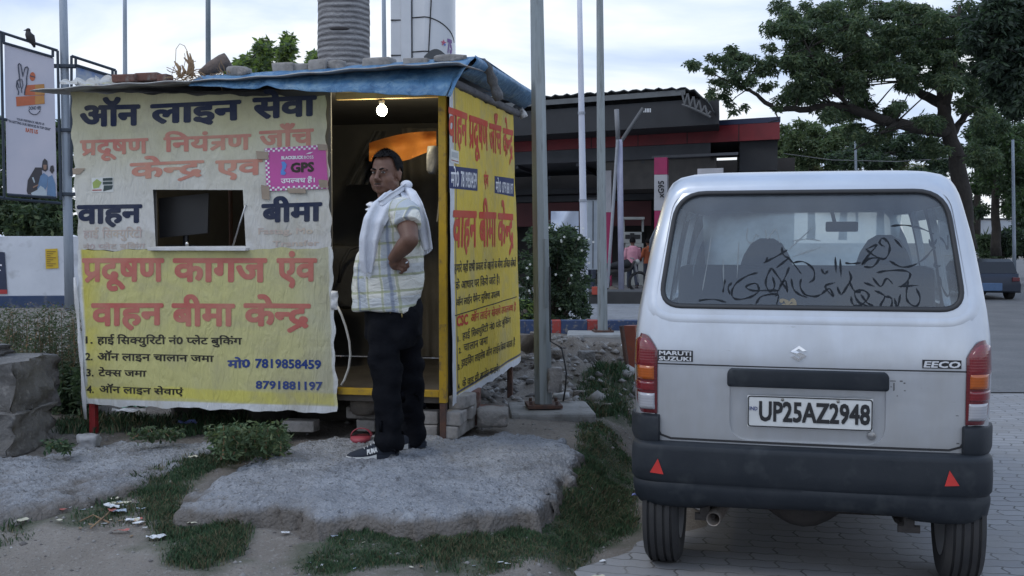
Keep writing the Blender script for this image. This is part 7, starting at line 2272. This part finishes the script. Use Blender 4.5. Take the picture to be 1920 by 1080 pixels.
# ================================================================== trees and plants
LA, LB, LC = leafm('leaf_mid', (.085, .122, .064)), leafm('leaf_dark', (.058, .088, .053)), leafm('leaf_pale', (.125, .155, .075))
LD, LE, LF_ = leafm('leaf_deep', (.030, .046, .034)), leafm('leaf_lime', (.19, .26, .065)), leafm('leaf_grey', (.12, .135, .095), .2)  # leaf colours: deep green, lime green, grey green
M_BARK = pm('bark_dark', (.045, .038, .032), (.028, .024, .021), 6, .95, bs=.8, bscale=18, bd=.03)
M_BARK2 = pm('bark_brown', (.10, .08, .062), (.065, .052, .042), 7, .95, bs=.7, bscale=20)
def branchy(mb, path, r0, r1, n=8):
    P = []
    for i in range(len(path) - 1):
        for k in range(4): P.append(path[i].lerp(path[i + 1], k / 4) + Vector((RND.uniform(-1, 1), RND.uniform(-1, 1), RND.uniform(-1, 1))) * r0 * .18 * (k > 0))
    P.append(path[-1])
    rs = [r0 + (r1 - r0) * (i / (len(P) - 1)) ** .8 for i in range(len(P))]
    mb.tube(P, rs, n)
    return list(zip(P, rs))
def tree(name, label, cat, base, limbs, cl, n, ln, wd, mats, w_=None, bark=None, grp=None, flat_=.6, twigs=True, droop=.3):
    """limbs: [(path, r0, r1)], cl: [(centre, radius)]"""
    o = thing(name, label, cat, base, grp)
    mb = MB(); nodes = []
    for path, r0, r1 in limbs: nodes += branchy(mb, path, r0, r1, 10 if r0 > .12 else 7)
    if twigs:
        for c, r in cl[::3]:
            c = Vector(c)
            best = min(nodes, key=lambda q: (q[0] - c).length + (0 if q[0].z < c.z + .3 else .6))
            mid = best[0].lerp(c, .5) + Vector((0, 0, .12 * r))
            branchy(mb, [best[0], mid, c], min(best[1] * .5, .026), .008, 5)
            for _ in range(2):
                d = Vector((RND.gauss(0, 1), RND.gauss(0, 1), RND.gauss(0, .6))).normalized() * r * .85
                mb.tube([c, c + d * .5 + Vector((0, 0, .05)), c + d], [.012, .009, .004], 4)
    mb.build('trunk', bark or M_BARK, o, True)
    P = clumps(cl, n, flat_)
    foliage('crown', P, ln, wd, mats, o, w_, .35, droop)
    return o
def ells(lst, Y0, dY, k, rpx, rnd=RND):
    """random clump centres from photo ellipses (x, y, rx, ry, count) at depth Y0 +- dY"""
    out = []
    for x, y, rx, ry, n in lst:
        for _ in range(n):
            while True:
                a, b_ = rnd.uniform(-1, 1), rnd.uniform(-1, 1)
                if a * a + b_ * b_ < 1: break
            Y = Y0 + rnd.uniform(-dY, dY)
            out.append((at(x + a * rx, y + b_ * ry, Y), rpx * rnd.uniform(.6, 1.25) * Y / F))
    return out
# ---- the large tree on the right
T = 27.0
def tp_(px, py, dy=0): return at(px, py, T + dy)
tb = tp_(1812, 452)
limbs = [([tp_(1814, 470), tp_(1806, 380), tp_(1794, 310), tp_(1778, 245), tp_(1768, 190)], .25, .16),
         ([tp_(1776, 245), tp_(1720, 240, -.5), tp_(1660, 226, -1), tp_(1600, 205, -1.2), tp_(1560, 196, -1.3), tp_(1500, 206, -1.5), tp_(1452, 205, -1.6), tp_(1420, 178, -1.7), tp_(1395, 165, -1.7)], .17, .03),
         ([tp_(1768, 195), tp_(1730, 178, .5), tp_(1700, 152, 1), tp_(1660, 110, 1.4), tp_(1620, 60, 1.6)], .15, .04),
         ([tp_(1768, 190), tp_(1762, 140), tp_(1758, 80), tp_(1740, 10)], .15, .05),
         ([tp_(1772, 205), tp_(1786, 150, -.5), tp_(1790, 90, -.8), tp_(1800, 10, -1)], .12, .04),
         ([tp_(1782, 255), tp_(1810, 215, .3), tp_(1850, 190, .6), tp_(1900, 170, 1)], .11, .03),
         ([tp_(1680, 230, -1), tp_(1640, 258, -1.4), tp_(1600, 282, -1.6)], .06, .015),
         ([tp_(1600, 205, -1.2), tp_(1560, 170, -1.6), tp_(1530, 120, -2), tp_(1500, 60, -2)], .06, .015),
         ([tp_(1452, 205, -1.6), tp_(1460, 225, -1.6), tp_(1440, 230, -1.6)], .02, .01),
         ([tp_(1395, 165, -1.7), tp_(1360, 150, -1.8), tp_(1310, 125, -1.9)], .03, .008), ([tp_(1395, 165, -1.7), tp_(1385, 130, -1.8), tp_(1370, 95, -1.9)], .028, .008)]
cl = ells([(1305, 125, 18, 9, 4), (1340, 120, 22, 14, 6), (1372, 98, 20, 16, 7), (1395, 125, 28, 22, 10), (1370, 150, 35, 14, 8), (1345, 172, 24, 10, 5), (1430, 130, 22, 25, 7), (1440, 105, 16, 22, 5), (1375, 200, 26, 12, 5), (1460, 195, 20, 12, 4), (1430, 152, 30, 12, 5)], T - 1.7, .7, 0, 12)
cl += ells([(1470, 40, 26, 30, 14), (1530, 45, 50, 40, 30), (1600, 40, 50, 42, 30), (1680, 40, 60, 40, 32), (1500, 100, 40, 24, 16), (1560, 110, 50, 30, 24), (1630, 105, 45, 35, 24), (1530, 150, 50, 24, 18), (1590, 160, 40, 24, 16), (1510, 178, 30, 14, 9), (1560, 205, 45, 14, 11), (1610, 190, 30, 18, 9), (1690, 100, 36, 36, 20), (1740, 60, 40, 50, 26), (1760, 130, 40, 30, 16), (1800, 60, 50, 50, 28), (1680, 205, 22, 12, 4), (1720, 228, 34, 10, 5), (1640, 252, 44, 14, 9), (1705, 155, 24, 16, 6), (1800, 150, 40, 30, 14), (1830, 190, 30, 20, 9), (1850, 235, 26, 26, 9), (1745, 275, 30, 16, 6), (1840, 290, 20, 24, 6)], T, 2.4, 0, 19)
tree('broadleaf_tree', 'large spreading tree whose long bare limb reaches left over the van', 'tree', tb, limbs, cl, 120000, .13, .042, [LA, LB, LC], [.45, .40, .15], flat_=.75, droop=.7)
# ---- dark tree at the right edge, nearer
Y2 = 19.0
limbs = [([at(2010, 480, Y2), at(2000, 300, Y2), at(1990, 120, Y2), at(1985, -60, Y2)], .26, .16), ([at(1992, 140, Y2), at(1930, 90, Y2), at(1880, 70, Y2 - .5), at(1840, 80, Y2 - .8)], .10, .02), ([at(1995, 220, Y2), at(1940, 210, Y2), at(1890, 225, Y2)], .08, .02), ([at(1985, 0, Y2), at(1920, -10, Y2), at(1870, 10, Y2)], .1, .02)]
cl = ells([(1880, 50, 50, 40, 34), (1900, 110, 40, 45, 34), (1845, 60, 25, 35, 12), (1860, 115, 25, 25, 10), (1910, 180, 25, 35, 14), (1870, 160, 16, 18, 5), (1960, 100, 50, 90, 20), (1900, 10, 60, 20, 14)], Y2, 1.0, 0, 22)
tree('broadleaf_tree', 'dense dark tree hanging into the upper right corner', 'tree', at(2010, 470, Y2), limbs, cl, 34000, .15, .05, [LD, LB], [.7, .3], flat_=.8, droop=.6)
# ---- green tree below it
Y3 = 33.0
limbs = [([at(1868, 480, Y3), at(1866, 380, Y3), at(1870, 300, Y3), at(1880, 220, Y3)], .16, .05), ([at(1868, 330, Y3), at(1900, 280, Y3), at(1930, 250, Y3)], .07, .02)]
cl = ells([(1880, 250, 40, 50, 20), (1900, 310, 30, 50, 20), (1850, 300, 22, 40, 9), (1905, 370, 20, 36, 10), (1850, 250, 30, 30, 8), (1840, 350, 14, 26, 4), (1930, 300, 30, 70, 12)], Y3, 2.0, 0, 22)
tree('broadleaf_tree', 'fresh green tree behind the thin pole at the right edge', 'tree', at(1868, 480, Y3), limbs, cl, 26000, .17, .06, [LA, LB, leafm('leaf_fresh', (.07, .125, .04))], [.4, .35, .25], flat_=.8, droop=.7)
# ---- farther trees between canopy and trunk
def bushy(label, Y, x, ybase, ell_, n, ln, wd, mats, w_=None, rpx=18, name='broadleaf_tree', cat='tree', bark=None, grp=None, dY=1.5, flat_=.7):
    limbs = [([at(x, ybase, Y), at(x + 3, ybase - (ybase - ell_[0][1]) * .5, Y), at(x, ell_[0][1], Y)], .004 * Y, .002 * Y)]
    return tree(name, label, cat, at(x, ybase, Y), limbs, ells(ell_, Y, dY, 0, rpx), n, ln, wd, mats, w_, bark, grp, flat_)
bushy('hazy tree behind the canopy end, just right of the red fascia', 47, 1520, 450, [(1510, 265, 50, 34, 22), (1490, 290, 30, 30, 9), (1560, 250, 40, 20, 8), (1545, 300, 40, 20, 8)], 16000, .22, .08, [LA, LC], [.6, .4])
bushy('low dark tree behind the big trunk, left of it', 44, 1650, 450, [(1640, 290, 60, 26, 18), (1700, 275, 40, 24, 11), (1600, 300, 40, 20, 9), (1740, 300, 40, 26, 10)], 16000, .20, .075, [LB, LD, LA], [.5, .3, .2])
bushy('pale dry tree in the gap under the long bare limb', 52, 1580, 450, [(1600, 282, 50, 14, 8), (1540, 320, 70, 16, 9), (1680, 318, 60, 14, 8)], 9000, .22, .08, [LC, leafm('leaf_straw', (.17, .15, .09))], [.5, .5])
bushy('bushy tree right of the big trunk, behind the van roof', 40, 1830, 450, [(1830, 270, 30, 36, 13), (1850, 330, 24, 40, 10), (1740, 330, 30, 16, 6), (1820, 400, 20, 20, 5)], 12000, .20, .075, [LB, LA, LD], [.4, .2, .4])
bushy('dark shrub standing behind the van roof under the fascia end', 50, 1470, 460, [(1475, 300, 20, 26, 8), (1480, 340, 20, 26, 6), (1460, 280, 12, 16, 4)], 6000, .20, .07, [LB, LD])
# ---- trees behind the kiosk
bushy('bright green tree top behind the stone on the kiosk roof', 26, 470, 380, [(490, 112, 14, 24, 12), (465, 122, 20, 14, 9), (500, 132, 24, 14, 9), (535, 108, 12, 22, 8), (540, 86, 4, 14, 4), (525, 130, 18, 12, 5), (492, 86, 6, 7, 3), (440, 132, 12, 8, 3)], 7000, .17, .07, [LE, LA, LC], [.45, .3, .25], 11, flat_=.9)
bushy('small green tree top just left of the palm trunk', 30, 592, 380, [(590, 118, 12, 10, 6), (586, 104, 4, 6, 2), (598, 108, 6, 12, 4)], 1600, .17, .07, [LE, LA], [.5, .5], 9)
# ---- left greenery behind the white wall
bushy('dense green tree behind the white wall and the hanging sign', 30, 60, 470, [(40, 400, 60, 36, 26), (100, 400, 40, 40, 18), (10, 330, 30, 60, 14), (115, 320, 10, 50, 10), (60, 420, 90, 24, 20), (5, 260, 14, 30, 6), (112, 260, 8, 26, 4)], 17000, .22, .09, [LA, LB, LC], [.4, .45, .15], 20)
# ---- flowering bush
Yb = 15.6
ob = thing('flowering_bush', 'rounded dark green bush dotted with small white flowers', 'bush', at(1040, 618, Yb))
cl = ells([(1030, 465, 45, 40, 34), (1060, 500, 45, 60, 40), (1000, 500, 34, 60, 26), (1050, 570, 50, 40, 34), (1000, 580, 30, 34, 16), (1090, 470, 14, 22, 6), (1075, 440, 20, 16, 5)], Yb, .45, 0, 15)
mb = MB()
for c, r in cl[::3]: 
    b0 = at(1040 + RND.uniform(-20, 20), 618, Yb); branchy(mb, [b0, b0.lerp(Vector(c), .5), Vector(c)], .02, .005, 5)
mb.build('stems', M_BARK2, ob)
foliage('leaves', clumps(cl, 26000, .9), .075, .028, [LB, LA, LD], ob, [.5, .3, .2])
for i in range(30):
    fx, fy = RND.choice([(x, y) for x, y in ((995, 500), (1012, 480), (1060, 447), (1075, 455), (1085, 425), (1042, 426), (1096, 470), (1100, 490), (1066, 517), (1047, 518), (990, 535), (1068, 537), (1083, 487), (1052, 575), (1000, 545), (1030, 430), (1015, 560), (1088, 448), (985, 520), (980, 503), (1070, 600), (1104, 450))])
    c_ = at(fx + RND.uniform(-9, 9), fy + RND.uniform(-6, 6), Yb - .52 + RND.uniform(-.05, .1))
    mb = MB()
    for q_ in range(5):
        a = 2 * math.pi * q_ / 5; mb.add([c_, c_ + Vector((.011 * math.cos(a - .5), -.008, .011 * math.sin(a - .5))), c_ + Vector((.022 * math.cos(a), -.004, .022 * math.sin(a))), c_ + Vector((.011 * math.cos(a + .5), -.008, .011 * math.sin(a + .5)))], [(0, 1, 2, 3)])
    mb.build('flower', flat('petal_white', (.75, .76, .72), .6), ob)
bushy('low fresh green plant at the left foot of the flowering bush', 14.9, 985, 640, [(985, 580, 16, 24, 8), (1000, 600, 14, 16, 5), (980, 610, 14, 14, 5)], 1800, .09, .03, [LA, LE, LB], [.5, .2, .3], 10, 'green_plant', 'plant', M_BARK2, None, .2)
# ---- left grey shrub and weeds
def stemmy(name, label, cat, pxs, Y, n, ln, wd, mats, w_=None, r=.05, dY=.25, base_y=None):
    """plant of many stems: pxs [(x, ytop, ybase)]"""
    o = thing(name, label, cat, at(pxs[0][0], pxs[0][2], Y))
    mb = MB(); cl = []
    for x, yt, yb in pxs:
        Yq = Y + RND.uniform(-dY, dY)
        a, b_ = at(x, yb, Yq), at(x + RND.uniform(-14, 14), yt, Yq + RND.uniform(-.1, .1))
        m_ = a.lerp(b_, .5) + Vector((RND.uniform(-.04, .04), 0, 0))
        mb.tube([a, m_, b_], [.006, .004, .002], 4)
        for t in np.linspace(.15, 1, 7): cl.append((a.lerp(m_, min(1, t * 2)).lerp(b_, max(0, t * 2 - 1)), r * RND.uniform(.6, 1.3)))
    mb.build('stems', M_STRAW, o)
    foliage('leaves', clumps(cl, n, .8), ln, wd, mats, o, w_)
    return o
stemmy('grey_shrub', 'grey green scrubby bush between the concrete lump and the kiosk', 'bush', [(20 + RND.uniform(-20, 130), RND.uniform(578, 668), RND.uniform(700, 790)) for _ in range(56)], 8.6, 15000, .034, .010, [LF_, LA, leafm('leaf_olive', (.11, .115, .07), .2), M_STRAW], [.22, .42, .30, .06], .085, .6)
stemmy('green_weed', 'darker green weed below the grey scrub, left of the red post', 'weed', [(105 + RND.uniform(0, 60), RND.uniform(690, 730), RND.uniform(770, 800)) for _ in range(18)], 8.2, 4200, .06, .022, [LA, LB], [.5, .5], .08, .3)
stemmy('leafy_weed', 'leafy green weed growing between the two concrete slabs', 'weed', [(440 + RND.uniform(-40, 90), RND.uniform(795, 830), RND.uniform(835, 872)) for _ in range(26)], 6.1, 3400, .042, .015, [M_G4, LA, LC], [.45, .3, .25], .05, .3)
stemmy('creeping_weed', 'low creeping weed on the back edge of the left slab', 'weed', [(262 + RND.uniform(-16, 60), RND.uniform(805, 815), RND.uniform(818, 824)) for _ in range(9)], 6.55, 420, .035, .018, [LA, LB], [.5, .5], .04, .1)
stemmy('creeping_weed', 'tiny weed beside the cement lump of the red post', 'weed', [(115 + RND.uniform(-15, 25), RND.uniform(828, 834), RND.uniform(838, 843)) for _ in range(7)], 6.15, 380, .035, .015, [LA, M_G2], [.5, .5], .035, .08)
# far right planting, wall, car
rw = thing('boundary_wall', 'low white wall beyond the road at the right', 'wall', at(1880, 470, 42))
MB().box(at(1890, 446, 42), (5.5, .2, 1.35), .05, 0, .01).build('wall', pm('wall_far', (.55, .58, .62), (.45, .48, .52), 1, .85), rw)
MB().box(at(1890, 413, 42) + Vector((0, 0, .04)), (5.6, .26, .08), .05, 0, .01).build('coping', M_CANG, rw)
bushy('leafy planting in front of the far white wall', 36, 1875, 500, [(1850, 450, 16, 14, 6), (1880, 455, 18, 20, 9), (1905, 460, 18, 24, 10), (1870, 480, 20, 14, 6), (1910, 430, 12, 14, 4), (1935, 470, 20, 30, 7)], 4200, .26, .08, [LB, LA, LD], [.4, .3, .3], 12, 'shrub', 'shrub', None, None, .8)
bushy('broken palm like shrub close behind the van shoulder', 34, 1852, 500, [(1852, 448, 10, 10, 4), (1848, 470, 8, 10, 3)], 900, .3, .06, [LB, LA], None, 12, 'shrub', 'shrub', None, None, .4)
car = thing('parked_car', 'dark parked car with a blue lower half beyond the road', 'car', at(1868, 528, 27))
c0 = at(1866, 528, 27); c0.z = 0
def cp_(x, y, z): return Vector((c0.x + x * .98 + y * .1, c0.y + y - x * .1, c0.z + z))
def csec(y, w__, z0, z1): return [cp_(-w__, y, z0), cp_(w__, y, z0), cp_(w__ * 1.02, y, (z0 + z1) / 2), cp_(w__ * .9, y, z1), cp_(-w__ * .9, y, z1), cp_(-w__ * 1.02, y, (z0 + z1) / 2)]
MB().loft([csec(0, .62, .22, .55), csec(.08, .66, .18, .66), csec(1.8, .68, .18, .68), csec(3.2, .66, .2, .66), csec(3.3, .6, .25, .5)]).build('body', pm('car_blue', (.022, .03, .05), (.018, .025, .04), 2, .35, .3), car, True, None, False, 40)
MB().loft([[cp_(-.58 * k_, y, z), cp_(.58 * k_, y, z), cp_(.58 * k_, y2, z), cp_(-.58 * k_, y2, z)] for z, k_, y, y2 in ((.665, 1, .12, 2.4), (.95, .9, .28, 2.0), (1.02, .82, .4, 1.8))]).build('cabin', flat('car_glass', (.012, .013, .016), .15), car)
for x in (-.55, .55):
    for y in (.6, 2.7): MB().tube([cp_(x - .08, y, .24), cp_(x + .08, y, .24)], .24, 18).build('wheel', M_TYRE, car)
for x in (-.5, .5): MB().box(cp_(x, -.01, .52), (.18, .05, .1), 0, 0, .01).build('tail_light', M_LH, car)
MB().box(cp_(0, -.005, .33), (1.25, .06, .20), .1, 0, .015).build('bumper', flat('car_trim', (.07, .13, .24), .5), car)
# overhead wire at the right
wr_ = [at(1470, 288, 38), at(1560, 300, 37), at(1680, 303, 36), at(1800, 296, 35), at(1920, 280, 34), at(2000, 268, 34)]
tag(MB().tube(wr_, .012, 5).build('overhead_wire', flat('wire_grey', (.16, .165, .17), .6), None), 'overhead wire sagging above the van roof', 'wire')

# ================================================================== rubble, lumps and litter
M_LUMP = pm('old_mortar', (.20, .195, .19), (.125, .12, .115), 3, .95, bs=1, bscale=16, bd=.03, third=(.24, .23, .22), ts=26)
def lump(label, c, d, seed, name='concrete_lump', cat='concrete lump', mat=M_LUMP, sub=4, amt=.3, boxy=1.0): return tag(MB().rock(c, d, seed, sub, amt, 0, boxy).build(name, mat, None, True), label, cat)
l0 = gd(20, 852, .22)
lump('big upper lump of broken concrete at the left edge, a hollow under its lip', Vector((l0.x - .47, l0.y + .42, .58)), (.56, .42, .22), 31, boxy=1.45)
lump('lower lump of broken concrete at the left edge', Vector((l0.x - .33, l0.y + .28, .33)), (.44, .36, .17), 35, boxy=1.4)
lump('narrow broken concrete slab end at the left edge on top of the lumps', Vector((l0.x - .66, l0.y + .5, .765)), (.40, .35, .06), 38, boxy=1.4)
for i, (x, y, z, s_, lb) in enumerate(((792, 1040, .09, .055, 'pale flat stone in the grass in front of the big slab'), (655, 1008, .1, .05, 'grey stone at the foot of the big slab, left of the grass'), (1052, 745, .3, .06, 'pale stone beside the plastic bag on the post block'), (565, 990, .12, .03, 'small stone below the front edge of the big slab'))):
    lump(lb, gd(x, y, z) + Vector((0, 0, s_ * .2)), (s_ * 1.3, s_, s_ * .55), 50 + i, 'stone', 'stone', M_ST3, 3)
# rubble on the mound behind the posts
RUB = [(1040, 690, .10, 'grey'), (1075, 672, .14, 'pale'), (1100, 690, .11, 'earthy'), (1150, 670, .12, 'flat'), (1010, 668, .12, 'square'), (985, 655, .16, 'long'), (1125, 655, .1, 'small'), (1165, 690, .08, 'tiny'), (1085, 715, .07, 'dark'), (1068, 655, .1, 'round'), (965, 700, .1, 'brown'), (990, 690, .09, 'chipped')]
for i in range(44): RUB.append((RND.uniform(960, 1180), RND.uniform(640, 745), RND.uniform(.025, .06), ''))
for i, (x, y, s_, adj) in enumerate(RUB):
    s_ *= .78; p = gd(x, y, .36); p.z = float(H(p.x, p.y))
    o = MB().rock(p + Vector((0, 0, s_ * .2)), (s_ * RND.uniform(.9, 1.5), s_ * RND.uniform(.7, 1.1), s_ * RND.uniform(.4, .8)), 70 + i, 3, .5, 0, 1.25 if i % 3 else 1.0).build('rubble_stone', RND.choice([M_STONE, M_LUMP, M_DIRT, M_DIRT, M_DIRT]), None, True)
    tag(o, 'broken stone on the rubble heap behind the octagonal post', 'stone', 'stones of the rubble heap')
tag(MB().grid([[at(965 + 55 * s_, 628 + 22 * t + 12 * math.sin(s_ * 3) * t, 9.6 + .1 * math.sin(s_ * 9 + t * 4)) for s_ in np.linspace(0, 1, 14)] for t in np.linspace(0, 1, 7)]).build('sack', pm('brown_sack', (.21, .17, .13), (.14, .11, .085), 6, .95, bs=.9, bscale=20, bd=.02), None, True), 'brown sack slumped on the rubble heap by the side banner', 'sack')
# red board beside the van
rbd = thing('red_board', 'rusty orange red steel board standing beside the van', 'board', at(1184, 728, 9.4))
A_ = [at(1168, 611, 9.4), at(1190, 611, 9.4), at(1204, 728, 9.4), at(1184, 728, 9.4)]
M_ORED = pm('orange_red_paint', (.22, .05, .022), (.15, .035, .02), 4, .6, third=(.10, .05, .04), ts=10)
MB().prism(A_[::-1], (.06, .10, 0)).build('sheet', M_ORED, rbd)
MB().tube([A_[0] + Vector((-.012, 0, 0)), A_[3] + Vector((-.012, 0, 0))], .02, 8).build('edge_tube', M_RUST, rbd)
# litter: scraps of paper and plastic, each its own piece
LM = {'white': flat('paper_white', (.60, .61, .62), .7), 'cream': flat('paper_cream', (.50, .47, .36), .7), 'yellow': flat('plastic_yellow', (.55, .42, .06), .5), 'red': flat('wrapper_red', (.36, .10, .08), .5), 'blue': flat('plastic_blue', (.13, .16, .38), .45), 'pale blue': flat('plastic_pale', (.36, .42, .50), .45), 'brown': flat('leaf_litter', (.20, .13, .07), .8), 'green': flat('plastic_green', (.12, .30, .22), .45)}
def scrap(label, px, py, s_, colr, z=None, asp=1.6, rot=0, name='paper_scrap', grp=None, lift=.012):
    p = gd(px, py, .12 if z is None else z)
    if z is None: p.z = float(H(p.x, p.y))
    rows = []
    for i in range(6):
        row = []
        for k in range(7):
            u, v_ = (k / 6 - .5) * s_ * asp, (i / 5 - .5) * s_
            if (i in (0, 5)) and (k in (0, 6)): u *= .75; v_ *= .7
            x_, y_ = u * math.cos(rot) - v_ * math.sin(rot), u * math.sin(rot) + v_ * math.cos(rot)
            h_ = s_ * .30 * (.5 + noise.noise(Vector((u * 40 + px, v_ * 40 + py, 1)))) 
            row.append(p + Vector((x_, y_, lift + max(0, h_))))
        rows.append(row)
    return tag(MB().grid(rows).build(name, LM[colr], None), label, 'paper scrap', grp)
scrap('white crumpled paper lowest in the weeds between the slabs', 293, 1014, .045, 'white', None, 2, .3)
scrap('pale bag scrap in the middle of the litter patch', 222, 980, .05, 'pale blue', None, 1.5, .4); scrap('white paper strip right of the litter patch', 260, 996, .03, 'white', None, 2.2, .7)
scrap('pinkish wrapper under the litter patch', 227, 1007, .025, 'red', None, 3, .2); scrap('cream leaf-like paper above the litter patch', 232, 968, .035, 'cream', None, 2.2, .5)
scrap('blue white wrapper at the litter patch centre', 245, 990, .03, 'pale blue', None, 1.8, -.5)
scrap('yellow plastic scrap in the grass left of the big slab', 240, 944, .035, 'yellow', None, 1.5, .4, lift=.03)
scrap('white folded paper at the foot of the left slab', 70, 970, .04, 'white', None, 2, .6); scrap('white paper at the left photo edge by the slab', 8, 958, .05, 'white', None, 2, .1); scrap('dark blue plastic at the left photo edge', 16, 950, .05, 'blue', None, 1.5, 0)
scrap('cream dry leaf in the grass on top of the weed strip', 362, 870, .035, 'cream', .2, 1.5, .9, lift=.04)
scrap('pale paper scrap on the weeds by the tip of the big slab', 368, 996, .045, 'cream', None, 1.8, .5, lift=.02)
scrap('small white scrap on the bare earth below the big slab', 535, 1004, .028, 'white', None, 1.4, .6); scrap('tiny white bottle cap in the weeds at the slab corner', 462, 988, .025, 'white', None, 1.3, 0)
scrap('grey blue wrapper in front of the slab at the grass edge', 627, 1012, .03, 'pale blue', None, 1.2, .9); scrap('brown leaf in the grass under the right slab corner', 825, 1008, .02, 'brown', None, 1.5, .3)
scrap('white paper at the bottom of the grass in front', 938, 1076, .035, 'white', None, 2, .1); scrap('white scrap near the van wheel on the grass edge', 1130, 1006, .025, 'white', None, 1.2, .5); scrap('flat grey scrap near the van wheel on bare earth', 1122, 1032, .03, 'cream', None, 2, .1)
scrap('blue and white crumpled wrapper behind the van wheel', 1201, 941, .06, 'blue', .03, 1.6, -.3, lift=.03)
scrap('white torn paper on the small green under the kiosk', 243, 782, .09, 'white', .24, 2.6, .1, lift=.04); scrap('green plastic under the list banner', 256, 772, .12, 'green', .24, 1.6, .2, lift=.03); scrap('yellow scrap under the list banner', 322, 772, .08, 'yellow', .24, 1.6, .5, lift=.03); scrap('small blue plastic beside the dark rubble under the kiosk', 352, 798, .07, 'blue', .24, 1.8, 0)
scrap('white stained paper by the right kerb of the rubble heap', 1166, 659, .08, 'white', .36, 1.3, .3, lift=.05); scrap('small red wrapper on the rubble heap', 1145, 711, .05, 'red', .28, 1.2, .4, lift=.03); scrap('flat pale scrap on the rubble heap beside the bag', 1085, 708, .08, 'white', .3, 2, .2, lift=.03)
for i in range(26):
    scrap('crumpled paper or wrapper scrap in the litter at the foot of the left slab', RND.choice([RND.gauss(225, 32), RND.gauss(80, 45)]), RND.gauss(976, 16), RND.uniform(.018, .038), RND.choice(['white', 'white', 'cream', 'pale blue', 'brown', 'red']), None, RND.uniform(1.2, 2.4), RND.uniform(0, 3), grp='litter scraps at the left slab', lift=.015)
for i in range(36):
    x, y = RND.uniform(150, 300), RND.uniform(955, 1015)
    if i > 18: x, y = RND.uniform(560, 1180), RND.uniform(1005, 1070)
    scrap('tiny torn paper bit scattered on the ground', x, y, RND.uniform(.008, .016), RND.choice(['white', 'cream', 'pale blue', 'brown', 'brown']), None, RND.uniform(1.2, 2.5), RND.uniform(0, 3), grp='tiny paper bits', lift=.006)
# dry branch lying on the earth
tw = MB()
for pts in ([(170, 1002), (200, 985), (222, 970)], [(205, 992), (175, 985), (150, 992)], [(60, 982), (90, 972), (125, 948)], [(85, 975), (110, 962), (118, 940)]):
    tw.tube([Vector((gd(x, y, .12).x, gd(x, y, .12).y, float(H(gd(x, y, .12).x, gd(x, y, .12).y)) + .015)) for x, y in pts], .004, 5)
tag(tw.build('dry_twigs', M_STRAW, None), 'dry twigs lying at the foot of the left slab', 'twigs')
lump('flat dark clod of earth on the bare ground near the left litter', gd(178, 1000, .12) + Vector((0, 0, .0)), (.13, .07, .022), 91, 'earth_clod', 'clod', M_DIRT, 3)

bpy.data.objects.remove(_to)
